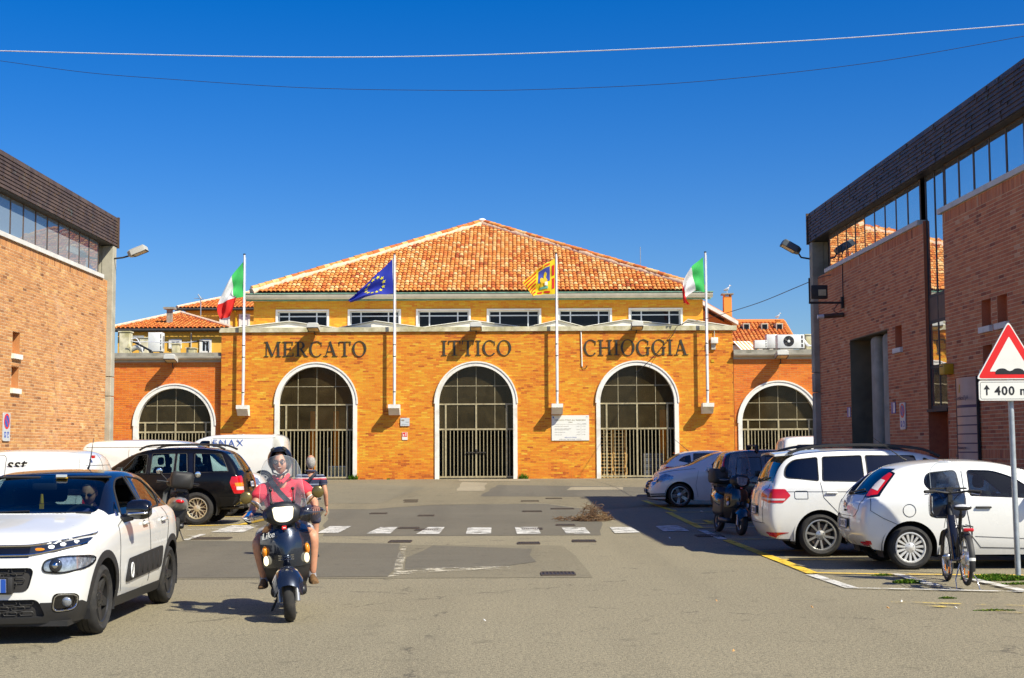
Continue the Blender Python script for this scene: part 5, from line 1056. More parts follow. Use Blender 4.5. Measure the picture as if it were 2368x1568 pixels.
def wheel_mesh(kind, r, rr, wd):
    """tyre and rim as meshes, axle along y, outer face at -y"""
    T = Mat.Rotation(R(90), 4, 'X'); t = MB(); h = wd / 2
    t.lathe([(rr, -h * .78), (rr + (r - rr) * .45, -h), (r - .022, -h * .86), (r - .004, -h * .60), (r, -h * .3), (r, -h * .28), (r - .008, -h * .27), (r - .008, -h * .2), (r, -h * .19), (r, h * .19), (r - .008, h * .2), (r - .008, h * .27), (r, h * .28), (r - .004, h * .60), (r - .022, h * .86), (rr + (r - rr) * .45, h), (rr, h * .78)], 40, T)
    g = MB(); g.lathe([(rr + .004, h * .80), (rr - .012, h * .82), (rr - .022, h * .70), (rr - .03, -h * .6)], 40, T); disc = MB(); disc.lathe([(rr * .70, h * .25), (.03, h * .26)], 24, T); back = MB(); back.lathe([(rr - .03, -h * .1), (.02, -h * .1)], 24, T)
    def spoke(a, w0, w1, r0, r1, z0, z1, th=.03, skew=0.):
        ca, sa = math.cos(a), math.sin(a)
        def p(rad, off, z): x, y = rad * ca - off * sa, rad * sa + off * ca; return T @ Vec((x, y, z))
        b = [p(r0, -w0, z0), p(r0, w0, z0), p(r1, skew + w1, z1), p(r1, skew - w1, z1)]; k = [p(r0, -w0 * 1.2, z0 - th), p(r0, w0 * 1.2, z0 - th), p(r1, skew + w1 * 1.2, z1 - th), p(r1, skew - w1 * 1.2, z1 - th)]
        g.add(b + k, [(0, 1, 2, 3), (4, 7, 6, 5), (0, 4, 5, 1), (1, 5, 6, 2), (2, 6, 7, 3), (3, 7, 4, 0)])
    zo, zi = h * .70, h * .52; R1 = rr - .012
    if kind == 'five': [spoke(i * 2 * PI / 5 + .3, .055, .028, .05, R1, zi, zo) for i in range(5)]
    elif kind == 'seven': [spoke(i * 2 * PI / 7 + .2, .030, .024, .05, R1, zi, zo) for i in range(7)]
    elif kind == 'fifteen': [spoke(i * 2 * PI / 15, .012, .017, .075, R1, zi + .01, zo) for i in range(15)]
    elif kind == 'ten': [spoke(i * 2 * PI / 5 + j * .16 + .2, .014, .016, .05, R1, zi, zo, .03, j * .03) for i in range(5) for j in (-1, 1)]
    elif kind == 'star': [(spoke(i * 2 * PI / 5 + .1, .028, .016, .045, R1, zi, zo, .03, .03), spoke(i * 2 * PI / 5 + .1, .028, .016, .045, R1, zi, zo, .03, -.03)) for i in range(5)]
    elif kind == 'web': [(spoke(i * 2 * PI / 10, .014, .010, .05, rr * .70, zi, zi), spoke(i * 2 * PI / 10, .009, .010, rr * .62, R1, zi, zo, .03, .05), spoke(i * 2 * PI / 10, .009, .010, rr * .62, R1, zi, zo, .03, -.05)) for i in range(10)]
    elif kind == 'six': [spoke(i * PI / 3, .04, .05, .06, R1, zi, zo) for i in range(6)]
    g.lathe([(.075, zi - .03), (.075, zi + .005), (.05, zi + .012), (.03, zi + .02), (.001, zi + .022)], 20, T)
    for i in range(5): a = i * 2 * PI / 5; c = T @ Vec((.052 * math.cos(a), .052 * math.sin(a), zi + .012)); g.ell(c, (.009, .012, .009), 6, 4)
    return t, g, disc, back
WHEELS = {}
def wheels(root, pos, kind, r, rr, wd, rim, half):
    key = (kind, r, rr, wd, rim.name)
    if key not in WHEELS:
        t, g, d, b = wheel_mesh(kind, r, rr, wd); WHEELS[key] = (t.mesh('wheel', M['rubber'], 30), g.mesh('rim', rim, 30), d.mesh('brake_disc', M['brake'], 30), b.mesh('rim_well', M['black'], 30))
    ms = WHEELS[key]
    for x in pos:
        for s_ in (-1, 1):
            o = inst('wheel', ms[0], root, T=Mat.Translation((x, s_ * (half - wd / 2 - .02), r)) @ Mat.Rotation(0 if s_ < 0 else PI, 4, 'Z') @ Mat.Rotation(random.uniform(0, 6), 4, 'Y'))
            for nm, me in zip(('rim', 'brake_disc', 'rim_well'), ms[1:]): inst(nm, me, o)
def underbody(root, L, half, wx, r, zb, zt):
    wr = r + .07
    def f(m):
        m.bx(.45, L - .5, -half * .60, half * .60, zb + .06, zt - .25)
        for x in wx:
            for s_ in (-1, 1):
                P = arc(x, r, wr + .02, -.35, PI + .35, 16); y0, y1 = s_ * (half - .02), s_ * (half - .36)
                m.add([(a, y0, b) for a, b in P] + [(a, y1, b) for a, b in P], [(i, i + 1, 18 + i, 17 + i) for i in range(16)]); m.add([(x, y1, r)] + [(a, y1, b) for a, b in P], [(0, i + 1, i + 2) for i in range(16)])
    part('underbody', M['interior'], root, f, 0)
def seats(root, rows, z, ysp=.36, head=True):
    for x in rows:
        for s_ in (-1, 1):
            st = part('seat', M['interior'], root, lambda m: (m.rbox((x - .22, s_ * ysp, z), (.5, .48, .16), .05), m.rbox((0, 0, .28), (.14, .48, .58), .06, 2, Mat.Translation((x + .04, s_ * ysp, z)) @ Mat.Rotation(.25, 4, 'Y'))), 60)
            if head: part('headrest', M['interior'], st, lambda m: m.rbox((x + .21, s_ * ysp, z + .68), (.10, .28, .18), .05), 60)
def plate(root, T, txt, blue=True, wd=.52):
    p = part('number_plate', M['plate_w'], root, lambda m: (m.bx(-wd / 2, wd / 2, -.057, .057, 0, .008, T)), 0); part('plate_frame', M['black'], p, lambda m: m.bx(-wd / 2 - .012, wd / 2 + .012, -.068, .068, -.004, .003, T), 0)
    if blue: part('plate_band', M['sign_blue'], p, lambda m: (m.bx(-wd / 2, -wd / 2 + .045, -.057, .057, .0065, .0095, T), m.bx(wd / 2 - .045, wd / 2, -.057, .057, .0065, .0095, T)), 0)
    me = text_mesh(txt, .095, .0008, m=M['sign_black'], sp=1.0); inst('lettering', me, p, T=T @ Mat.Translation((0, -.033, .0095)) @ Mat.Diagonal((.85, 1, 1, 1)))
def mirror(root, x, y, z, m_, sgn, sc=1., rear=False):
    """door mirror; its glass faces backwards (+x)"""
    o = part('door_mirror', m_, root, lambda m: m.loft([[(x + px * sc, y + sgn * (.06 + .19 * t) * sc, z + pz * sc * q) for px, pz in ((-.05, -.03), (-.055, .04), (-.02, .085), (.05, .09), (.055, -.06), (-.01, -.07))] for t, q in ((0, .75), (.15, 1), (.7, 1.02), (.92, .85), (1, .5))]), 50)
    part('mirror_glass', M['mirror'], o, lambda m: m.bx(x + .0565 * sc, x + .0575 * sc, y + sgn * .09 * sc - (0 if sgn > 0 else .13 * sc), y + sgn * .09 * sc + (.13 * sc if sgn > 0 else 0), z - .04 * sc, z + .07 * sc), 0)
    part('mirror_stem', M['trim'], root, lambda m: m.tube([(x, y - sgn * .06, z - .09 * sc), (x, y + sgn * .10 * sc, z - .05 * sc)], .03 * sc, 6), 50); return o
def arch_poly(x, r, R_, zb): return [(x - R_, zb - .1), (x - R_, r * .9)] + [(x + R_ * math.cos(a), r + R_ * math.sin(a)) for a in [PI - PI * i / 22 for i in range(23)]] + [(x + R_, r * .9), (x + R_, zb - .1)]
def side_at(car_bvh, x, z, sg):
    h = car_bvh.ray_cast(Vec((x, sg * 3, z)), Vec((0, -sg, 0))); return h[0] if h[0] else Vec((x, sg * .85, z))
def surf(bvh, o, d): h = bvh.ray_cast(Vec(o), Vec(d)); return h[0], h[1]
# ---- white hatchback with black roof, driving towards the viewer
def hatch_c3():
    root = thing('hatchback_car', 'white hatchback with black roof and a driver, headed towards the viewer', 'car')
    L, W, H = 3.99, 1.75, 1.47; wx = (.83, 3.37); r = .315
    bm = car_shell([(.00, .19, .74, .80, .66, .58, .90, .925), (.16, .18, .835, .84, .73, .62, .955, .97), (.55, .20, .875, .90, .76, .66, 1.00, 1.03), (.98, .20, .88, .95, .78, .70, 1.055, 1.09), (1.22, .20, .88, .97, .81, .72, 1.10, 1.12),
                    (1.60, .20, .88, .985, .82, .64, 1.33, 1.36), (1.92, .20, .88, .99, .82, .585, 1.455, 1.485), (2.50, .20, .88, 1.00, .82, .585, 1.475, 1.51), (3.05, .20, .88, 1.02, .80, .57, 1.45, 1.485), (3.50, .22, .875, 1.03, .77, .56, 1.39, 1.42), (3.78, .26, .85, 1.04, .74, .58, 1.20, 1.24), (3.96, .30, .78, .98, .66, .56, 1.03, 1.05)],
                   [.04, .0, -.01, .0, .05, .10], [-.06, .0, .02, .0, -.03, -.08], .13, .10, .07, 0, 3, (L, W, H))
    c = Car(root, bm); b = c.bvh; rg = c.region
    # roof and pillars in black
    rg('roof', 'S', [(1.30, 1.05), (1.45, 1.06), (3.60, 1.06), (3.62, 1.10), (3.55, 1.7), (1.2, 1.7)]); rg('roof', 'T', rp([(1.20, -.72), (1.98, -.9), (3.62, -.9), (3.62, .9), (1.98, .9), (1.20, .72)], .05), (1.16, 2))
    rg('windscreen', 'F', rp([(-.66, 1.075), (.66, 1.075), (.555, 1.42), (-.555, 1.42)], .05), (1.0, 2.3), False)
    rg('rear_window', 'R', rp([(-.56, 1.06), (.56, 1.06), (.48, 1.36), (-.48, 1.36)], .06), (3.2, 4), False)
    rg('side_window', 'S', rp([(1.40, 1.03), (1.50, 1.035), (1.62, 1.17), (1.52, 1.12)], .01)); rg('driver_window', 'S', rp([(1.56, 1.035), (2.36, 1.05), (2.36, 1.395), (2.05, 1.375), (1.82, 1.29)], [.03, .03, .03, .1, .1])); rg('rear_door_window', 'S', rp([(2.44, 1.05), (3.10, 1.075), (3.30, 1.19), (3.02, 1.36), (2.44, 1.395)], [.03, .05, .06, .16, .03])); rg('side_window', 'S', rp([(3.20, 1.085), (3.42, 1.12), (3.36, 1.20)], .02))
    for poly in ([(1.53, 1.0), (1.30, .95), (1.26, .55), (1.36, .33)], [(2.40, 1.02), (2.41, .6), (2.40, .33)], [(3.14, 1.05), (3.22, .9), (3.10, .62), (2.98, .42)]): rg('gap', 'S', line_poly(poly))
    rg('cladding', 'S', [(-.1, .1), (4.1, .1), (4.1, .33), (3.7, .335), (3.4, .29), (.55, .29), (.3, .36), (-.1, .36)])
    for x in wx: rg('cladding', 'S', arch_poly(x, r, r + .125, .1)); 
    for x in wx: rg('hole', 'S', arch_poly(x, r, r + .055, 0.0))
    rg('air_bump', 'S', rp([(1.48, .40), (2.86, .44), (2.90, .66), (1.56, .62)], .06))
    # front
    rg('cladding', 'F', rp([(0, .1), (.95, .1), (.95, .33), (.84, .36), (.78, .485), (.60, .485), (.54, .34), (.46, .26), (0, .26)], .03), (-1, .5)); rg('cladding', 'F', [(-.95, .1), (.02, .1), (.02, .262), (-.95, .262)], (-1, .5), False)
    rg('lower_grille', 'F', rp([(-.56, .235), (.56, .235), (.50, .39), (-.50, .39)], .05), (-1, .5), False); rg('upper_grille', 'F', rp([(-.42, .455), (.42, .455), (.47, .66), (-.47, .66)], .06), (-1, .5), False)
    rg('headlight', 'F', rp([(.53, .625), (.68, .605), (.845, .64), (.855, .735), (.70, .755), (.54, .715)], .06), (-1, .6)); rg('fog_recess', 'F', rp([(.60, .27), (.78, .28), (.80, .43), (.62, .44)], .05), (-1, .6))
    rg('light_strip', 'F', rp([(.40, .772), (.62, .785), (.80, .832), (.81, .888), (.66, .868), (.40, .845)], .02), (-1, .7)); rg('grille_strip', 'F', rp([(-.42, .745), (.42, .745), (.42, .85), (-.42, .85)], .01), (-1, .5), False)
    rg('tail_light', 'S', rp([(3.72, .86), (3.99, .84), (3.99, 1.0), (3.80, 1.01)], .05), (.5,))
    obs = c.finish({'body': ('body', M['car_white'], 0), 'roof': ('roof', M['gloss_black'], 0), 'windscreen': ('windscreen', M['glass_ws'], -.003), 'rear_window': ('rear_window', M['glass_clear'], -.003), 'side_window': ('side_window', M['glass_clear'], -.003), 'rear_door_window': ('rear_door_window', M['glass_dark'], -.003),
                    'gap': ('panel_gap', M['gap'], -.004), 'cladding': ('cladding', M['trim'], .006), 'air_bump': ('air_bump', M['trim'], .016), 'lower_grille': ('lower_grille', M['gap'], -.03), 'upper_grille': ('upper_grille', M['gap'], -.03), 'headlight': ('headlight', M['lamp_glass'], -.004), 'fog_recess': ('fog_recess', M['gloss_black'], -.012),
                    'light_strip': ('light_strip', M['lamp_dark2'], .004), 'grille_strip': ('grille_strip', M['gloss_black'], -.005), 'tail_light': ('tail_light', M['tail_red'], .004)})
    for lab in ('headlight', 'light_strip', 'fog_recess'): obs[lab].name = lab
    def on_front(y, z, out=0.):
        p, n_ = surf(b, (-2, y, z), (1, 0, 0)); return (p + n_ * out, n_)
    # chrome bands, chevron, lamp units, grille bars
    def band(z0, z1, th, zf=lambda y: 0.):
        ys_ = [-.86 + 1.72 * i / 40 for i in range(41)]; rings = []
        for y in ys_:
            zz = (z0 + z1) / 2 + zf(y); p, n_ = on_front(max(-.80, min(.80, y)), zz); rings.append([tuple(p + n_ * .012 + Vec((0, 0, -th))), tuple(p + n_ * .018), tuple(p + n_ * .012 + Vec((0, 0, th))), tuple(p - n_ * .01)])
        return lambda m: m.loft(rings)
    lift = lambda y: .075 * max(0, (abs(y) - .40) / .45) ** 1.3 + (.07 * max(0, 1 - abs(y) / .10))
    part('chrome_band', M['chrome'], root, band(.838, .838, .009, lift), 40); part('chrome_band', M['chrome'], root, band(.765, .765, .009, lambda y: .085 * max(0, (abs(y) - .40) / .45) ** 1.3 + (.075 * max(0, 1 - abs(y) / .10))), 40)
    for s_ in (-1, 1):
        for i, (y, z) in enumerate(((.58, .828), (.66, .845), (.735, .862))):
            p, n_ = on_front(s_ * y, z, .006); part('running_light', M['drl'], obs['light_strip'], lambda m: m.ell((0, 0, 0), (.028, .022, .006), 10, 6, frame(p, Vec((0, 1, 0)), n_.cross(Vec((0, 1, 0))))), 60)
        p, n_ = on_front(s_ * .49, .81, .006); part('indicator', M['amber'], obs['light_strip'], lambda m: m.ell((0, 0, 0), (.05, .016, .005), 10, 6, frame(p, Vec((0, 1, 0)), n_.cross(Vec((0, 1, 0))))), 60)
        p, n_ = on_front(s_ * .635, .675, .004); q = part('projector', M['lamp_dark2'], obs['headlight'], lambda m: m.ell((0, 0, 0), (.058, .058, .02), 16, 8, frame(p, Vec((0, 1, 0)), n_.cross(Vec((0, 1, 0))))), 60); part('projector_lens', M['chrome'], obs['headlight'], lambda m: m.ell((0, 0, .014), (.028, .028, .016), 12, 6, frame(p, Vec((0, 1, 0)), n_.cross(Vec((0, 1, 0))))), 60)
        p, n_ = on_front(s_ * .72, .36, .0); part('fog_lamp', M['lamp_glass'], root, lambda m: m.ell((0, 0, 0), (.044, .044, .02), 14, 8, frame(p, Vec((0, 1, 0)), n_.cross(Vec((0, 1, 0))))), 60)
        def ringf(m):
            pts = []
            for y, z in rp([(.615, .285), (.77, .295), (.79, .42), (.635, .43)], .05): p, n_ = on_front(s_ * y, z, .008); pts.append(p)
            m.tube(pts, .007, 5, False, True)
        part('fog_trim', M['chrome'], root, ringf, 60)
        def rim_(m):
            pts = []
            for y, z in rp([(.53, .625), (.68, .605), (.845, .64), (.855, .735), (.70, .755), (.54, .715)], .06): p, n_ = on_front(s_ * y, z, .002); pts.append(p)
            m.tube(pts, .009, 5, False, True)
        part('headlight_rim', M['gloss_black'], root, rim_, 60)
    def gbars(m, y1, z0, z1, k):
        for i in range(k):
            z = z0 + (z1 - z0) * (i + .5) / k
            for j in range(-6, 7):
                y = j * .135 + (.067 if i % 2 else 0)
                if abs(y) + .055 > y1: continue
                pts = [on_front(y + a, z + c_, -.012)[0] for a, c_ in rp([(-.055, -.016), (.055, -.016), (.055, .016), (-.055, .016)], .015, 2)]; m.tube(pts, .0045, 4, False, True)
    part('grille_bars', M['trim'], obs['upper_grille'], lambda m: gbars(m, .44, .50, .655, 4), 0); part('grille_bars', M['trim'], obs['lower_grille'], lambda m: gbars(m, .52, .245, .38, 3), 0)
    part('plate_holder', M['trim'], root, lambda m: m.rbox((.0, 0, .515), (.06, .62, .15), .02), 40)
    p, n_ = on_front(0, .52); plate(root, frame((p.x - .035, 0, .515), (0, -1, 0), (-.08, 0, 1)), 'FR 803 PP')
    for s_ in (-1, 1):
        for k in range(6):
            x = 1.66 + k * .205; p = side_at(b, x, .53, s_); part('air_pocket', M['trim'], root, lambda m: m.ell((x, p.y + s_ * .014, .515 + k * .004), (.052, .012, .085), 10, 8), 60)
        x = 1.62; p = side_at(b, x, .5, s_); part('bump_ring', M['white'], root, lambda m: m.tube([(x + .04 * math.cos(a), p.y + s_ * .028, .505 + .07 * math.sin(a)) for a in [2 * PI * i / 14 for i in range(14)]], .008, 5, False, True), 60)
        mirror(root, 1.52, side_at(b, 1.52, 1.02, s_).y, 1.08, M['gloss_black'], s_, 1.15)
        p = side_at(b, 1.50, 1.02, s_); part('mirror_chrome', M['chrome'], root, lambda m: m.tube([(1.455, p.y + s_ * .09, 1.055), (1.455, p.y + s_ * .27, 1.06), (1.50, p.y + s_ * .285, 1.065)], .011, 6), 60)
        for x in (2.22, 2.98): p = side_at(b, x, .93, s_); part('door_handle', M['car_white'], root, lambda m: m.rbox((x, p.y + s_ * .02, .93), (.19, .035, .035), .015), 60); part('handle_cup', M['gap'], root, lambda m: m.ell((x - .02, p.y, .925), (.055, .006, .035), 10, 6), 60)
        # window frame of the open driver window and lining of the others
        part('window_lining', M['trim'], root, lambda m: [m.tube([side_at(b, x_, z_, s_) for x_, z_ in q], .010, 5, False, True) for q in (rp([(1.56, 1.035), (2.36, 1.05), (2.36, 1.395), (2.05, 1.375), (1.82, 1.29)], [.03, .03, .03, .1, .1]), rp([(2.44, 1.05), (3.10, 1.075), (3.30, 1.19), (3.02, 1.36), (2.44, 1.395)], [.03, .05, .06, .16, .03]))], 60)
    part('side_window', M['glass_clear'], root, lambda m: m.add([side_at(b, x, z, 1) - Vec((0, .02, 0)) for x, z in ((1.60, 1.04), (2.34, 1.05), (2.34, 1.38), (2.05, 1.36), (1.84, 1.28))], [(0, 1, 2, 3, 4)]), 0)
    part('side_window', M['glass_clear'], root, lambda m: m.add([side_at(b, x, z, -1) + Vec((0, .025, 0)) for x, z in ((1.60, 1.03), (2.34, 1.04), (2.34, 1.10), (1.66, 1.10))], [(0, 1, 2, 3)]), 0)
    part('aerial', M['black'], root, lambda m: m.tube([(3.15, 0, 1.47), (3.2, 0, 1.50), (3.34, 0, 1.80)], [.014, .008, .003], 6), 60); part('wiper', M['black'], root, lambda m: (m.tube([(1.12, .55, 1.07), (1.14, -.05, 1.095)], .011, 5), m.tube([(1.12, -.05, 1.075), (1.16, -.62, 1.08)], .011, 5)), 60); part('washer_jet', M['black'], root, lambda m: m.ell((.86, .22, 1.055), (.025, .015, .01), 8, 5), 60)
    seats(root, (2.05, 2.95), .52); part('dashboard', M['interior'], root, lambda m: (m.rbox((1.45, 0, .90), (.5, 1.4, .22), .08), m.rbox((1.40, -.36, 1.0), (.3, .36, .1), .05)), 60)
    part('steering_wheel', M['interior'], root, lambda m: (m.tube([Vec((1.72, -.36, .95)) + Vec((.19 * math.sin(a) * .42, .19 * math.cos(a), .19 * math.sin(a) * .9)) for a in [2 * PI * i / 20 for i in range(20)]], .018, 6, False, True), m.cyl((1.72, -.36, .95), (1.5, -.36, .88), .03), m.cyl((1.72, -.54, .95), (1.72, -.18, .95), .02)), 60)
    part('rear_mirror', M['interior'], root, lambda m: m.rbox((1.72, 0, 1.31), (.05, .24, .07), .02), 40); part('windscreen_tag', M['yellow'], root, lambda m: m.box((1.80, -.14, 1.395), (.03, .11, .012)), 0); part('tag_face', M['alu'], root, lambda m: m.box((1.79, -.14, 1.415), (.03, .10, .025)), 0)
    part('mirror_charm', M['yellow'], root, lambda m: (m.cyl((1.70, .02, 1.24), (1.70, .02, 1.15), .012, 8, .02), m.box((1.70, .02, 1.12), (.03, .035, .05))), 40); part('sun_visor', M['interior'], root, lambda m: (m.rbox((1.90, .34, 1.40), (.12, .5, .02), .01), m.rbox((1.90, -.34, 1.40), (.12, .5, .02), .01)), 40)
    wheels(root, wx, 'five', r, .222, .205, M['alloy_dark'], .875); underbody(root, L, .86, wx, r, .17, .95)
    part('front_lip', M['trim'], root, lambda m: m.bx(.12, .5, -.74, .74, .155, .20), 0)
    return root
C3 = hatch_c3(); C3.location = (-4.575, 12.77 - .83, 0); C3.rotation_euler = (0, 0, R(90) + R(.6))
SPEC = dict(roof=('roof', None, 0), windscreen=('windscreen', 'glass_ws', -.003), rear_window=('rear_window', 'glass_dark', -.003), side_window=('side_window', 'glass_dark', -.003), gap=('panel_gap', 'gap', -.004), cladding=('cladding', 'trim', .005), bumper=('bumper', 'trim', .012), tail_light=('tail_light', 'tail_red', .006), tail_clear=('tail_lens', 'tail_clear', .009), headlight=('headlight', 'lamp_glass', .003),
            grille=('grille', 'gap', -.015), reflector=('reflector', 'tail_red', .004), lamp_black=('lamp_surround', 'gloss_black', .003), indicator=('indicator', 'amber', .008), vent=('window_trim', 'gloss_black', .003), recess=('plate_recess', None, -.022), chrome=('chrome_strip', 'chrome', .006), badge=('badge', 'chrome', .008), flap=('fuel_flap', None, -.0022))
def vehicle(name, label, cat, st, fo, ro, size, wx, wheel, regions, paint, at_, over=None, seat=None, group=None, bows=(.14, .10, .05), zb=.2, arch=.06, arch_trim=0, level=3):
    root = thing(name, label, cat, (0, 0, 0), 0, group); bm = car_shell(st, fo, ro, bows[0], bows[1], bows[2], 0, level, size); c = Car(root, bm)
    for rg in regions: c.region(*rg)
    for x in wx:
        if arch_trim: c.region('cladding', 'S', arch_poly(x, wheel[1], wheel[1] + arch + arch_trim, zb))
    for x in wx: c.region('hole', 'S', arch_poly(x, wheel[1], wheel[1] + arch, zb))
    sp = {k: (v[0], M[v[1]] if v[1] else paint, v[2]) for k, v in SPEC.items()}; sp['body'] = ('body', paint, 0); sp.update(over or {}); obs = c.finish(sp)
    wheels(root, wx, wheel[0], wheel[1], wheel[2], wheel[3], wheel[4], size[1] / 2); underbody(root, size[0], size[1] / 2 - .01, wx, wheel[1], zb - .03, .9)
    if seat: seats(root, seat[0], seat[1])
    root.location = at_[:3]; root.rotation_euler = (0, 0, at_[3]); return root, c.bvh, obs
def lining(root, b, polys, m='trim', r_=.009):
    for s_ in (-1, 1):
        for P in polys: part('window_lining', M[m], root, lambda mb: mb.tube([side_at(b, x, z, s_) for x, z in P], r_, 5, False, True), 60)
def handles(root, b, xz, m, wd=.18):
    for s_ in (-1, 1):
        for x, z in xz: p = side_at(b, x, z, s_); part('door_handle', m, root, lambda mb: mb.rbox((x, p.y + s_ * .018, z), (wd, .03, .03), .013), 60)
def rear_at(b, y, z): p, n_ = surf(b, (8, y, z), (-1, 0, 0)); return p, n_
def rear_plate(root, b, z, txt, blue=True, wd=.40):
    p, n_ = rear_at(b, 0, z); plate(root, frame(p + n_ * .006, (0, 1, 0), n_.cross(Vec((0, 1, 0)))), txt, blue, wd)
def rear_wiper(root, b, z, y0=0., y1=.42):
    pts = [rear_at(b, y0 + (y1 - y0) * i / 4, z + .015 * i)[0] + Vec((.025, 0, 0)) for i in range(5)]; part('wiper', M['black'], root, lambda m: (m.tube(pts, .013, 5), m.ell(pts[0], (.03, .05, .03), 8, 6)), 60)
# ---- white people carrier
sw_ = [rp([(1.62, 1.10), (2.02, 1.115), (2.02, 1.50), (1.92, 1.46)], .03), rp([(2.08, 1.115), (2.92, 1.135), (2.92, 1.535), (2.16, 1.53)], .03), rp([(2.98, 1.135), (3.62, 1.15), (3.58, 1.515), (2.98, 1.535)], .03), rp([(3.68, 1.15), (4.20, 1.20), (4.16, 1.36), (4.04, 1.47), (3.66, 1.51)], [.03, .09, .06, .09, .03])]
touran, tb, to = vehicle('people_carrier', 'white people carrier with black roof rails and red wraparound tail lights', 'car',
    [(.0, .22, .74, .72, .62, .5, .86, .90), (.2, .2, .86, .88, .76, .64, .98, 1.02), (.7, .2, .91, .99, .80, .70, 1.08, 1.11), (1.1, .2, .915, 1.04, .84, .75, 1.15, 1.18), (1.45, .2, .915, 1.06, .85, .71, 1.36, 1.39), (1.95, .2, .915, 1.075, .85, .66, 1.57, 1.60), (2.6, .2, .915, 1.09, .85, .66, 1.62, 1.66), (3.3, .2, .915, 1.10, .85, .65, 1.62, 1.66), (3.9, .21, .91, 1.10, .835, .64, 1.585, 1.62), (4.25, .24, .89, 1.09, .81, .64, 1.53, 1.57), (4.44, .26, .87, 1.07, .79, .69, 1.20, 1.24), (4.53, .28, .85, 1.0, .76, .70, 1.06, 1.08)],
    [.04, 0, -.01, .02, .06, .12], [-.10, .02, .03, -.01, -.05, -.08], (4.53, 1.83, 1.655), (.88, 3.67), ('ten', .328, .235, .215, M['silver']),
    [('side_window', 'S', P) for P in sw_] + [('rear_window', 'R', rp([(-.66, 1.14), (.66, 1.14), (.58, 1.53), (-.58, 1.53)], .05), (3.9, 5), False), ('windscreen', 'F', rp([(-.68, 1.16), (.68, 1.16), (.58, 1.54), (-.58, 1.54)], .05), (1.0, 2.6), False),
     ('tail_light', 'Q', rp([(.40, .93), (.50, .84), (.95, .82), (.95, 1.02), (.50, 1.03)], .02), (3.9, 5)), ('tail_light', 'S', rp([(4.12, .93), (4.24, .82), (4.6, .82), (4.6, 1.03), (4.20, 1.03)], .02), (.4,)),
     ('tail_clear', 'Q', [(.44, .872), (.95, .855), (.95, .88), (.44, .90)], (3.9, 5)), ('tail_clear', 'S', [(4.22, .858), (4.6, .858), (4.6, .885), (4.2, .885)], (.4,)), ('recess', 'R', rp([(-.34, .60), (.34, .60), (.30, .78), (-.30, .78)], .03), (3.9, 5), False), ('reflector', 'R', rp([(.48, .36), (.86, .37), (.80, .29), (.54, .30)], .01), (3.9, 5)),
     ('cladding', 'R', [(-.95, .1), (.95, .1), (.95, .27), (-.95, .27)], (3.9, 5), False), ('cladding', 'S', [(1.2, .1), (3.3, .1), (3.3, .27), (1.2, .27)]), ('vent', 'R', rp([(.60, 1.12), (.68, 1.12), (.60, 1.54), (.55, 1.54)], .01), (3.9, 5)),
     ('gap', 'R', line_poly([(-.56, .50), (-.52, .84), (-.52, 1.1)])), ('gap', 'R', line_poly([(.52, .50), (.56, .84), (.56, 1.1)]), (3.9, 5), False), ('gap', 'R', line_poly([(-.6, .50), (.6, .50)]), (3.9, 5), False)] +
    [('gap', 'S', line_poly(P)) for P in ([(1.3, 1.0), (1.28, .5), (1.35, .3)], [(2.05, 1.1), (2.07, .6), (2.05, .3)], [(2.95, 1.12), (2.97, .6), (2.95, .3)], [(3.66, 1.13), (3.62, .9), (3.36, .62), (3.30, .4)])] + [('gap', 'S', line_poly([(.75, .98), (4.2, .99)], .006)), ('gap', 'S', line_poly(rp([(3.86, .88), (4.06, .88), (4.06, 1.0), (3.86, 1.0), (3.86, .88)], .03), .007)), ('grille', 'F', [(-.6, .3), (.6, .3), (.6, .5), (-.6, .5)], (-1, .5), False), ('headlight', 'F', rp([(.5, .68), (.86, .72), (.9, .84), (.5, .78)], .02), (-1, .8))],
    M['car_white'], (8.37, 22.17, 0, PI), None, ((2.3, 3.2), .6))
lining(touran, tb, sw_); handles(touran, tb, [(2.72, .96), (3.50, .97)], M['car_white']); rear_plate(touran, tb, .69, 'FC 958 JX'); rear_wiper(touran, tb, 1.15)
for s_ in (-1, 1): part('roof_rail', M['trim'], touran, lambda m: m.tube(smooth_path([(1.75, s_ * .63, 1.52), (2.1, s_ * .64, 1.645), (2.9, s_ * .64, 1.70), (3.7, s_ * .63, 1.675), (4.1, s_ * .62, 1.575)]), .022, 6), 60); mirror(touran, 1.72, s_ * .90, 1.12, M['car_white'], s_, 1.1)
p, n_ = rear_at(tb, 0, 1.0); part('badge', M['chrome'], touran, lambda m: m.tube([p + Vec((.012, .06 * math.cos(a), .06 * math.sin(a))) for a in [2 * PI * i / 16 for i in range(16)]], .007, 5, False, True), 60)
part('roof_spoiler', M['car_white'], touran, lambda m: m.loft([[(4.02, y, 1.615 - .06 * abs(y) ** 2), (4.30, y * .97, 1.585 - .08 * abs(y) ** 2), (4.30, y * .97, 1.555 - .08 * abs(y) ** 2), (4.02, y, 1.57 - .06 * abs(y) ** 2)] for y in (-.60, -.4, -.2, 0, .2, .4, .60)]), 40); part('brake_light', M['tail_red'], touran, lambda m: m.box((4.305, 0, 1.565), (.01, .26, .02)), 0)
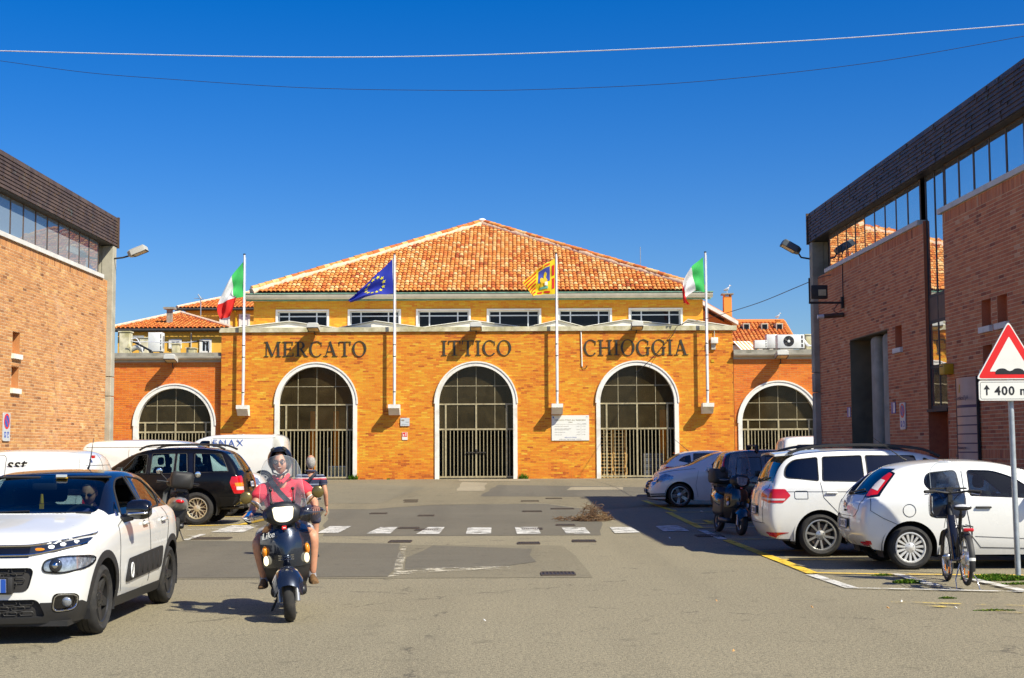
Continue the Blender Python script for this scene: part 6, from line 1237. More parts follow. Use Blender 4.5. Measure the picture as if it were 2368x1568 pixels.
# ---- white three door hatchback
qw = [rp([(1.50, .96), (2.52, 1.00), (2.50, 1.34), (2.15, 1.33), (1.88, 1.24)], [.02, .03, .05, .1, .1]), rp([(2.64, 1.02), (3.02, 1.05), (3.12, 1.15), (3.06, 1.30), (2.66, 1.34)], [.06, .1, .08, .08, .06])]
punto, pb, po = vehicle('hatchback_car', 'white three door hatchback with tall tail lights parked behind the bicycle', 'car',
    [(.0, .22, .66, .70, .56, .46, .80, .84), (.2, .2, .79, .82, .68, .56, .93, .97), (.65, .2, .84, .91, .74, .63, 1.0, 1.03), (1.0, .2, .845, .94, .78, .68, 1.05, 1.08), (1.35, .2, .845, .95, .79, .65, 1.22, 1.25), (1.9, .2, .845, .96, .79, .57, 1.42, 1.46), (2.45, .2, .845, .98, .79, .57, 1.46, 1.50), (3.0, .2, .845, 1.0, .78, .56, 1.44, 1.48), (3.5, .22, .84, 1.01, .75, .54, 1.37, 1.42), (3.78, .25, .82, .99, .71, .56, 1.17, 1.21), (3.98, .28, .80, .95, .68, .60, 1.0, 1.03), (4.06, .30, .77, .88, .66, .60, .93, .95)],
    [.04, 0, -.01, .04, .10, .18], [-.12, .02, .02, -.02, -.04, -.06], (4.06, 1.69, 1.49), (.84, 3.35), ('fifteen', .300, .205, .19, M['hub_white']),
    [('side_window', 'S', P) for P in qw] + [('rear_window', 'R', rp([(-.54, 1.0), (.54, 1.0), (.46, 1.36), (-.46, 1.36)], .04), (3.2, 5), False), ('windscreen', 'F', rp([(-.62, 1.05), (.62, 1.05), (.52, 1.38), (-.52, 1.38)], .05), (.9, 2.6), False),
     ('lamp_black', 'Q', [(.54, .97), (.9, .97), (.9, 1.12), (.70, 1.335), (.46, 1.335), (.50, 1.2)], (3.2, 5)), ('lamp_black', 'S', [(3.46, 1.30), (3.50, 1.335), (3.70, 1.335), (4.05, 1.0), (3.90, .965), (3.74, .99)], (.35,)),
     ('tail_light', 'S', [(3.50, 1.285), (3.52, 1.31), (3.70, 1.31), (4.05, 1.02), (3.88, .995), (3.755, 1.015)], (.35,)), ('tail_light', 'Q', [(.575, .99), (.9, .99), (.9, 1.1), (.7, 1.31), (.49, 1.31), (.53, 1.2)], (3.2, 5)), ('tail_clear', 'S', [(3.61, 1.2), (3.66, 1.225), (3.79, 1.09), (3.74, 1.06)], (.35,)), ('tail_clear', 'Q', [(.60, 1.05), (.64, 1.04), (.60, 1.2), (.565, 1.21)], (3.2, 5)),
     ('reflector', 'R', rp([(.46, .36), (.72, .38), (.70, .32), (.50, .31)], .015), (3.2, 5)), ('reflector', 'S', rp([(3.86, .34), (4.02, .33), (4.02, .39), (3.88, .39)], .01), (.3,)), ('recess', 'R', rp([(-.30, .50), (.30, .50), (.28, .68), (-.28, .68)], .02), (3.2, 5), False),
     ('gap', 'R', line_poly([(-.56, .98), (-.55, .80), (-.46, .71), (.46, .71), (.55, .80), (.56, .98)]), (3.2, 5), False), ('gap', 'S', line_poly([(3.86, .96), (3.88, .80), (3.72, .70), (3.5, .60)]))] +
    [('gap', 'S', line_poly(P, .008)) for P in ([(1.38, .94), (1.34, .5), (1.42, .33), (1.6, .28)], [(2.58, 1.33), (2.60, .9), (2.52, .45), (2.40, .30), (1.6, .28)])] + [('gap', 'S', line_poly([(3.36 + .085 * math.cos(a), .80 + .085 * math.sin(a)) for a in [2 * PI * i / 24 for i in range(25)]], .007)), ('gap', 'S', line_poly([(1.42, .40), (2.48, .45)], .005)), ('headlight', 'F', rp([(.42, .66), (.75, .72), (.78, .88), (.5, .80)], .04), (-1, .8)), ('grille', 'F', rp([(-.45, .3), (.45, .3), (.40, .52), (-.40, .52)], .05), (-1, .5), False)],
    M['car_white'], (8.75, 19.77, 0, PI), dict(side_window=('side_window', M['glass_clear'], -.003)), ((2.05, 2.85), .5))
lining(punto, pb, qw, 'gloss_black', .010); handles(punto, pb, [(2.36, .84)], M['trim'], .22); rear_plate(punto, pb, .60, 'CH 054 ZP'); rear_wiper(punto, pb, 1.02)
for s_ in (-1, 1): mirror(punto, 1.62, s_ * .80, 1.03, M['car_white'], s_, 1.05)
p, n_ = rear_at(pb, 0, .86); part('badge', M['tail_red'], punto, lambda m: m.ell(p + n_ * .008, (.008, .05, .05), 14, 10), 60); part('badge_rim', M['chrome'], punto, lambda m: m.tube([p + n_ * .012 + Vec((0, .052 * math.cos(a), .052 * math.sin(a))) for a in [2 * PI * i / 16 for i in range(16)]], .007, 5, False, True), 60)
p, n_ = rear_at(pb, .05, .765); inst('lettering', text_mesh('PUNTO', .045, .002, m=M['black']), punto, T=frame(p + n_ * .006, (0, 1, 0), n_.cross(Vec((0, 1, 0)))))
part('aerial', M['black'], punto, lambda m: m.tube([(3.15, 0, 1.475), (3.20, 0, 1.50), (3.62, 0, 1.80)], [.016, .009, .003], 6), 60); part('dashboard', M['interior'], punto, lambda m: m.rbox((1.42, 0, .88), (.5, 1.36, .2), .08), 60); part('steering_wheel', M['interior'], punto, lambda m: m.tube([Vec((1.72, .34, .93)) + Vec((.08 * math.sin(a), .18 * math.cos(a), .16 * math.sin(a))) for a in [2 * PI * i / 18 for i in range(18)]], .017, 6, False, True), 60)
# ---- white compact facing the square
bw = [rp([(1.60, 1.02), (2.24, 1.04), (2.24, 1.42), (1.98, 1.37)], [.02, .03, .06, .1]), rp([(2.32, 1.04), (3.02, 1.07), (3.00, 1.42), (2.32, 1.43)], .04), rp([(3.09, 1.075), (3.50, 1.12), (3.40, 1.26), (3.08, 1.40)], .04)]
bcl, bb, bo = vehicle('compact_car', 'white compact car with chrome grille and star shaped wheels facing the square', 'car',
    [(.0, .2, .66, .68, .58, .48, .80, .84), (.18, .18, .80, .80, .70, .58, .93, .97), (.55, .18, .87, .90, .76, .64, 1.02, 1.06), (.95, .19, .89, .96, .80, .70, 1.09, 1.12), (1.25, .19, .893, .99, .83, .72, 1.16, 1.19), (1.75, .19, .893, 1.01, .83, .62, 1.43, 1.46), (2.2, .19, .893, 1.03, .83, .60, 1.51, 1.55), (2.9, .19, .893, 1.05, .82, .59, 1.51, 1.55), (3.5, .2, .88, 1.06, .80, .58, 1.46, 1.50), (3.95, .22, .86, 1.05, .77, .56, 1.36, 1.40), (4.2, .26, .82, 1.0, .74, .62, 1.08, 1.12), (4.36, .3, .76, .9, .7, .6, .96, .98)],
    [.06, 0, -.02, .04, .12, .22], [-.1, .02, .02, -.02, -.04, -.06], (4.36, 1.79, 1.557), (.86, 3.56), ('star', .325, .245, .215, M['silver']),
    [('side_window', 'S', P) for P in bw] + [('windscreen', 'F', rp([(-.66, 1.13), (.66, 1.13), (.56, 1.46), (-.56, 1.46)], .05), (.9, 2.4), False), ('rear_window', 'R', rp([(-.56, 1.08), (.56, 1.08), (.5, 1.38), (-.5, 1.38)], .04), (3.4, 5), False), ('chrome', 'F', rp([(-.41, .50), (.41, .50), (.44, .76), (-.44, .76)], .06), (-1, .4), False), ('grille', 'F', rp([(-.385, .52), (.385, .52), (.415, .74), (-.415, .74)], .05), (-1, .4), False),
     ('headlight', 'F', rp([(.50, .62), (.66, .60), (.86, .76), (.84, .88), (.62, .78)], .03), (-1, .8)), ('headlight', 'S', rp([(.22, .68), (.62, .88), (.48, .92), (.2, .80)], .02), (.5,)), ('grille', 'F', rp([(-.5, .26), (.5, .26), (.46, .40), (-.46, .40)], .04), (-1, .4), False), ('chrome', 'F', rp([(.52, .33), (.82, .35), (.82, .385), (.52, .37)], .01), (-1, .5)), ('gap', 'F', rp([(.52, .27), (.82, .29), (.82, .33), (.52, .31)], .01), (-1, .5)),
     ('cladding', 'F', [(-.9, .1), (.9, .1), (.9, .225), (-.9, .225)], (-1, .5), False)] + [('gap', 'S', line_poly(P)) for P in ([(1.38, 1.0), (1.30, .6), (1.36, .28)], [(2.28, 1.03), (2.30, .6), (2.28, .28)], [(3.05, 1.05), (3.0, .8), (2.9, .4)])] + [('gap', 'S', line_poly([(.3, .92), (.7, 1.0), (1.3, 1.06)], .007)), ('chrome', 'S', line_poly([(1.56, 1.008), (2.3, 1.028), (3.5, 1.10)], .014))],
    M['car_white'], (3.75, 39.25, gz(39.), 0), None, ((2.2, 3.0), .55))
lining(bcl, bb, bw, 'gloss_black'); handles(bcl, bb, [(2.08, .92), (2.86, .95)], M['car_white'])
for s_ in (-1, 1): mirror(bcl, 1.66, s_ * .86, 1.06, M['car_white'], s_, 1.15)
def on_nose(bv, y, z, out): p, n_ = surf(bv, (-2, y, z), (1, 0, 0)); return p + n_ * out
part('grille_bars', M['chrome'], bcl, lambda m: [m.tube([on_nose(bb, y, z, .0) for y in (-.38, -.19, 0, .19, .38)], .010, 5) for z in (.59, .66)] , 60); part('badge', M['chrome'], bcl, lambda m: (m.tube([on_nose(bb, .08 * math.cos(a), .63 + .08 * math.sin(a), .012) for a in [2 * PI * i / 16 for i in range(16)]], .010, 5, False, True), [m.tube([on_nose(bb, 0, .63, .012), on_nose(bb, .08 * math.sin(a), .63 + .08 * math.cos(a), .012)], .009, 5) for a in (0, 2.094, 4.189)]), 60)
for s_ in (-1, 1): part('lamp_core', M['lamp_dark2'], bcl, lambda m: m.ell(on_nose(bb, s_ * .69, .73, .002), (.015, .07, .055), 12, 8), 60)
plate(bcl, frame(on_nose(bb, 0, .44, .02), (0, -1, 0), (-.1, 0, 1)), 'FA 270 KE'); part('aerial', M['black'], bcl, lambda m: m.tube([(3.3, 0, 1.545), (3.33, 0, 1.56), (3.5, 0, 1.75)], [.02, .01, .004], 6), 60)
# ---- black off-roader
jw = [rp([(1.72, 1.14), (2.36, 1.15), (2.36, 1.58), (2.10, 1.56)], [.02, .03, .05, .06]), rp([(2.46, 1.15), (2.98, 1.155), (2.98, 1.60), (2.46, 1.60)], .03), rp([(3.03, 1.155), (3.30, 1.16), (3.24, 1.60), (3.03, 1.60)], .03), rp([(3.46, 1.17), (4.22, 1.19), (4.02, 1.59), (3.42, 1.60)], .04)]
jeep, jb, jo = vehicle('off_road_car', 'black off-road estate with cream lattice wheels and red orange tail light', 'car',
    [(.0, .40, .80, .88, .72, .6, .98, 1.0), (.2, .38, .88, .98, .8, .68, 1.06, 1.08), (.7, .36, .91, 1.05, .84, .72, 1.10, 1.12), (1.3, .34, .915, 1.09, .86, .76, 1.15, 1.17), (1.6, .34, .92, 1.11, .87, .74, 1.36, 1.38), (2.1, .34, .92, 1.12, .87, .68, 1.65, 1.68), (2.6, .34, .92, 1.13, .87, .67, 1.71, 1.74), (3.3, .34, .92, 1.14, .87, .67, 1.72, 1.75), (4.0, .38, .915, 1.15, .86, .66, 1.68, 1.71), (4.25, .42, .90, 1.15, .85, .67, 1.58, 1.61), (4.48, .45, .88, 1.12, .83, .76, 1.26, 1.28), (4.60, .46, .86, 1.05, .81, .76, 1.12, 1.14)],
    [.02, 0, 0, .02, .04, .06], [-.14, .03, .02, -.03, -.05, -.06], (4.60, 1.84, 1.745), (.83, 3.52), ('web', .37, .235, .235, M['champagne']),
    [('side_window', 'S', P) for P in jw] + [('rear_window', 'R', rp([(-.66, 1.17), (.66, 1.17), (.58, 1.60), (-.58, 1.60)], .06), (3.8, 5), False), ('windscreen', 'F', rp([(-.70, 1.17), (.70, 1.17), (.60, 1.62), (-.60, 1.62)], .05), (1.1, 2.6), False),
     ('tail_light', 'Q', rp([(.68, .72), (.95, .70), (.95, 1.08), (.66, 1.10)], .02), (3.8, 5)), ('tail_light', 'S', rp([(4.30, 1.08), (4.26, .94), (4.36, .70), (4.75, .70), (4.75, 1.08)], .02), (.4,)), ('indicator', 'S', [(4.40, .86), (4.75, .86), (4.75, .94), (4.37, .94)], (.4,)), ('indicator', 'Q', [(.70, .86), (.95, .86), (.95, .94), (.70, .94)], (3.8, 5)), ('tail_clear', 'S', [(4.42, .78), (4.75, .78), (4.75, .855), (4.41, .855)], (.4,)), ('tail_clear', 'Q', [(.70, .78), (.95, .78), (.95, .855), (.70, .855)], (3.8, 5)), ('recess', 'R', rp([(-.36, .80), (.30, .80), (.30, 1.0), (-.36, 1.0)], .02), (3.8, 5), False),
     ('bumper', 'R', rp([(-1, .42), (1, .42), (1, .64), (-1, .64)], .02), (3.9, 5), False), ('bumper', 'S', rp([(3.98, .42), (4.8, .42), (4.8, .64), (4.02, .64)], .02), (.4,)), ('vent', 'S', rp([(3.34, 1.16), (3.42, 1.165), (3.38, 1.60), (3.28, 1.60)], .01)), ('vent', 'S', rp([(2.39, 1.14), (2.44, 1.14), (2.44, 1.6), (2.38, 1.59)], .01)),
     ('flap', 'S', rp([(3.84, .90), (4.10, .90), (4.10, 1.10), (3.84, 1.10)], .09))] + [('gap', 'S', line_poly(P)) for P in ([(1.5, 1.12), (1.42, .6), (1.42, .4)], [(2.41, 1.12), (2.42, .45)], [(3.38, 1.14), (3.36, .95), (3.14, .8), (3.08, .45)])] + [('cladding', 'S', [(1.2, .30), (3.1, .30), (3.1, .48), (1.2, .48)]), ('cladding', 'S', line_poly([(.9, .80), (3.0, .82)], .06))],
    M['car_black'], (-10.6, 32.2, 0, R(-1)), dict(side_window=('side_window', M['glass_clear'], -.003), rear_window=('rear_window', M['glass_clear'], -.003), cladding=('cladding', M['car_black'], .014), bumper=('bumper', M['car_black'], .03)), ((2.35, 3.2), .75), zb=.36, arch=.10, arch_trim=.09)
lining(jeep, jb, jw); handles(jeep, jb, [(2.22, 1.0), (3.14, 1.02)], M['car_black'], .2); rear_plate(jeep, jb, .90, 'DA 418 RZ', True, .34); rear_wiper(jeep, jb, 1.20)
for s_ in (-1, 1): part('roof_rail', M['trim'], jeep, lambda m: m.tube(smooth_path([(2.15, s_ * .66, 1.68), (2.4, s_ * .67, 1.78), (3.1, s_ * .67, 1.80), (3.8, s_ * .66, 1.79), (4.1, s_ * .65, 1.69)]), .024, 6), 60); mirror(jeep, 1.82, s_ * .90, 1.20, M['trim'], s_, 1.2)
part('steering_wheel', M['interior'], jeep, lambda m: m.tube([Vec((1.98, -.36, 1.1)) + Vec((.08 * math.sin(a), .19 * math.cos(a), .17 * math.sin(a))) for a in [2 * PI * i / 18 for i in range(18)]], .018, 6, False, True), 60); part('dashboard', M['interior'], jeep, lambda m: m.rbox((1.7, 0, 1.04), (.4, 1.5, .2), .06), 60); part('tow_ball', M['black'], jeep, lambda m: m.ell((4.70, 0, .50), (.04, .04, .04), 10, 8), 60)
part('exhaust', M['dark_iron'], jeep, lambda m: m.cyl((3.9, -.5, .36), (4.5, -.5, .38), .035, 8), 60)
# ---- brown boxy car with roof bars
mw_ = [rp([(1.30, 1.02), (1.98, 1.03), (1.98, 1.46), (1.62, 1.44)], .03), rp([(2.06, 1.03), (2.78, 1.04), (2.78, 1.47), (2.06, 1.47)], .03), rp([(2.88, 1.05), (3.46, 1.06), (3.42, 1.44), (2.88, 1.46)], .06)]
mpv, mb_, mo = vehicle('small_van_car', 'dark brown boxy car with two black roof bars', 'car',
    [(.0, .24, .66, .74, .58, .5, .84, .88), (.2, .2, .80, .88, .72, .6, .98, 1.02), (.6, .2, .845, .96, .76, .66, 1.06, 1.08), (.95, .2, .85, 1.0, .79, .70, 1.14, 1.16), (1.3, .2, .85, 1.01, .80, .66, 1.40, 1.43), (1.7, .2, .85, 1.02, .80, .64, 1.57, 1.60), (2.3, .2, .85, 1.02, .80, .64, 1.61, 1.64), (3.0, .2, .85, 1.03, .80, .64, 1.61, 1.64), (3.55, .22, .85, 1.03, .79, .63, 1.59, 1.62), (3.78, .25, .83, 1.02, .78, .64, 1.50, 1.53), (3.86, .28, .81, 1.0, .77, .70, 1.25, 1.27), (3.90, .3, .78, .9, .75, .70, 1.05, 1.06)],
    [.04, 0, -.01, .02, .06, .1], [-.04, .03, .0, -.01, -.02, -.02], (3.90, 1.70, 1.63), (.80, 3.26), ('six', .30, .20, .19, M['alloy_dark']),
    [('side_window', 'S', P) for P in mw_] + [('rear_window', 'R', rp([(-.56, 1.06), (.56, 1.06), (.52, 1.48), (-.52, 1.48)], .08), (3.4, 5), False), ('windscreen', 'F', rp([(-.64, 1.15), (.64, 1.15), (.56, 1.52), (-.56, 1.52)], .05), (.8, 2.4), False), ('tail_light', 'Q', rp([(.62, 1.20), (.80, 1.18), (.76, 1.46), (.58, 1.48)], .03), (3.4, 5)), ('tail_light', 'S', rp([(3.72, 1.20), (3.95, 1.18), (3.9, 1.45), (3.70, 1.45)], .03), (.4,)), ('bumper', 'R', rp([(-.9, .22), (.9, .22), (.9, .56), (-.9, .56)], .02), (3.3, 5), False), ('bumper', 'S', rp([(3.66, .22), (4, .22), (4, .56), (3.7, .56)], .02), (.4,)),
     ('reflector', 'R', rp([(.56, .40), (.68, .40), (.68, .50), (.56, .50)], .01), (3.4, 5)), ('recess', 'R', rp([(-.34, .72), (.34, .72), (.34, .90), (-.34, .90)], .03), (3.4, 5), False), ('cladding', 'S', [(.95, .16), (3.0, .16), (3.0, .30), (.95, .30)])] + [('gap', 'S', line_poly(P)) for P in ([(1.1, 1.0), (1.08, .35)], [(2.02, 1.02), (2.04, .3)], [(2.82, 1.03), (2.86, .8), (2.8, .35)])],
    M['car_brown'], (8.55, 32.45, 0, PI), None, ((2.0, 2.8), .6), arch_trim=.05, level=2)
lining(mpv, mb_, mw_); rear_plate(mpv, mb_, .80, 'EK 331 HB', True, .40); rear_wiper(mpv, mb_, 1.10); handles(mpv, mb_, [(1.86, .93), (2.68, .95)], M['trim'])
for x in (1.75, 2.95): part('roof_bar', M['black'], mpv, lambda m: (m.tube([(x, -.64, 1.575), (x, -.62, 1.72), (x, .62, 1.72), (x, .64, 1.575)], .022, 6), m.rbox((x, .60, 1.66), (.09, .07, .13), .02), m.rbox((x, -.60, 1.66), (.09, .07, .13), .02)), 50)
for s_ in (-1, 1): mirror(mpv, 1.38, s_ * .83, 1.06, M['black'], s_, 1.1)
part('fog_lamp', M['tail_red'], mpv, lambda m: m.box((3.93, .62, .45), (.02, .1, .07)), 0)
# ---- white small car far right behind the compact
hw_ = [rp([(1.42, .98), (2.2, 1.0), (2.2, 1.36), (1.86, 1.30)], .03), rp([(2.28, 1.0), (2.95, 1.03), (2.92, 1.36), (2.28, 1.37)], .03), rp([(3.02, 1.05), (3.40, 1.14), (3.24, 1.26), (3.02, 1.32)], .05)]
h208, hb_, ho = vehicle('hatchback_car', 'white small hatchback half hidden behind the compact car', 'car',
    [(.0, .22, .66, .70, .56, .46, .80, .84), (.2, .2, .80, .82, .68, .56, .93, .97), (.65, .2, .86, .91, .74, .63, 1.0, 1.03), (1.0, .2, .87, .95, .78, .68, 1.05, 1.08), (1.35, .2, .87, .96, .79, .65, 1.22, 1.25), (1.85, .2, .87, .98, .79, .58, 1.41, 1.44), (2.45, .2, .87, 1.0, .79, .57, 1.43, 1.47), (2.95, .2, .865, 1.02, .78, .56, 1.41, 1.45), (3.4, .22, .85, 1.03, .75, .54, 1.34, 1.38), (3.7, .25, .83, 1.01, .71, .56, 1.15, 1.19), (3.88, .28, .80, .95, .68, .60, 1.0, 1.03), (3.96, .30, .76, .86, .66, .60, .92, .94)],
    [.04, 0, -.01, .04, .10, .18], [-.12, .02, .02, -.02, -.04, -.06], (3.96, 1.74, 1.46), (.82, 3.36), ('ten', .305, .215, .19, M['silver']),
    [('side_window', 'S', P) for P in hw_] + [('rear_window', 'R', rp([(-.58, 1.02), (.58, 1.02), (.48, 1.34), (-.48, 1.34)], .05), (3.1, 5), False), ('windscreen', 'F', rp([(-.62, 1.05), (.62, 1.05), (.52, 1.36), (-.52, 1.36)], .05), (.9, 2.6), False), ('tail_light', 'Q', rp([(.50, .78), (.85, .80), (.82, .96), (.62, .95)], .04), (3.1, 5)), ('tail_light', 'S', rp([(3.5, .95), (3.66, .80), (4, .80), (4, .96)], .03), (.4,))] + [('gap', 'S', line_poly(P)) for P in ([(1.3, .95), (1.28, .4)], [(2.24, .98), (2.26, .35)], [(2.98, 1.0), (2.95, .8), (2.85, .4)])],
    M['car_white'], (8.52, 43.6, gz(43.6), PI), None, ((2.0, 2.8), .5), level=2)
lining(h208, hb_, hw_, 'gloss_black'); rear_wiper(h208, hb_, 1.04); part('aerial', M['black'], h208, lambda m: m.tube([(3.0, 0, 1.45), (3.05, 0, 1.48), (3.45, 0, 1.82)], [.018, .009, .004], 6), 60); part('brake_light', M['tail_red'], h208, lambda m: m.box((3.45, 0, 1.375), (.02, .3, .025)), 0)
for s_ in (-1, 1): mirror(h208, 1.50, s_ * .83, 1.03, M['car_white'], s_, 1.05)
# ---- vans
def van(label, L, W, H, wx, pos, regs, nose=.95, over=None, wheel=None, rear_tilt=-.06):
    k = H - .06
    return vehicle('delivery_van', label, 'van', [(.0, .24, .70, .76, .62, .54, .90, .93), (.18, .22, W / 2 - .07, .92, W / 2 - .15, W / 2 - .26, 1.04, 1.07), (nose * .7, .22, W / 2 - .01, 1.02, W / 2 - .10, W / 2 - .2, 1.14, 1.17), (nose, .22, W / 2, 1.06, W / 2 - .07, W / 2 - .16, 1.22, 1.25), (nose + .38, .22, W / 2, 1.08, W / 2 - .05, W / 2 - .16, 1.22 + (k - 1.22) * .55, 1.25 + (k - 1.22) * .58), (nose + .85, .22, W / 2, 1.10, W / 2 - .05, W / 2 - .17, k - .06, k - .01), (nose + 1.5, .22, W / 2, 1.10, W / 2 - .04, W / 2 - .14, k, H), (L * .7, .22, W / 2, 1.10, W / 2 - .03, W / 2 - .13, k, H), (L - .5, .24, W / 2, 1.10, W / 2 - .03, W / 2 - .13, k - .01, H - .01), (L - .16, .25, W / 2 - .01, 1.10, W / 2 - .04, W / 2 - .15, k - .05, H - .05), (L - .05, .27, W / 2 - .03, 1.10, W / 2 - .07, W / 2 - .14, k - .25, H - .25), (L, .28, W / 2 - .06, 1.06, W / 2 - .09, W / 2 - .12, 1.22, 1.22)],
        [.04, 0, -.01, .02, .06, .1], [-.05, .02, .0, -.01, -.02, -.02], (L, W, H), wx, wheel or ('six', .32, .21, .20, M['hub_white']), regs, M['car_white'], pos, over, group='white delivery vans', bows=(.14, .05, .06), level=2)
vreg = lambda L, W, H, n=.95: [('windscreen', 'F', rp([(-W / 2 + .2, 1.24), (W / 2 - .2, 1.24), (W / 2 - .28, H - .18), (-W / 2 + .28, H - .18)], .05), (.6, 3), False), ('side_window', 'S', rp([(n + .42, 1.14), (n + 1.16, 1.14), (n + 1.16, H - .24), (n + .86, H - .24)], .05)), ('gap', 'S', line_poly([(n + 1.22, H - .15), (n + 1.24, .4)])), ('gap', 'S', line_poly([(n + .3, 1.0), (n + .3, .5), (n + .4, .4)])), ('headlight', 'F', rp([(.5, .76), (.82, .80), (.80, .98), (.62, .94)], .04), (-1, .8)), ('headlight', 'S', rp([(.12, .80), (.42, .90), (.40, 1.0), (.15, .95)], .03), (.4,)), ('grille', 'F', rp([(-.5, .5), (.5, .5), (.5, .66), (-.5, .66)], .04), (-1, .6), False), ('bumper', 'F', [(-1, .2), (1, .2), (1, .42), (-1, .42)], (-1, .6), False), ('tail_light', 'Q', rp([(W / 2 - .2, .72), (W / 2 + .1, .72), (W / 2 + .1, 1.22), (W / 2 - .16, 1.22)], .03), (L - .5, L + 1)), ('tail_light', 'S', rp([(L - .14, .74), (L + .1, .74), (L + .1, 1.22), (L - .10, 1.22)], .02), (.4,)), ('gap', 'R', line_poly([(0.0, .4), (0.001, H - .1)]), (L - .5, L + 1), False), ('bumper', 'R', [(-1, .2), (1, .2), (1, .46), (-1, .46)], (L - .6, L + 1), False)]
v1, vb1, vo1 = van('small white van with black side lettering behind the white hatchback', 3.86, 1.72, 1.70, (.80, 3.1), (-10.86, 23.9, 0, 0), vreg(3.86, 1.72, 1.70, .8) + [('gap', 'S', line_poly(rp([(1.0, .9), (2.42, .9), (2.42, 1.60), (1.4, 1.60)], .08) )), ('gap', 'S', line_poly([(3.62, 1.62), (3.66, 1.2), (3.62, .8)])), ('gap', 'R', line_poly([(-.7, 1.42), (.7, 1.42)]), (3.2, 5), False)], .8)
sd_y = side_at(vb1, 1.5, 1.34, -1).y; sd_2 = side_at(vb1, 1.5, 1.6, -1).y; sx1 = (12 - PCX) / FOC * 23.05 + 10.86
v1t = M['sign_black']; inst('lettering', text_mesh('sst', .30, .003, 'LEFT', v1t, .35, 1.0, .003), v1, T=frame((sx1, sd_y - .008, 1.355), (1, 0, 0), (0, (sd_2 - sd_y) / .26, 1)))
part('yellow_label', M['yellow'], v1, lambda m: m.bx(sx1, sx1 + .42, sd_y - .012, sd_y - .008, 1.18, 1.30), 0); part('side_marker', M['tail_red'], v1, lambda m: m.box((3.80, -.50, 1.565), (.04, .08, .05)), 0)
v2, vb2, vo2 = van('long white van with blue lettering seen through the black car', 4.75, 1.9, 1.95, (.9, 3.7), (-6.35, 36.15, gz(36), PI), vreg(4.75, 1.9, 1.95) + [('gap', 'S', line_poly([(2.5, 1.75), (4.5, 1.75)], .01)), ('gap', 'S', line_poly([(3.4, 1.7), (3.42, .5)]))], .95, None, ('six', .34, .23, .2, M['champagne']))
y2 = side_at(vb2, 3.0, 1.3, 1).y
inst('lettering', text_mesh('TIN', .34, .003, 'CENTER', M['print_blue']), v2, T=frame((3.05, y2 + .012, 1.32), (-1, 0, 0), (0, 0, 1))); inst('lettering', text_mesh('2010 - 2020', .15, .003, 'CENTER', M['print_blue']), v2, T=frame((3.1, y2 + .012, 1.12), (-1, 0, 0), (0, 0, 1)))
v3, vb3, vo3 = van('tall white van with blue roof edge lettering nearest the market wall', 4.78, 1.92, 1.97, (.95, 4.0), (-12.72, 49.5, gz(49), 0), vreg(4.78, 1.92, 1.97) + [('grey', 'S', rp([(4.35, 1.20), (4.70, 1.20), (4.66, 1.70), (4.50, 1.88), (4.34, 1.88)], .05)), ('gap', 'S', line_poly([(2.2, 1.80), (4.4, 1.82)], .012)), ('gap', 'S', line_poly([(4.32, 1.9), (4.34, .4)]))], .95, dict(grey=('corner_pillar', M['lamp_grey'], .002)))
y3 = side_at(vb3, 3.0, 1.6, -1).y; inst('lettering', text_mesh('ENAX', .36, .003, 'CENTER', M['print_blue'], 0, 1.25), v3, T=frame((2.75, y3 - .012, 1.52), (1, 0, 0), (0, .05, 1)))
v4, vb4, vo4 = van('white van partly hidden by the shaded brick building', 4.2, 1.8, 1.86, (.85, 3.4), (13.1, 46.8, gz(46), PI), vreg(4.2, 1.8, 1.86, .85), .85)
# ------------------------------------------------------------------ people
def skinmesh(J, bones, Rd, root, sub=2):
    names = sorted({a for b in bones for a in b}); ix = {n: i for i, n in enumerate(names)}
    me = bpy.data.meshes.new('sk'); me.from_pydata([J[n] for n in names], [(ix[a], ix[b]) for a, b in bones], [])
    ob = bpy.data.objects.new('sk', me); COL.objects.link(ob); md = ob.modifiers.new('k', 'SKIN'); md.use_smooth_shade = True; md.branch_smoothing = .6
    if not me.skin_vertices: me.skin_vertices.new()
    for n in names:
        q = me.skin_vertices[0].data[ix[n]]; r = Rd[n]; q.radius = r if hasattr(r, '__len__') else (r, r); q.use_root = n == root
    s = ob.modifiers.new('s', 'SUBSURF'); s.levels = sub; s.render_levels = sub
    dg = bpy.context.evaluated_depsgraph_get(); dg.update(); ev = bpy.data.meshes.new_from_object(ob.evaluated_get(dg))
    v = [tuple(q.co) for q in ev.vertices]; f = [tuple(p.vertices) for p in ev.polygons]; bpy.data.objects.remove(ob); bpy.data.meshes.remove(me); bpy.data.meshes.remove(ev); return v, f
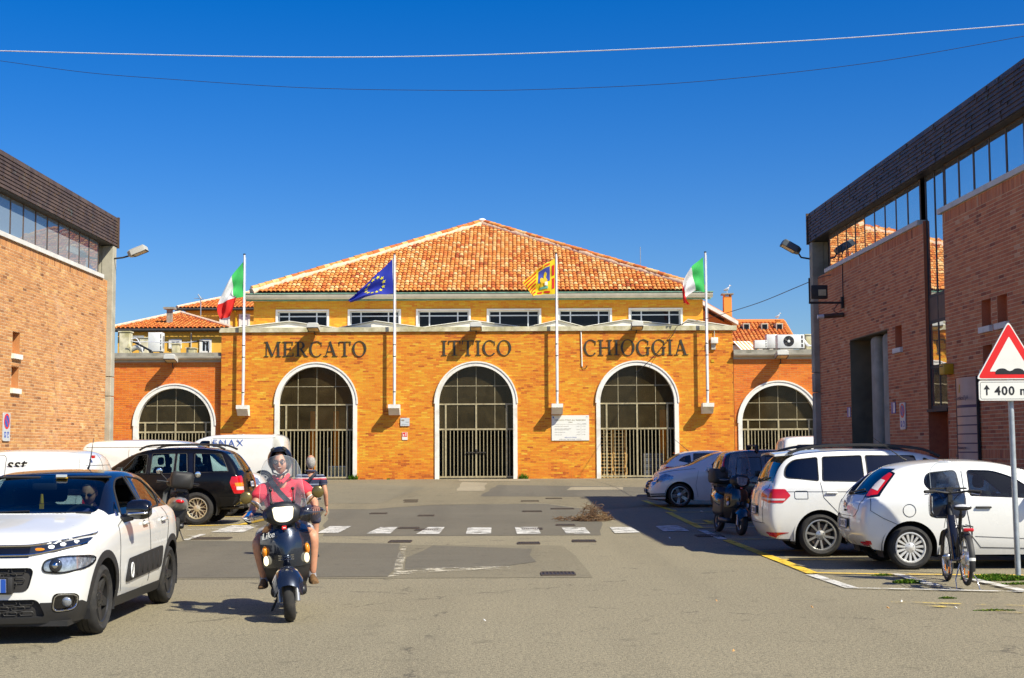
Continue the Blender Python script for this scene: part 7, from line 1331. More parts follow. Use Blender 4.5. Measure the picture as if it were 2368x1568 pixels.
def head_shape(m, T, smile=False):
    """head with brow, nose, lips and chin; face towards -y, centre at the ears, 0.23 high"""
    nu, nv = 36, 26
    def p(a, b):
        th = 2 * PI * a; ph = -PI / 2 + PI * b; x = math.sin(th) * math.cos(ph); y = -math.cos(th) * math.cos(ph); z = math.sin(ph)
        X, Y, Z = .074 * x, .096 * y, .118 * z
        if z < 0: X *= 1 - .20 * (-z) ** 1.5; Y = Y * (1 - .22 * (-z) ** 2) - (.012 * (-z) if y < 0 else -.02 * z)
        if y < 0:
            g = lambda cx, cz, sx, sz: math.exp(-((X - cx) / sx) ** 2 - ((Z - cz) / sz) ** 2)
            Y -= .024 * g(0, -.022, .012, .018) + .012 * g(0, .0, .009, .03) - .010 * (g(.031, .008, .016, .012) + g(-.031, .008, .016, .012)) + .006 * (g(.03, .028, .025, .008) + g(-.03, .028, .025, .008)) + .007 * g(0, -.058, .022, .007) + .012 * g(0, -.098, .026, .018) + .006 * (g(.042, -.03, .02, .02) + g(-.042, -.03, .02, .02))
        return (X, Y, Z)
    m.grid(p, nu, nv, T)
    for s in (-1, 1): m.ell((s * .074, .008, -.008), (.010, .020, .032), 10, 8, T)
def finger(m, base, d, n, ln, r, curl):
    """three bones bending towards -n"""
    p = Vec(base); d = Vec(d).normalized(); n = Vec(n).normalized(); ax = d.cross(n); pts = [p.copy()]
    for k in range(3):
        d = (Mat.Rotation(-curl, 3, ax) @ d).normalized(); p = p + d * ln * (.42, .33, .25)[k]; pts.append(p.copy())
    m.tube(smooth_path(pts, 2), [r, r, r * .97, r * .92, r * .86, r * .8, r * .6][:len(smooth_path(pts, 2))], 7)
def hand(m, wrist, d, n, side, curl=.35, sc=1.):
    """d: towards the fingers, n: back of the hand, side: direction of the thumb"""
    w_, d, n, side = Vec(wrist), Vec(d).normalized(), Vec(n).normalized(), Vec(side).normalized()
    L = .095 * sc; rings = []
    for t, wd, th in ((-.15, .024, .020), (.15, .034, .019), (.55, .041, .017), (.9, .042, .014), (1.04, .036, .009)):
        c = w_ + d * L * t; rings.append([tuple(c + side * math.cos(a) * wd * sc + n * math.sin(a) * th * sc) for a in [2 * PI * i / 10 for i in range(10)]])
    m.loft(rings)
    for k, (o, ln) in enumerate(((.030, .070), (.010, .078), (-.010, .073), (-.029, .058))): finger(m, w_ + d * L * (.98 - .06 * (k == 3)) + side * o * sc, d + side * o * 2.0, n, ln * sc, .0092 * sc, curl * (1 + .12 * k))
    finger(m, w_ + d * L * .25 + side * .030 * sc, d * .7 + side * .8, n + side * .3, .060 * sc, .0105 * sc, curl * .6)
M['skin'] = mat('skin', (.56, .27, .16), .55, var=.10, vs=18, Subsurface_Weight=.1); M['skin_tan'] = mat('tanned_skin', (.52, .25, .145), .55, var=.10, vs=18, Subsurface_Weight=.1)
M['hair_white'] = mat('white_hair', (.33, .31, .28), .85, var=.3, vs=60, bump=.4, bs=220); M['hair_dark'] = mat('dark_hair', (.05, .04, .035), .7, var=.3, vs=40, bump=.6, bs=160)
M['polo_red'] = mat('red_polo', (.72, .04, .065), .85, var=.22, vs=7, bump=1., bs=9); M['shorts_grey'] = mat('grey_check_shorts', (.34, .33, .34), .9, var=.35, vs=25, bump=.3, bs=14); M['shorts_navy'] = mat('navy_shorts', (.05, .05, .085), .9, var=.2, vs=8, bump=.35, bs=12)
M['shoe_brown'] = mat('brown_shoe', (.16, .085, .03), .8, var=.3, vs=20, bump=.3); M['shoe_dark'] = mat('dark_shoe', (.03, .03, .035), .7); M['sole'] = mat('pale_sole', (.66, .64, .60), .7); M['strap'] = mat('dark_strap', (.012, .014, .025), .8, var=.2); M['lip'] = mat('lip', (.42, .12, .10), .5); M['teeth'] = mat('teeth', (.7, .66, .58), .4); M['eye'] = mat('eye', (.03, .02, .015), .2)
M['helmet'] = mat('black_helmet', (.010, .010, .011), .3, var=.15, coat=.4); M['purple'] = mat('purple_shirt', (.12, .10, .30), .85, var=.1)
t = NT('striped_polo'); z_ = t.n('SeparateXYZ'); t.set(z_.inputs[0], t.obj()); sw = t.math('FRACT', t.math('MULTIPLY', t.math('ADD', z_.outputs[2], t.math('MULTIPLY', t.noise(6., 2, .5, t.obj()), .012)), 6.4))
cst = t.ramp(sw, [(0., (.02, .022, .055)), (.36, (.58, .03, .04)), (.50, (.66, .64, .64)), (.57, (.02, .022, .055)), (.80, (.22, .25, .32)), (.90, (.02, .022, .055))], 'CONSTANT')
t.bsdf(cst, .85, 0, t.bump(t.noise(12., 3, .5, t.obj()), .4, .01)); M['polo_striped'] = t.m
def shoe(m, heel, toe, up=.09, w_=.045):
    h, e = Vec(heel), Vec(toe); d = (e - h); L = d.length; d.normalize(); sdv = d.cross(Vec((0, 0, 1))).normalized(); upv = sdv.cross(d); rings = []
    for t_, wd, ht in ((-.12, .6, .55), (0, .85, 1.), (.3, .95, .95), (.6, 1.08, .62), (.85, 1.0, .45), (1.0, .62, .30)): c = h + d * L * t_; rings.append([tuple(c + sdv * (w_ * wd * math.cos(a)) + upv * (max(0, math.sin(a)) * up * ht - (.004 if math.sin(a) < 0 else 0))) for a in [2 * PI * i / 12 for i in range(12)]])
    m.loft(rings)
def strap_path(m, pts, w_=.05, th=.006):
    P = smooth_path(pts, 5); vs = []
    for i, p in enumerate(P): t_ = (P[min(i + 1, len(P) - 1)] - P[max(0, i - 1)]).normalized(); sdv = t_.cross(Vec((0, 1, 0))).normalized(); vs += [[tuple(p + sdv * w_ / 2), tuple(p + sdv * w_ / 2 + Vec((0, -th, 0))), tuple(p - sdv * w_ / 2 + Vec((0, -th, 0))), tuple(p - sdv * w_ / 2)]]
    m.loft(vs)
LIMB = [('pelvis', 'waist'), ('waist', 'chest'), ('chest', 'neckb'), ('neckb', 'neck'), ('chest', 'shL'), ('shL', 'elL'), ('elL', 'wrL'), ('chest', 'shR'), ('shR', 'elR'), ('elR', 'wrR'), ('pelvis', 'hipL'), ('hipL', 'knL'), ('knL', 'cfL'), ('cfL', 'anL'), ('pelvis', 'hipR'), ('hipR', 'knR'), ('knR', 'cfR'), ('cfR', 'anR')]
RAD = dict(pelvis=.085, waist=.08, chest=.075, neckb=.06, neck=.055, shL=.046, shR=.046, elL=.044, elR=.044, wrL=.030, wrR=.030, hipL=.092, hipR=.092, knL=.058, knR=.058, cfL=.056, cfR=.056, anL=.038, anR=.038)
def person(label, base, J, head_T, mats, sleeve=.75, short=.85, hands=(), rz=0, scale=1., extra=1.0):
    o = thing('person', label, 'person', base, rz); o.scale = (scale,) * 3
    J = {k: Vec(v) for k, v in J.items()}
    for s_ in 'LR': J['cf' + s_] = J['kn' + s_].lerp(J['an' + s_], .35) + Vec((0, .012, 0)); J['sl' + s_] = J['sh' + s_].lerp(J['el' + s_], sleeve); J['st' + s_] = J['hip' + s_].lerp(J['kn' + s_], short); J['fo' + s_] = J['kn' + s_] 
    v, f = skinmesh(J, LIMB, RAD, 'pelvis'); b = MB(); b.add(v, f); head_shape(b, head_T)
    for h in hands: hand(b, *h)
    b.build('body', mats['skin'], o, 180)
    k = dict(RAD); k.update({'chest': .168, 'waist': .155, 'pelvis': .150, 'shL': .092, 'shR': .092, 'slL': .078, 'slR': .078, 'neckb': .098})
    v, f = skinmesh(J, [('pelvis', 'waist'), ('waist', 'chest'), ('chest', 'neckb'), ('chest', 'shL'), ('shL', 'slL'), ('chest', 'shR'), ('shR', 'slR')], k, 'waist'); m = MB(); m.add(v, f); m.build('shirt', mats['shirt'], o, 180)
    k.update({'pelvis': .152, 'hipL': .118, 'hipR': .118, 'stL': .10, 'stR': .10}); J['pt'] = J['pelvis'].lerp(J['waist'], .35); k['pt'] = .153
    v, f = skinmesh(J, [('pt', 'pelvis'), ('pelvis', 'hipL'), ('hipL', 'stL'), ('pelvis', 'hipR'), ('hipR', 'stR')], k, 'pelvis'); m = MB(); m.add(v, f); m.build('shorts', mats['shorts'], o, 180); return o, J
def face_bits(o, T, glasses=True, smile=True):
    for s_ in (-1, 1): part('eye', M['eye'], o, lambda m: m.ell((s_ * .031, -.083, .008), (.012, .006, .006), 8, 6, T), 60)
    for s_ in (-1, 1): part('eyebrow', M['hair_dark'], o, lambda m: m.tube([T @ Vec((s_ * x, -.088 + .2 * (x - .03) ** 2 / .03, .026 + z)) for x, z in ((.014, 0), (.03, .005), (.046, 0))], .004, 5), 60)
    part('mouth', M['lip'], o, lambda m: m.tube([T @ Vec((x, -.098 + 4.5 * x * x, -.056 + (7 * x * x if smile else 0))) for x in (-.026, -.015, 0, .015, .026)], [.003, .006, .007, .006, .003], 6), 60)
    if smile: part('teeth', M['teeth'], o, lambda m: m.tube([T @ Vec((x, -.1025 + 4.5 * x * x, -.053 + 7 * x * x)) for x in (-.018, 0, .018)], .0035, 5), 60)
    if glasses:
        g = part('glasses', M['black'], o, lambda m: ([m.tube([T @ Vec((s_ * .033 + .025 * math.cos(a), -.101, .006 + .019 * math.sin(a))) for a in [2 * PI * i / 14 for i in range(14)]], .0028, 5, False, True) for s_ in (-1, 1)], m.tube([T @ Vec((-.009, -.104, .009)), T @ Vec((.009, -.104, .009))], .0028, 5), [m.tube([T @ Vec((s_ * .058, -.10, .01)), T @ Vec((s_ * .076, .0, .012))], .0028, 5) for s_ in (-1, 1)]), 60)
        for s_ in (-1, 1): part('lens', M['screen'], g, lambda m: m.ell((s_ * .033, -.101, .006), (.024, .001, .018), 12, 6, T), 60)
# ------------------------------------------------------------------ scooters
M['scoot_blue'] = mat('dark_blue_metal_paint', (.022, .030, .048), .25, .55, var=.1, coat=1.); M['scoot_black'] = mat('black_scooter_plastic', (.014, .014, .016), .45, var=.15); M['scoot_silver'] = mat('silver_paint', (.36, .37, .38), .3, .6, var=.08, coat=.6); M['scoot_dark'] = mat('black_scooter_paint', (.010, .010, .012), .2, 0, coat=1.)
M['headlight_on'] = emit('lit_headlight', (1., .84, .50), 1.3, (.8, .75, .6)); M['headlight_core'] = emit('lit_bulb', (1., .92, .7), 7.); M['mirror_back'] = mat('mirror_back', (.20, .15, .05), .25, .6, var=.2)  # mirror backs: yellowish reflection of the ground is put into their colour
M['guard'] = glass('smoked_guard', (.50, .48, .48), 1.4, .03, .03)
def scooter(root, bodym, lit=False, screen=True, topcase=False, guards=False, indic=True):
    """front wheel on the ground at the origin, heading -y"""
    def wheel(y, r, wd):
        T = Mat.Translation((0, y, r)) @ Mat.Rotation(R(90), 4, 'Y'); o = part('wheel', M['rubber'], root, lambda m: m.lathe([(r * .58, -wd * .38), (r * .78, -wd * .5), (r * .93, -wd * .40), (r, -wd * .14), (r * 1.005, 0), (r, wd * .14), (r * .93, wd * .40), (r * .78, wd * .5), (r * .58, wd * .38)], 32, T), 50)
        part('rim', M['scoot_silver'] if not lit else M['alloy_dark'], o, lambda m: (m.lathe([(r * .60, -wd * .36), (r * .54, -wd * .3), (r * .54, wd * .3), (r * .60, wd * .36)], 28, T), [m.add([T @ Vec((q * math.cos(a + e), q * math.sin(a + e), z)) for z in (-.02, .02) for q, e in ((.04, -.25), (.04, .25), (r * .56, .10), (r * .56, -.10))], [(0, 1, 2, 3), (7, 6, 5, 4), (0, 4, 5, 1), (2, 6, 7, 3), (1, 5, 6, 2), (3, 7, 4, 0)]) for a in [i * 2 * PI / 5 for i in range(5)]], m.lathe([(.045, -.05), (.045, .05)], 12, T)), 40)
        return o
    w1 = wheel(0, .238, .115); wheel(1.32, .228, .12)
    part('brake_disc', M['brake'], w1, lambda m: m.lathe([(.11, .07), (.05, .07)], 24, Mat.Translation((0, 0, .238)) @ Mat.Rotation(R(90), 4, 'Y')), 40)
    for s_ in (-1, 1): part('fork_leg', M['scoot_silver'], root, lambda m: (m.cyl((s_ * .082, .0, .22), (s_ * .080, .08, .46), .020, 10), m.cyl((s_ * .082, -.005, .19), (s_ * .082, .02, .27), .027, 10)), 50)
    def fend(a, c):
        t_ = R(28) + R(122) * c; s_ = -1 + 2 * a; rr = .285 + .02 * (1 - abs(s_)) - .03 * max(0, abs(s_) - .7); wv = .140 * (1 - .25 * (c - .4) ** 2 * 2); return (s_ * wv * 1.05, -rr * math.cos(t_) * .98, .238 + rr * math.sin(t_) * 1.02 - .10 * abs(s_) ** 3 - .01)
    part('front_fender', bodym, root, lambda m: m.grid(fend, 12, 14), 60)
    zs_ = [.20, .30, .42, .54, .66, .76, .84, .90, .95]; ws = [.125, .175, .212, .238, .252, .250, .235, .205, .15]; ys_ = [.40, .34, .285, .25, .235, .24, .26, .29, .33]
    def itp(a, z): i = min(7, max(0, next((k for k in range(8) if z <= zs_[k + 1]), 7))); q = (z - zs_[i]) / (zs_[i + 1] - zs_[i]); return a[i] * (1 - q) + a[i + 1] * q
    def shell(off=0., k=1., z0=.20, z1=.95):
        def g(a, c): z = z0 + (z1 - z0) * c; s_ = (-1 + 2 * a) * k; return (s_ * itp(ws, z), itp(ys_, z) + .20 * abs(s_) ** 2.2 - .02 * (1 - s_ * s_) + off, z)
        return g
    part('lower_shield', M['scoot_black'], root, lambda m: m.grid(shell(.012, 1.02, .20, .60), 16, 10), 60); part('leg_shield', bodym, root, lambda m: (m.grid(shell(0, 1., .50, .95), 18, 14), m.grid(shell(.06, .96, .28, .955), 12, 8)), 60)
    part('centre_panel', bodym, root, lambda m: m.loft([[(s_ * w_, itp(ys_, z) - .022 - d + .20 * abs(w_ / itp(ws, z)) ** 2.2, z) for s_, d in ((-1, 0), (-.6, .028), (0, .036), (.6, .028), (1, 0))] for z, w_ in ((.60, .055), (.64, .085), (.74, .10), (.86, .105), (.95, .085))], False, False), 60)
    part('horn_grille', M['chrome'], root, lambda m: [m.tube([(x, itp(ys_, z) - .065 + 2. * x * x, z) for x in (-.075, -.04, 0, .04, .075)], .006, 5) for z in (.585, .605, .625)], 60)
    part('badge', M['sign_red'], root, lambda m: m.rbox((0, itp(ys_, .89) - .062, .895), (.045, .012, .036), .004), 0); part('badge_mark', M['sign_white'], root, lambda m: m.box((.002, itp(ys_, .89) - .0695, .895), (.026, .002, .008)), 0)
    if lit: inst('lettering', text_mesh('Like', .085, .002, m=M['sign_white'], shear=.4), root, T=frame((-.165, .262, .80), (.92, -.36, .22), (-.1, .1, 1)))
    if indic:
        for s_ in (-1, 1): part('indicator', M['amber'], root, lambda m: m.ell((s_ * .208, .355, .665), (.030, .05, .055), 12, 8), 60); part('side_light', M['tail_clear'] if not lit else M['headlight_on'], root, lambda m: m.ell((s_ * .200, .345, .575), (.026, .045, .05), 12, 8), 60)
    part('inner_body', M['scoot_black'], root, lambda m: (m.bx(-.11, .11, .30, .46, .30, .93), m.rbox((0, .66, .25), (.36, .56, .10), .04), m.rbox((0, 1.12, .52), (.32, .62, .40), .08)), 50)
    part('side_panel', bodym, root, lambda m: m.loft([[(hw * math.cos(a), y, zc + hh * math.sin(a)) for a in [2 * PI * i / 14 for i in range(14)]] for y, hw, hh, zc in ((.86, .12, .10, .60), (.95, .185, .17, .60), (1.25, .195, .17, .64), (1.55, .15, .12, .70), (1.70, .06, .05, .74))]), 60)
    part('seat', M['strap'], root, lambda m: m.loft([[(hw * math.cos(a), y, zc + hh * math.sin(a)) for a in [2 * PI * i / 12 for i in range(12)]] for y, hw, hh, zc in ((.76, .06, .03, .78), (.85, .14, .05, .78), (1.15, .155, .055, .79), (1.2, .15, .06, .83), (1.5, .13, .055, .84), (1.62, .06, .03, .84))]), 60)
    part('tail_light', M['tail_red'], root, lambda m: m.ell((0, 1.70, .72), (.08, .03, .035), 12, 8), 60); part('exhaust', M['scoot_silver'], root, lambda m: m.tube([(.17, 1.05, .30), (.19, 1.25, .34), (.19, 1.68, .42)], [.03, .065, .055], 12), 50); part('kick_stand', M['dark_iron'], root, lambda m: m.tube([(-.10, .85, .2), (-.2, .92, .0)], .013, 6), 40)
    part('handlebar_cowl', M['scoot_black'], root, lambda m: m.loft([[(hw * math.cos(a), y, zc + hh * math.sin(a)) for a in [2 * PI * i / 16 for i in range(16)]] for y, hw, hh, zc in ((.22, .13, .10, 1.02), (.26, .175, .125, 1.03), (.36, .21, .12, 1.03), (.46, .17, .09, 1.02), (.52, .10, .05, 1.01))]), 60)
    part('steering_neck', M['scoot_black'], root, lambda m: m.cyl((0, .40, .90), (0, .38, 1.0), .07, 12), 50)
    lens = rp([(-.105, .065), (.105, .065), (.088, -.055), (.04, -.082), (-.04, -.082), (-.088, -.055)], .03)
    FT = Mat(((1, 0, 0, 0), (0, 0, -1, .225), (0, 1, 0, 1.035), (0, 0, 0, 1))); hl = part('headlight', M['headlight_on'] if lit else M['lamp_glass'], root, lambda m: (m.prism(lens, 0, .012, FT), m.prism([(x * .88, y * .86) for x, y in lens], .0121, .020, FT)), 40)
    part('headlight_rim', M['chrome'], root, lambda m: m.tube([FT @ Vec((x * 1.03, y * 1.03, .004)) for x, y in lens], .008, 6, False, True), 60)
    if lit: part('bulb', M['headlight_core'], hl, lambda m: m.ell((0, .203, 1.025), (.026, .006, .022), 10, 6), 60)
    part('handlebar', M['black'], root, lambda m: (m.tube(smooth_path([(-.36, .50, 1.03), (-.18, .43, 1.03), (0, .42, 1.02), (.18, .43, 1.03), (.36, .50, 1.03)]), .014, 8), m.cyl((-.39, .52, 1.03), (-.26, .46, 1.03), .019, 10), m.cyl((.26, .46, 1.03), (.39, .52, 1.03), .019, 10)), 50)
    for s_ in (-1, 1):
        part('brake_lever', M['scoot_silver'], root, lambda m: m.tube(smooth_path([(s_ * .22, .39, 1.03), (s_ * .30, .40, 1.015), (s_ * .38, .44, 1.01)]), .007, 6), 60)
        part('mirror_stalk', M['mirror_back'] if lit else M['black'], root, lambda m: m.tube([(s_ * .20, .40, 1.07), (s_ * .26, .38, 1.12), (s_ * .345, .36, 1.20)], .007, 6), 60); o = part('mirror', M['mirror_back'] if lit else M['black'], root, lambda m: m.ell((s_ * .355, .37, 1.215), (.062, .022, .062), 16, 10), 60); part('mirror_glass', M['mirror'], o, lambda m: m.ell((s_ * .355, .390, 1.215), (.055, .004, .055), 14, 6), 60)
        if guards: part('hand_guard', M['guard'], root, lambda m: m.grid(lambda a, c: (s_ * (.16 + .26 * a), .24 + .16 * a * a + .03 * (2 * c - 1) ** 2, .99 + .03 * a + (.075 + .05 * a - .13 * a * a * a) * (2 * c - 1)), 12, 8), 60)
    if screen:
        def sc(a, c): s_ = -1 + 2 * a; hw = (.235 - .05 * c) * (1 - .55 * max(0, c - .72) ** 2 / .078 * abs(s_) ** .5 * .35); return (s_ * hw, .27 + .17 * c + .10 * s_ * s_, 1.08 + .53 * c - .05 * c * c * s_ * s_)
        ws_ = part('windscreen', M['screen'], root, lambda m: m.grid(sc, 16, 14), 60)
        part('screen_edge', M['screen_rim'], ws_, lambda m: m.tube([sc(0, i / 12) for i in range(13)] + [sc(i / 12, 1) for i in range(1, 13)] + [sc(1, 1 - i / 12) for i in range(1, 13)], .0016, 5), 60)
        for s_ in (-1, 1): part('screen_strut', M['black'], root, lambda m: (m.cyl((s_ * .11, .285, 1.10), (s_ * .11, .325, 1.27), .006, 6), m.ell((s_ * .11, .285, 1.14), (.016, .014, .016), 8, 6), m.ell((s_ * .11, .318, 1.27), (.018, .014, .018), 8, 6)), 60)
    if topcase:
        tc = part('top_case', M['trim'], root, lambda m: m.loft([[(hw * x, y, z0 + hh * z) for x, z in rp([(-1, 0), (1, 0), (1, 1), (-1, 1)], .35)] for y, hw, hh, z0 in ((1.36, .15, .22, .98), (1.42, .20, .30, .95), (1.72, .20, .30, .95), (1.78, .15, .22, .98))]), 60); part('case_lid_seam', M['gap'], tc, lambda m: m.bx(-.203, .203, 1.415, 1.725, 1.08, 1.086), 0); part('case_rack', M['dark_iron'], root, lambda m: (m.bx(-.1, .1, 1.40, 1.72, .90, .945), m.bx(-.05, .05, 1.45, 1.62, .80, .90)), 0)
M['screen_rim'] = mat('screen_edge', (.42, .46, .47), .2)
sco = thing('motor_scooter', 'dark blue scooter with lit headlight and clear screen ridden towards the viewer', 'scooter', (-2.16, 13.6, 0)); scooter(sco, M['scoot_blue'], True, True, False, True)
LEAN = Mat.Translation((-2.16, 13.6, 0)) @ Mat.Rotation(R(9), 4, 'Z') @ Mat.Rotation(R(-4.5), 4, 'Y'); sco.rotation_euler = LEAN.to_euler()
Jr = dict(pelvis=(0, .98, .88), waist=(0, .95, 1.02), chest=(0, .90, 1.20), neckb=(0, .87, 1.36), neck=(0, .85, 1.42), shL=(-.20, .87, 1.29), shR=(.20, .87, 1.29), elL=(-.31, .70, 1.08), elR=(.32, .70, 1.10), wrL=(-.325, .555, 1.05), wrR=(.325, .555, 1.05), hipL=(-.11, .93, .85), hipR=(.11, .93, .85), knL=(-.285, .53, .76), knR=(.285, .53, .78), anL=(-.235, .62, .37), anR=(.245, .62, .37))
HT = Mat.Translation((0, .80, 1.535)) @ Mat.Rotation(R(-6), 4, 'Z')
rd_, Jq = person('smiling man in red polo and black helmet riding the scooter', (-2.16, 13.6, 0), Jr, HT, dict(skin=M['skin'], shirt=M['polo_red'], shorts=M['shorts_grey']), .62, .80, [((-.325, .56, 1.052), (-.05, -1, -.1), (-.1, -.2, 1), (1, 0, 0), .75), ((.325, .56, 1.052), (.05, -1, -.1), (.1, -.2, 1), (-1, 0, 0), .75)])
rd_.rotation_euler = LEAN.to_euler(); face_bits(rd_, HT)
hm = part('helmet', M['helmet'], rd_, lambda m: m.grid(lambda a, c: HT @ (lambda th, ph: Vec((.128 * math.sin(th) * math.cos(ph), -.142 * math.cos(th) * math.cos(ph) + .012, .138 * math.sin(ph) + .028)))(R(-180 + 360 * a), R(90 - (52 + 88 * max(0, min(1, (abs(-180 + 360 * a) - 38) / 34))) * c)), 48, 20), 60)
part('helmet_lining', M['black'], hm, lambda m: m.grid(lambda a, c: HT @ (lambda th, ph: Vec((.116 * math.sin(th) * math.cos(ph), -.128 * math.cos(th) * math.cos(ph) + .012, .126 * math.sin(ph) + .028)))(R(-180 + 360 * a), R(90 - (50 + 88 * max(0, min(1, (abs(-180 + 360 * a) - 38) / 34))) * c)), 48, 14), 60)
for s_ in (-1, 1):
    for k in range(4): part('helmet_vent', M['gap'], hm, lambda m: m.ell((0, 0, 0), (.026, .006, .005), 8, 6, HT @ Mat.Translation((s_ * .062, -.070 + k * .006, .128 + k * .008)) @ Mat.Rotation(s_ * .55, 4, 'Y')), 60)
part('chin_strap', M['strap'], rd_, lambda m: m.tube([HT @ Vec(q) for q in ((-.10, .0, -.02), (-.075, -.04, -.10), (0, -.07, -.132), (.075, -.04, -.10), (.10, .0, -.02))], .009, 6), 60)
part('collar', M['polo_red'], rd_, lambda m: (m.tube([(-.075, .86, 1.40), (-.055, .80, 1.375), (0, .765, 1.33)], .020, 6), m.tube([(.075, .86, 1.40), (.055, .80, 1.375), (0, .765, 1.33)], .020, 6)), 60)
part('shoulder_strap', M['strap'], rd_, lambda m: strap_path(m, [(-.13, .88, 1.385), (-.10, .775, 1.34), (-.02, .735, 1.22), (.08, .755, 1.10), (.17, .83, .99)], .055), 60)
inst('lettering', text_mesh('Lacus', .035, .001, m=M['sign_white'], shear=.3), rd_, T=frame((.05, .742, 1.155), (1, 0, 0), (0, .12, 1)))
for s_ in (-1, 1): part('shoe', M['shoe_brown'], rd_, lambda m: shoe(m, (s_ * .24, .66, .305), (s_ * .265, .42, .30)), 60); part('sock', M['shorts_grey'], rd_, lambda m: m.tube([(s_ * .237, .625, .42), (s_ * .24, .63, .35)], [.044, .046], 10), 60); part('sleeve_cuff', M['sign_white'], rd_, lambda m: m.tube([Jq['sl' + ('L' if s_ < 0 else 'R')] + (Jq['el' + ('L' if s_ < 0 else 'R')] - Jq['sh' + ('L' if s_ < 0 else 'R')]).normalized() * q for q in (.052, .062)], .074, 12), 60)
# ---- man walking away
Jw = dict(pelvis=(0, 0, .90), waist=(0, .0, 1.06), chest=(0, .02, 1.26), neckb=(0, .03, 1.42), neck=(0, .05, 1.47), shL=(-.19, .02, 1.355), shR=(.19, .02, 1.355), elL=(-.25, .06, 1.08), elR=(.265, -.03, 1.08), wrL=(-.24, .22, .88), wrR=(.275, .05, .84), hipL=(-.10, 0, .86), hipR=(.10, 0, .86), knL=(-.09, .22, .50), knR=(.095, .02, .47), anL=(-.085, .12, .12), anR=(.095, -.10, .09))
HW = Mat.Translation((0, .07, 1.585)) @ Mat.Rotation(PI + .15, 4, 'Z')
wk, Jq = person('grey haired man in a striped polo and navy shorts walking away', (-3.16, 21.7, 0), Jw, HW, dict(skin=M['skin_tan'], shirt=M['polo_striped'], shorts=M['shorts_navy']), .62, .82, [((.275, .05, .84), (.05, .05, -1), (1, .2, 0), (-.1, 1, 0), .3), ((-.24, .22, .88), (0, .3, -1), (-1, .2, 0), (.1, 1, 0), .3)], 0, .925)
part('hair', M['hair_white'], wk, lambda m: m.grid(lambda a, c: HW @ (lambda th, ph: Vec((.078 * math.sin(th) * math.cos(ph), -.100 * math.cos(th) * math.cos(ph) + .004, .121 * math.sin(ph) + .002)))(R(-180 + 360 * a), R(46 - (14 + 84 * max(0, min(1, (abs(-180 + 360 * a) - 60) / 60))) * c)), 40, 12), 60)
part('bald_patch', M['skin_tan'], wk, lambda m: m.grid(lambda a, c: HW @ (lambda th, ph: Vec((.079 * math.sin(th) * math.cos(ph), -.100 * math.cos(th) * math.cos(ph) + .004, .122 * math.sin(ph) + .002)))(2 * PI * a, R(90 - 46 * c)), 24, 6), 60)
part('collar', M['shorts_navy'], wk, lambda m: m.tube([(.075 * math.cos(a), .035 + .075 * math.sin(a), 1.445) for a in [2 * PI * i / 14 for i in range(14)]], .020, 6, False, True), 60)
part('bag_strap', M['strap'], wk, lambda m: strap_path(m, [(.12, -.0, 1.43), (.06, -.13, 1.36), (-.06, -.145, 1.22), (-.17, -.09, 1.06)], .045, -.006), 60); part('belt', M['strap'], wk, lambda m: m.tube([(.176 * math.cos(a), .142 * math.sin(a), .975) for a in [2 * PI * i / 20 for i in range(20)]], .014, 6, False, True), 60)
for s_, A_, pt in ((-1, 'anL', .05), (1, 'anR', -.10)):
    a = Jq[A_]; part('shoe', M['shoe_dark'], wk, lambda m: shoe(m, (a.x, a.y - .04, a.z - (.08 if s_ < 0 else .07)), (a.x + s_ * .02, a.y + .20, a.z - (.11 if s_ < 0 else .075))), 60); part('sole', M['sole'], wk, lambda m: m.tube([(a.x, a.y - .06, a.z - (.08 if s_ < 0 else .075)), (a.x + s_ * .02, a.y + .19, a.z - (.115 if s_ < 0 else .082))], .03, 6) if False else m.prism([(a.x - .04, a.y - .07), (a.x + .04, a.y - .07), (a.x + .05, a.y + .18), (a.x - .04, a.y + .18)], a.z - .093, a.z - .072), 0); part('sock', M['strap'], wk, lambda m: m.tube([(a.x, a.y, a.z + .10), (a.x, a.y, a.z - .02)], [.048, .046], 10), 60)
# ---- driver of the white hatchback, seated
Jd = dict(pelvis=(2.0, -.36, .62), waist=(2.03, -.36, .78), chest=(2.06, -.36, .96), neckb=(2.05, -.36, 1.10), neck=(2.02, -.36, 1.15), shL=(2.06, -.54, 1.05), shR=(2.06, -.18, 1.05), elL=(1.92, -.62, .86), elR=(1.92, -.14, .86), wrL=(1.76, -.55, .95), wrR=(1.76, -.20, .95), hipL=(1.95, -.46, .62), hipR=(1.95, -.26, .62), knL=(1.55, -.48, .70), knR=(1.55, -.26, .70), anL=(1.35, -.48, .35), anR=(1.35, -.26, .35))
fix = lambda J: J
HD = Mat.Translation((1.97, -.36, 1.245)) @ Mat.Rotation(R(-90), 4, 'Z') @ Mat.Rotation(R(18), 4, 'X')
dv, Jq = person('dark haired driver in sunglasses at the wheel of the white hatchback', (0, 0, 0), Jd, HD, dict(skin=M['skin_tan'], shirt=M['purple'], shorts=M['shorts_navy']), .7, .85, [((1.76, -.55, .95), (-1, .1, .1), (0, -.3, 1), (0, 1, .2), .6), ((1.76, -.20, .95), (-1, -.1, .1), (0, .3, 1), (0, -1, .2), .6)])
dv.matrix_world = Mat.Translation(C3.location) @ C3.rotation_euler.to_matrix().to_4x4(); dv.location = C3.location; dv.rotation_euler = C3.rotation_euler
part('hair', M['hair_dark'], dv, lambda m: m.grid(lambda a, c: HD @ (lambda th, ph: Vec((.083 * math.sin(th) * math.cos(ph), -.104 * math.cos(th) * math.cos(ph) + .004, .127 * math.sin(ph) + .004)))(R(-180 + 360 * a), R(90 - (42 + 70 * max(0, min(1, (abs(-180 + 360 * a) - 60) / 50))) * c)), 36, 12), 60)
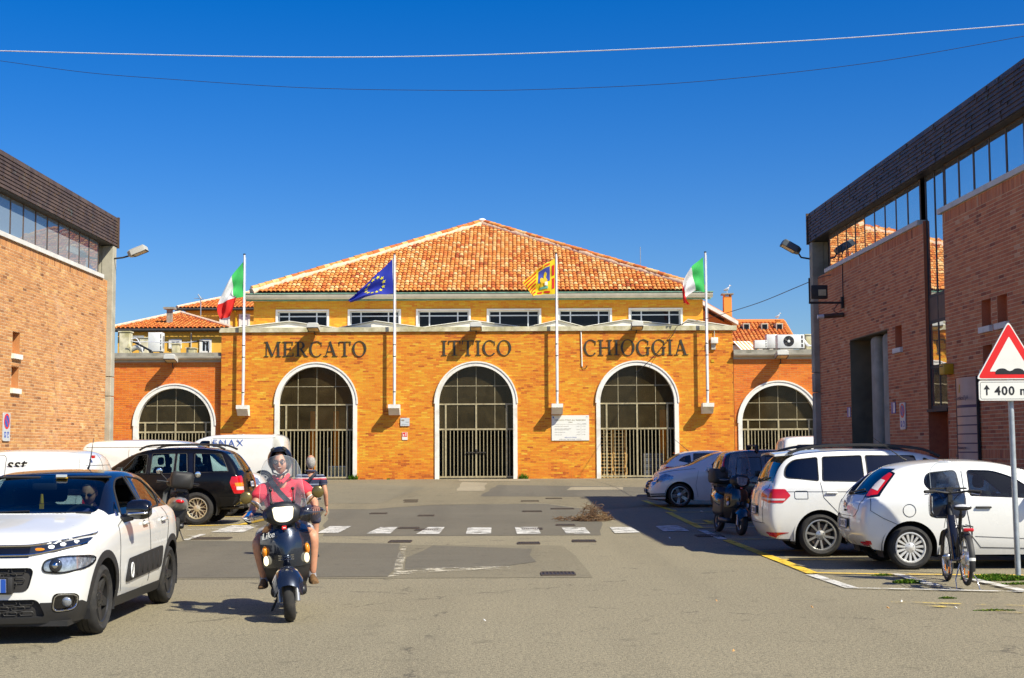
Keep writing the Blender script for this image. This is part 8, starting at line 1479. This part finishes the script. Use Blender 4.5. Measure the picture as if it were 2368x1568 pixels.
part('sunglasses', M['black'], dv, lambda m: (m.ell((.032, -.097, .008), (.026, .008, .017), 10, 6, HD), m.ell((-.032, -.097, .008), (.026, .008, .017), 10, 6, HD), m.tube([HD @ Vec(q) for q in ((-.078, 0, .012), (-.06, -.09, .012), (.06, -.09, .012), (.078, 0, .012))], .003, 5)), 60)
# ---- two parked scooters
p = gat(1712, 1238); ps = thing('motor_scooter', 'black scooter with top case parked between the brown car and the people carrier', 'scooter', p, R(10)); scooter(ps, M['scoot_dark'], False, True, True); ps.rotation_euler = (0, R(7), R(10))
ps2 = thing('motor_scooter', 'silver scooter with black top case half hidden behind the white hatchback', 'scooter', (-5.05, 22.9, 0), R(195)); scooter(ps2, M['scoot_silver'], False, False, True); ps2.location = (-6.52, 26.5, .04); ps2.rotation_euler = (0, R(-6), R(197))
# ------------------------------------------------------------------ folding electric bicycle seen from behind
bk = thing('electric_bicycle', 'black electric bicycle with clear screen and front bag beside the white hatchback', 'bicycle', (5.29, 16.32, 0), R(-6))
M['bag'] = mat('bag_vinyl', (.012, .022, .05), .18, coat=.5, var=.2); M['orange_refl'] = mat('spoke_reflector', (.80, .22, .01), .3); M['steel'] = mat('polished_steel', (.55, .56, .58), .2, .9, var=.1); M['saddle_grey'] = mat('saddle_grey', (.55, .55, .55), .5)
def bwheel(y, z, r, hub):
    T = Mat.Translation((0, y, z)) @ Mat.Rotation(R(90), 4, 'Y'); o = part('wheel', M['rubber'], bk, lambda m: m.tube([(0, y + (r - .022) * math.cos(a), z + (r - .022) * math.sin(a)) for a in [2 * PI * i / 40 for i in range(40)]], .024, 8, False, True), 60)
    part('rim', M['steel'], o, lambda m: m.lathe([(r - .043, -.013), (r - .056, -.010), (r - .056, .010), (r - .043, .013), (r - .043, -.013)], 40, T), 50)
    for i in range(20): a = i * 2 * PI / 20; q = (-1) ** i; part('spoke', M['steel'], o, lambda m: m.cyl((q * .03, y + hub * .9 * math.cos(a + .5 * q), z + hub * .9 * math.sin(a + .5 * q)), (0, y + (r - .055) * math.cos(a), z + (r - .055) * math.sin(a)), .0016, 4), 0)
    part('hub', M['steel'], o, lambda m: m.lathe([(.012, -.06), (hub * .5, -.055), (hub, -.035), (hub * 1.02, 0), (hub, .035), (hub * .5, .055), (.012, .06)], 20, T), 40)
    for a in (4.2, 5.4): part('reflector', M['orange_refl'], o, lambda m: m.box((.0, y + r * .62 * math.cos(a), z + r * .62 * math.sin(a)), (.012, .03, .08)), 0)
    return o
bwheel(0, .345, .30, .10); bwheel(1.10, .30, .30, .035)
blk = M['trim']
part('battery_tube', M['gloss_black'], bk, lambda m: m.loft([[(.055 * x, y + .07 * yy, z) for x, yy in rp([(-1, -1), (1, -1), (1, 1), (-1, 1)], .5)] for y, z in ((.50, .30), (.62, .55), (.80, .83))]), 50)
part('frame', blk, bk, lambda m: (m.tube([(0, .86, .95), (0, .80, .80), (0, .52, .30)], .03, 10), m.tube([(0, .50, .28), (0, .22, .86)], .022, 10), m.tube([(.05, 0, .345), (.045, .48, .30)], .013, 8), m.tube([(-.05, 0, .345), (-.045, .48, .30)], .013, 8), m.tube([(.05, 0, .345), (.03, .30, .70)], .010, 8), m.tube([(-.05, 0, .345), (-.03, .30, .70)], .010, 8), m.tube([(0, .56, .42), (0, .34, .60)], .02, 8)), 60)
part('fork', blk, bk, lambda m: (m.tube([(.05, 1.10, .30), (.05, .96, .62), (0, .93, .66)], .015, 8), m.tube([(-.05, 1.10, .30), (-.05, .96, .62), (0, .93, .66)], .015, 8), m.tube([(0, .94, .64), (0, .84, .98)], .022, 8)), 60)
part('stem', blk, bk, lambda m: (m.cyl((0, .85, .96), (0, .78, 1.12), .02, 8), m.box((0, .80, 1.03), (.05, .05, .09)), m.box((.02, .785, .98), (.03, .02, .05))), 40)
part('handlebar', blk, bk, lambda m: m.tube(smooth_path([(-.32, .64, 1.115), (-.20, .70, 1.12), (-.06, .77, 1.10), (.06, .77, 1.10), (.20, .70, 1.12), (.32, .64, 1.115)]), .012, 8), 60)
for s_ in (-1, 1):
    part('grip', M['rubber'], bk, lambda m: m.cyl((s_ * .20, .70, 1.12), (s_ * .335, .63, 1.114), .020, 10), 50); part('brake_lever', M['steel'], bk, lambda m: m.tube([(s_ * .19, .73, 1.11), (s_ * .25, .74, 1.09), (s_ * .33, .68, 1.075)], .007, 6), 60)
    part('brake_cable', M['wire'], bk, lambda m: m.tube(smooth_path([(s_ * .18, .74, 1.11), (s_ * .10, .86, 1.06), (s_ * .03, .90, .9), (s_ * .05, .96, .66)]), .004, 4), 60)
part('seat_post', blk, bk, lambda m: m.cyl((0, .24, .80), (0, .19, .93), .014, 8), 50)
sa = part('saddle', blk, bk, lambda m: m.loft([[(hw * math.cos(a), y, zc + hh * math.sin(a)) for a in [2 * PI * i / 12 for i in range(12)]] for y, hw, hh, zc in ((.06, .05, .02, .945), (.09, .105, .035, .945), (.16, .10, .035, .94), (.26, .05, .03, .94), (.36, .025, .02, .935))]), 60); part('saddle_top', M['saddle_grey'], sa, lambda m: m.loft([[(hw * math.cos(a), y, zc + max(0, hh * math.sin(a))) for a in [2 * PI * i / 12 for i in range(12)]] for y, hw, hh, zc in ((.055, .045, .02, .957), (.09, .095, .03, .955), (.16, .09, .03, .95), (.24, .045, .025, .95))]), 60)
part('carrier', blk, bk, lambda m: (m.tube([(-.06, .25, .735), (-.06, -.12, .735), (0, -.17, .735), (.06, -.12, .735), (.06, .25, .735)], .006, 6), m.tube([(0, .25, .735), (0, -.17, .735)], .005, 5), m.tube([(-.05, 0, .35), (-.07, -.08, .73)], .005, 5), m.tube([(.05, 0, .35), (.07, -.08, .73)], .005, 5)), 60); part('rear_light', M['tail_red'], bk, lambda m: m.rbox((0, -.175, .70), (.12, .03, .04), .012), 50)
for y, z, a0, a1 in ((0, .345, 40, 200), (1.10, .30, 20, 150)): part('mudguard', blk, bk, lambda m: m.grid(lambda a, c: ((-.035 + .07 * a), y + (.325 + .012 * math.sin(PI * a)) * math.cos(R(a0 + (a1 - a0) * c)), z + (.325 + .012 * math.sin(PI * a)) * math.sin(R(a0 + (a1 - a0) * c))), 6, 18), 60)
part('mudguard_band', M['sign_white'], bk, lambda m: m.grid(lambda a, c: ((-.037 + .074 * a), (.328 + .012 * math.sin(PI * a)) * math.cos(R(172 + 6 * c)), .345 + (.328 + .012 * math.sin(PI * a)) * math.sin(R(172 + 6 * c))), 6, 2), 60)
part('crank', M['steel'], bk, lambda m: (m.cyl((-.07, .50, .29), (.07, .50, .29), .02, 8), m.tube([(-.075, .50, .29), (-.08, .46, .13)], .011, 6), m.tube([(.075, .50, .29), (.08, .54, .45)], .011, 6), m.lathe([(.085, 0), (.06, .002)], 20, Mat.Translation((.06, .50, .29)) @ Mat.Rotation(R(90), 4, 'Y'))), 40)
for s_, y, z in ((-1, .46, .13), (1, .54, .45)): part('pedal', blk, bk, lambda m: m.rbox((s_ * .13, y, z), (.10, .08, .025), .006), 40)
part('double_stand', M['steel'], bk, lambda m: (m.tube([(-.03, .22, .28), (-.12, .02, .12), (-.13, -.08, .006), (-.06, -.06, .006)], .007, 6), m.tube([(.03, .22, .28), (.12, .02, .12), (.13, -.08, .006), (.17, -.06, .006)], .007, 6)), 60)
part('front_bag', M['bag'], bk, lambda m: m.loft([[(hw * x, y, z0 + hh * z) for x, z in rp([(-1, 0), (1, 0), (1, 1), (-1, 1)], .3)] for y, hw, hh, z0 in ((.88, .19, .30, .80), (.90, .21, .33, .78), (1.08, .21, .33, .78), (1.11, .18, .28, .80))]), 60); part('bag_piping', M['alu'], bk, lambda m: m.tube([(-.20, .885, 1.05), (-.20, .885, .86), (-.15, .885, .80), (-.03, .885, .80)], .005, 5), 60)
def scf(a, c): s_ = -1 + 2 * a; hw = .205 * (1 - .0 * c) * (1 if c < .45 else math.sqrt(max(.001, 1 - ((c - .45) / .56) ** 2.6))); return (s_ * hw, .86 + .10 * c + .05 * s_ * s_ * hw / .2, 1.15 + .33 * c)
ws_ = part('windscreen', M['screen'], bk, lambda m: m.grid(scf, 14, 16), 60); part('screen_edge', M['screen_rim'], ws_, lambda m: m.tube([scf(0, i / 20) for i in range(20)] + [scf(1, 1 - i / 20) for i in range(1, 21)], .003, 5), 60); part('screen_bracket', blk, bk, lambda m: (m.box((0, .84, 1.15), (.42, .015, .02)), m.box((0, .82, 1.14), (.08, .05, .05))), 0)
# ------------------------------------------------------------------ road sign
sg = thing('road_sign', 'triangular uneven road warning sign with a 400 m plate on a grey post', 'road sign', (6.43, 17.81, 0), world=True)
part('post', M['galv'], sg, lambda m: m.tube([(6.43, 17.81, 0), (6.40, 17.81, 3.2)], .036, 12), 50)
def tri(r_, k=.04): return rp([(r_ * math.cos(a), r_ * math.sin(a)) for a in (PI / 2, PI / 2 + 2 * PI / 3, PI / 2 + 4 * PI / 3)], k)
c_ = at(2333, 832, 17.72); ST = frame((c_.x, 17.735, c_.z), (1, 0, 0), (0, 0, 1)); RB = .50
tp = part('warning_triangle', M['sign_white'], sg, lambda m: m.prism(tri(RB, .055), 0, .022, ST), 0); part('red_border', M['sign_red'], tp, lambda m: m.prism(tri(RB * .945, .05), .0222, .0236, ST), 0); part('white_field', M['sign_white'], tp, lambda m: m.prism(tri(RB * .60, .015), .0238, .0252, ST), 0); part('sign_back', M['alu'], tp, lambda m: m.prism(tri(RB * .99, .05), -.006, -.0005, ST), 0)
bump_ = [(-.185, -.185), (-.185, -.15), (-.16, -.125)] + [(-.10 + .06 * math.cos(a), -.135 + .025 * math.sin(a)) for a in [PI * .8 - i * PI * .6 / 6 for i in range(7)]] + [(-.03, -.137), (0, -.145), (.03, -.137)] + [(.10 + .06 * math.cos(a), -.135 + .025 * math.sin(a)) for a in [PI * .8 - i * PI * .6 / 6 for i in range(7)]] + [(.16, -.125), (.185, -.15), (.185, -.185)]
part('bump_symbol', M['sign_black'], tp, lambda m: m.prism(bump_, .0254, .0264, ST), 0)
pc = at(2333, 903, 17.72); PT = frame((pc.x, 17.735, pc.z), (1, 0, 0), (0, 0, 1)); pw, ph_ = .39, .128
dp = part('distance_plate', M['sign_white'], sg, lambda m: m.prism(rp([(-pw, -ph_), (pw, -ph_), (pw, ph_), (-pw, ph_)], .03), 0, .02, PT), 0)
part('plate_border', M['sign_black'], dp, lambda m: m.tube([PT @ Vec((x, y, .0205)) for x, y in rp([(-pw + .02, -ph_ + .02), (pw - .02, -ph_ + .02), (pw - .02, ph_ - .02), (-pw + .02, ph_ - .02)], .025)], .0025, 4, False, True), 60)
part('arrow', M['sign_black'], dp, lambda m: (m.prism([(-.30, -.06), (-.28, -.06), (-.28, .02), (-.30, .02)], .0202, .0215, PT), m.prism([(-.33, .015), (-.25, .015), (-.29, .075)], .0203, .0217, PT)), 0)
inst('lettering', text_mesh('400 m', .155, .001, 'LEFT', M['sign_black'], 0, 1.15, .004), dp, T=PT @ Mat.Translation((-.19, -.055, .0212)))
part('clamp', M['galv'], sg, lambda m: [m.bx(6.36, 6.47, 17.745, 17.78, z, z + .03) for z in (2.72, 2.98, 2.36)], 0)
# ------------------------------------------------------------------ weeds, brushwood, litter
t = NT('weed_leaf'); a_ = t.n('Attribute', attribute_name='rnd').outputs['Fac']; cl_ = t.ramp(a_, [(0, (.035, .085, .012)), (.6, (.09, .20, .02)), (1, (.22, .26, .04))]); b_ = t.n('BsdfDiffuse'); t.set(b_.inputs[0], cl_); tl_ = t.n('BsdfTranslucent'); t.set(tl_.inputs[0], cl_); mx_ = t.n('MixShader'); mx_.inputs[0].default_value = .3; t.set(mx_.inputs[1], b_.outputs[0]); t.set(mx_.inputs[2], tl_.outputs[0]); t.t.links.new(mx_.outputs[0], t.out.inputs[0]); M['weed'] = t.m
def weeds(name, label, cx, cy, rx, ry, n, h, kind=None, tilt=.5):
    m = MB(); z = gz(cy)
    for i in range(n):
        r_ = math.sqrt(random.random()); a = random.uniform(0, 2 * PI); x, y = cx + rx * r_ * math.cos(a), cy + ry * r_ * math.sin(a); hh = h * random.uniform(.4, 1.) * (1.15 - r_ * .7); d = random.uniform(0, 2 * PI); dx, dy = math.cos(d), math.sin(d); w_ = random.uniform(.008, .02) * (1 + h); lean = random.uniform(.1, tilt) * hh
        m.ri = random.uniform(.02, 1); m.add([(x - dy * w_ * .4, y + dx * w_ * .4, z), (x + dy * w_ * .4, y - dx * w_ * .4, z), (x + dx * lean * .5 + dy * w_, y + dy * lean * .5 - dx * w_, z + hh * .6), (x + dx * lean, y + dy * lean, z + hh), (x + dx * lean * .5 - dy * w_, y + dy * lean * .5 + dx * w_, z + hh * .6)], [(0, 1, 2, 4), (4, 2, 3)])
    return tag(m.build(name, M['weed'], None, 0), label, 'weed', None, kind)
weeds('weeds', 'low green weeds beside the foot of the sign post', 6.05, 17.55, .42, .24, 1500, .085, 'stuff', 1.2); weeds('weeds', 'sparse weed strip by the frame edge past the sign post', 6.25, 16.9, .35, .07, 260, .05, 'stuff', 1.2)
p = gat(2100, 1348); weeds('weeds', 'small weed tuft on the white bay line', p.x, p.y, .20, .08, 380, .06, 'stuff', 1.2); p = gat(2042, 1331); weeds('weeds', 'small weed tuft at the yellow bay line', p.x, p.y, .16, .05, 160, .04, 'stuff', 1.2); p = gat(2190, 1384); weeds('weeds', 'moss in the crack before the bicycle', p.x, p.y, .10, .04, 120, .03, 'stuff', 1.)
p = gat(2300, 1412); weeds('weeds', 'moss along the crack at the lower right', p.x, p.y, .22, .03, 120, .025, 'stuff', 1.)
for u, v, lab in ((834, 1106, 'weed clump growing at the foot of the left arch pier'), (1209, 1104, 'weed clump growing at the foot of the middle arch pier'), (905, 1107, 'tiny weed at the foot of the wall below the red sign')): p = gat(u, v); weeds('weed_clump', lab, p.x, FY - .18, .22 if u != 905 else .06, .08, 90 if u != 905 else 20, .32 if u != 905 else .12, None, .8)
M['twig'] = mat('dry_twig', (.13, .065, .03), .9, var=.5, vs=20); M['twig2'] = mat('pale_twig', (.24, .15, .07), .9, var=.4, vs=20)
hp = thing('brushwood_heap', 'heap of dry brown branches lying at the edge of the shadow', 'branches', gat(1372, 1210), world=True); c_ = gat(1372, 1205)
for k in range(2):
    def f(m):
        for i in range(230 if k == 0 else 110):
            far = random.random() < .14; a = random.uniform(0, 2 * PI); r_ = random.random() ** .6
            o_ = Vec((c_.x + (random.uniform(-.85, -.1) if far else .42 * r_ * math.cos(a)), c_.y + .30 * r_ * math.sin(a), gz(c_.y) + (.02 + .06 * random.random() if far else .40 * (1 - r_ * r_) * random.random() + .02)))
            d = Vec((random.uniform(-1, 1), random.uniform(-.7, .7), random.uniform(-.3, .45))).normalized() * random.uniform(.12, .30); q = Vec((random.uniform(-1, 1), random.uniform(-1, 1), random.uniform(-.3, 1))) * .07
            P = [o_ - d * .5, o_ + q, o_ + d * .5]
            for v in P: v.z = max(v.z, gz(c_.y) + .006)
            m.tube(smooth_path(P, 3), [.006, .006, .005, .005, .004, .003, .003][:7], 4, False)
    tag(part('twigs', M['twig'] if k == 0 else M['twig2'], hp, f, 60), kind='stuff')
# pallets, crates and a trolley inside the hall
M['wood'] = varmat('pallet_wood', [(0, (.56, .28, .07)), (.5, (.80, .46, .13)), (1, (.86, .58, .22))], grain=30)
px0, px1, py_ = 3.72, 4.92, FY + .75
m_ = MB()
for i, y in enumerate((0, .32, .64, .72)): pass
def pal(m):
    for y in (.05, .27, .49, .71): m.ri = random.uniform(.2, .9); m.bx(0, 1.2, y - .045, y + .045, .122, .144)
    for x in (.05, .6, 1.15):
        m.ri = random.uniform(.2, .9); m.bx(x - .05, x + .05, 0, .8, .10, .1215)
        for y in (.05, .4, .75): m.ri = random.uniform(.2, .9); m.bx(x - .05, x + .05, y - .045, y + .045, .022, .0995)
    for y in (.05, .4, .75): m.ri = random.uniform(.2, .9); m.bx(0, 1.2, y - .045, y + .045, 0, .0215)
pms = []
for _ in range(3): q = MB(); pal(q); pms.append(q.mesh('pallet', M['wood'], 0))
words_ = ['lowest', 'second', 'third', 'fourth', 'fifth', 'sixth', 'seventh', 'eighth', 'ninth', 'tenth', 'eleventh', 'twelfth', 'thirteenth', 'topmost']
for i in range(14):
    o = thing('pallet', 'wooden pallet behind the right gate, %s from the ground in its stack' % words_[i] if i not in (0, 13) else 'wooden pallet behind the right gate, %s of its stack' % words_[i], 'pallet', (px0 + random.uniform(-.03, .03), py_ + random.uniform(-.03, .03), GZ + .012 + i * .1465), R(random.uniform(-1, 1)), 'pallets stacked behind the right gate'); inst('pallet_boards', pms[i % 3], o)
M['crate_grey'] = mat('grey_crate', (.16, .17, .19), .6, var=.2)
for j, x in enumerate((5.85, 6.32)):
    for i in range(4):
        o = thing('plastic_crate', 'grey plastic crate, %s of the %s stack behind the right gate' % (('bottom', 'second', 'third', 'top')[i], ('inner', 'outer')[j]), 'crate', (x, FY + 1.1, GZ + .012 + i * .26), 0, 'grey crates behind the right gate')
        part('crate_body', M['crate_grey'], o, lambda m: (m.bx(-.2, .2, -.3, .3, 0, .03), m.bx(-.2, .2, -.3, -.27, .03, .06), m.bx(-.2, .2, -.3, -.27, .10, .13), m.bx(-.2, .2, -.3, -.27, .17, .25), m.bx(-.2, -.17, -.27, .3, .03, .25), m.bx(.17, .2, -.27, .3, .03, .25), *[m.bx(q - .02, q + .02, -.2995, -.271, .06, .17) for q in (-.17, 0, .17)]), 0)
o = thing('trolley', 'wire trolley with pale boxes standing behind the left gate', 'trolley', (-7.6, FY + .9, GZ), world=True); x, y = -7.55, FY + .9
part('trolley_frame', M['galv'], o, lambda m: (m.tube([(x - .38, y, GZ + .1), (x - .38, y, GZ + 1.35), (x + .38, y, GZ + 1.35), (x + .38, y, GZ + .1)], .02, 6), m.tube([(x - .38, y + .7, GZ + .1), (x - .38, y + .7, GZ + .5), (x + .38, y + .7, GZ + .5), (x + .38, y + .7, GZ + .1)], .02, 6), m.bx(x - .4, x + .4, y - .05, y + .75, GZ + .12, GZ + .16), *[m.bx(x - .4 + .1 * i, x - .385 + .1 * i, y - .04, y - .03, GZ + .16, GZ + .55) for i in range(9)]), 50)
for s_ in (-1, 1): part('castor', M['rubber'], o, lambda m: (m.cyl((x + s_ * .33, y - .02, GZ + .06), (x + s_ * .33, y + .02, GZ + .06), .055, 10), m.cyl((x + s_ * .33, y + .68, GZ + .06), (x + s_ * .33, y + .72, GZ + .06), .055, 10)), 50)
M['box_cream'] = mat('cream_box', (.62, .56, .28), .7)
for i, (dx, dz, lab) in enumerate(((-.18, .17, 'cream box on the left side of the wire trolley'), (.18, .17, 'cream box on the right side of the wire trolley'))):
    b = thing('foam_box', lab, 'box', (x + dx, y + .3, GZ + dz), world=True, group='boxes on the wire trolley'); part('box_body', M['box_cream'], b, lambda m: m.rbox((x + dx, y + .3, GZ + dz + .17), (.33, .5, .34), .02), 40); part('box_lid', M['sign_white'], b, lambda m: m.rbox((x + dx, y + .3, GZ + dz + .37), (.35, .52, .05), .015), 40)
M['litter_white'] = mat('paper_scrap', (.74, .73, .70), .8); M['litter_orange'] = mat('cigarette_end', (.62, .32, .10), .8)
for u, v, mm, lab in ((1622, 1185, 'litter_white', 'white paper scrap in the shaded bay'), (2084, 1395, 'litter_white', 'white scrap on the asphalt before the bicycle'), (1656, 1394, 'litter_orange', 'orange cigarette end in mid asphalt'), (1877, 1409, 'litter_orange', 'orange cigarette end below the white bay line'), (2053, 1411, 'litter_orange', 'orange cigarette end near the lower right crack'), (1695, 1511, 'litter_orange', 'orange leaf on the near asphalt'), (1548, 1247, 'litter_white', 'white scrap at the edge of the long shadow'), (2210, 1411, 'litter_white', 'white scrap by the mossy crack'), (1120, 1440, 'litter_white', 'pale scrap on the near asphalt')):
    p = gat(u, v); s_ = p.y / 1900; o = thing('litter', lab, 'litter', p, random.uniform(0, 3), 'litter on the asphalt'); part('scrap', M[mm], o, lambda m: m.add([(-2.2 * s_, -s_, .018), (2.2 * s_, -s_ * .6, .02), (1.8 * s_, s_, .03 + s_), (-1.6 * s_, s_ * .8, .022), (0, 0, .028 + s_)], [(0, 1, 4), (1, 2, 4), (2, 3, 4), (3, 0, 4)]), 0)
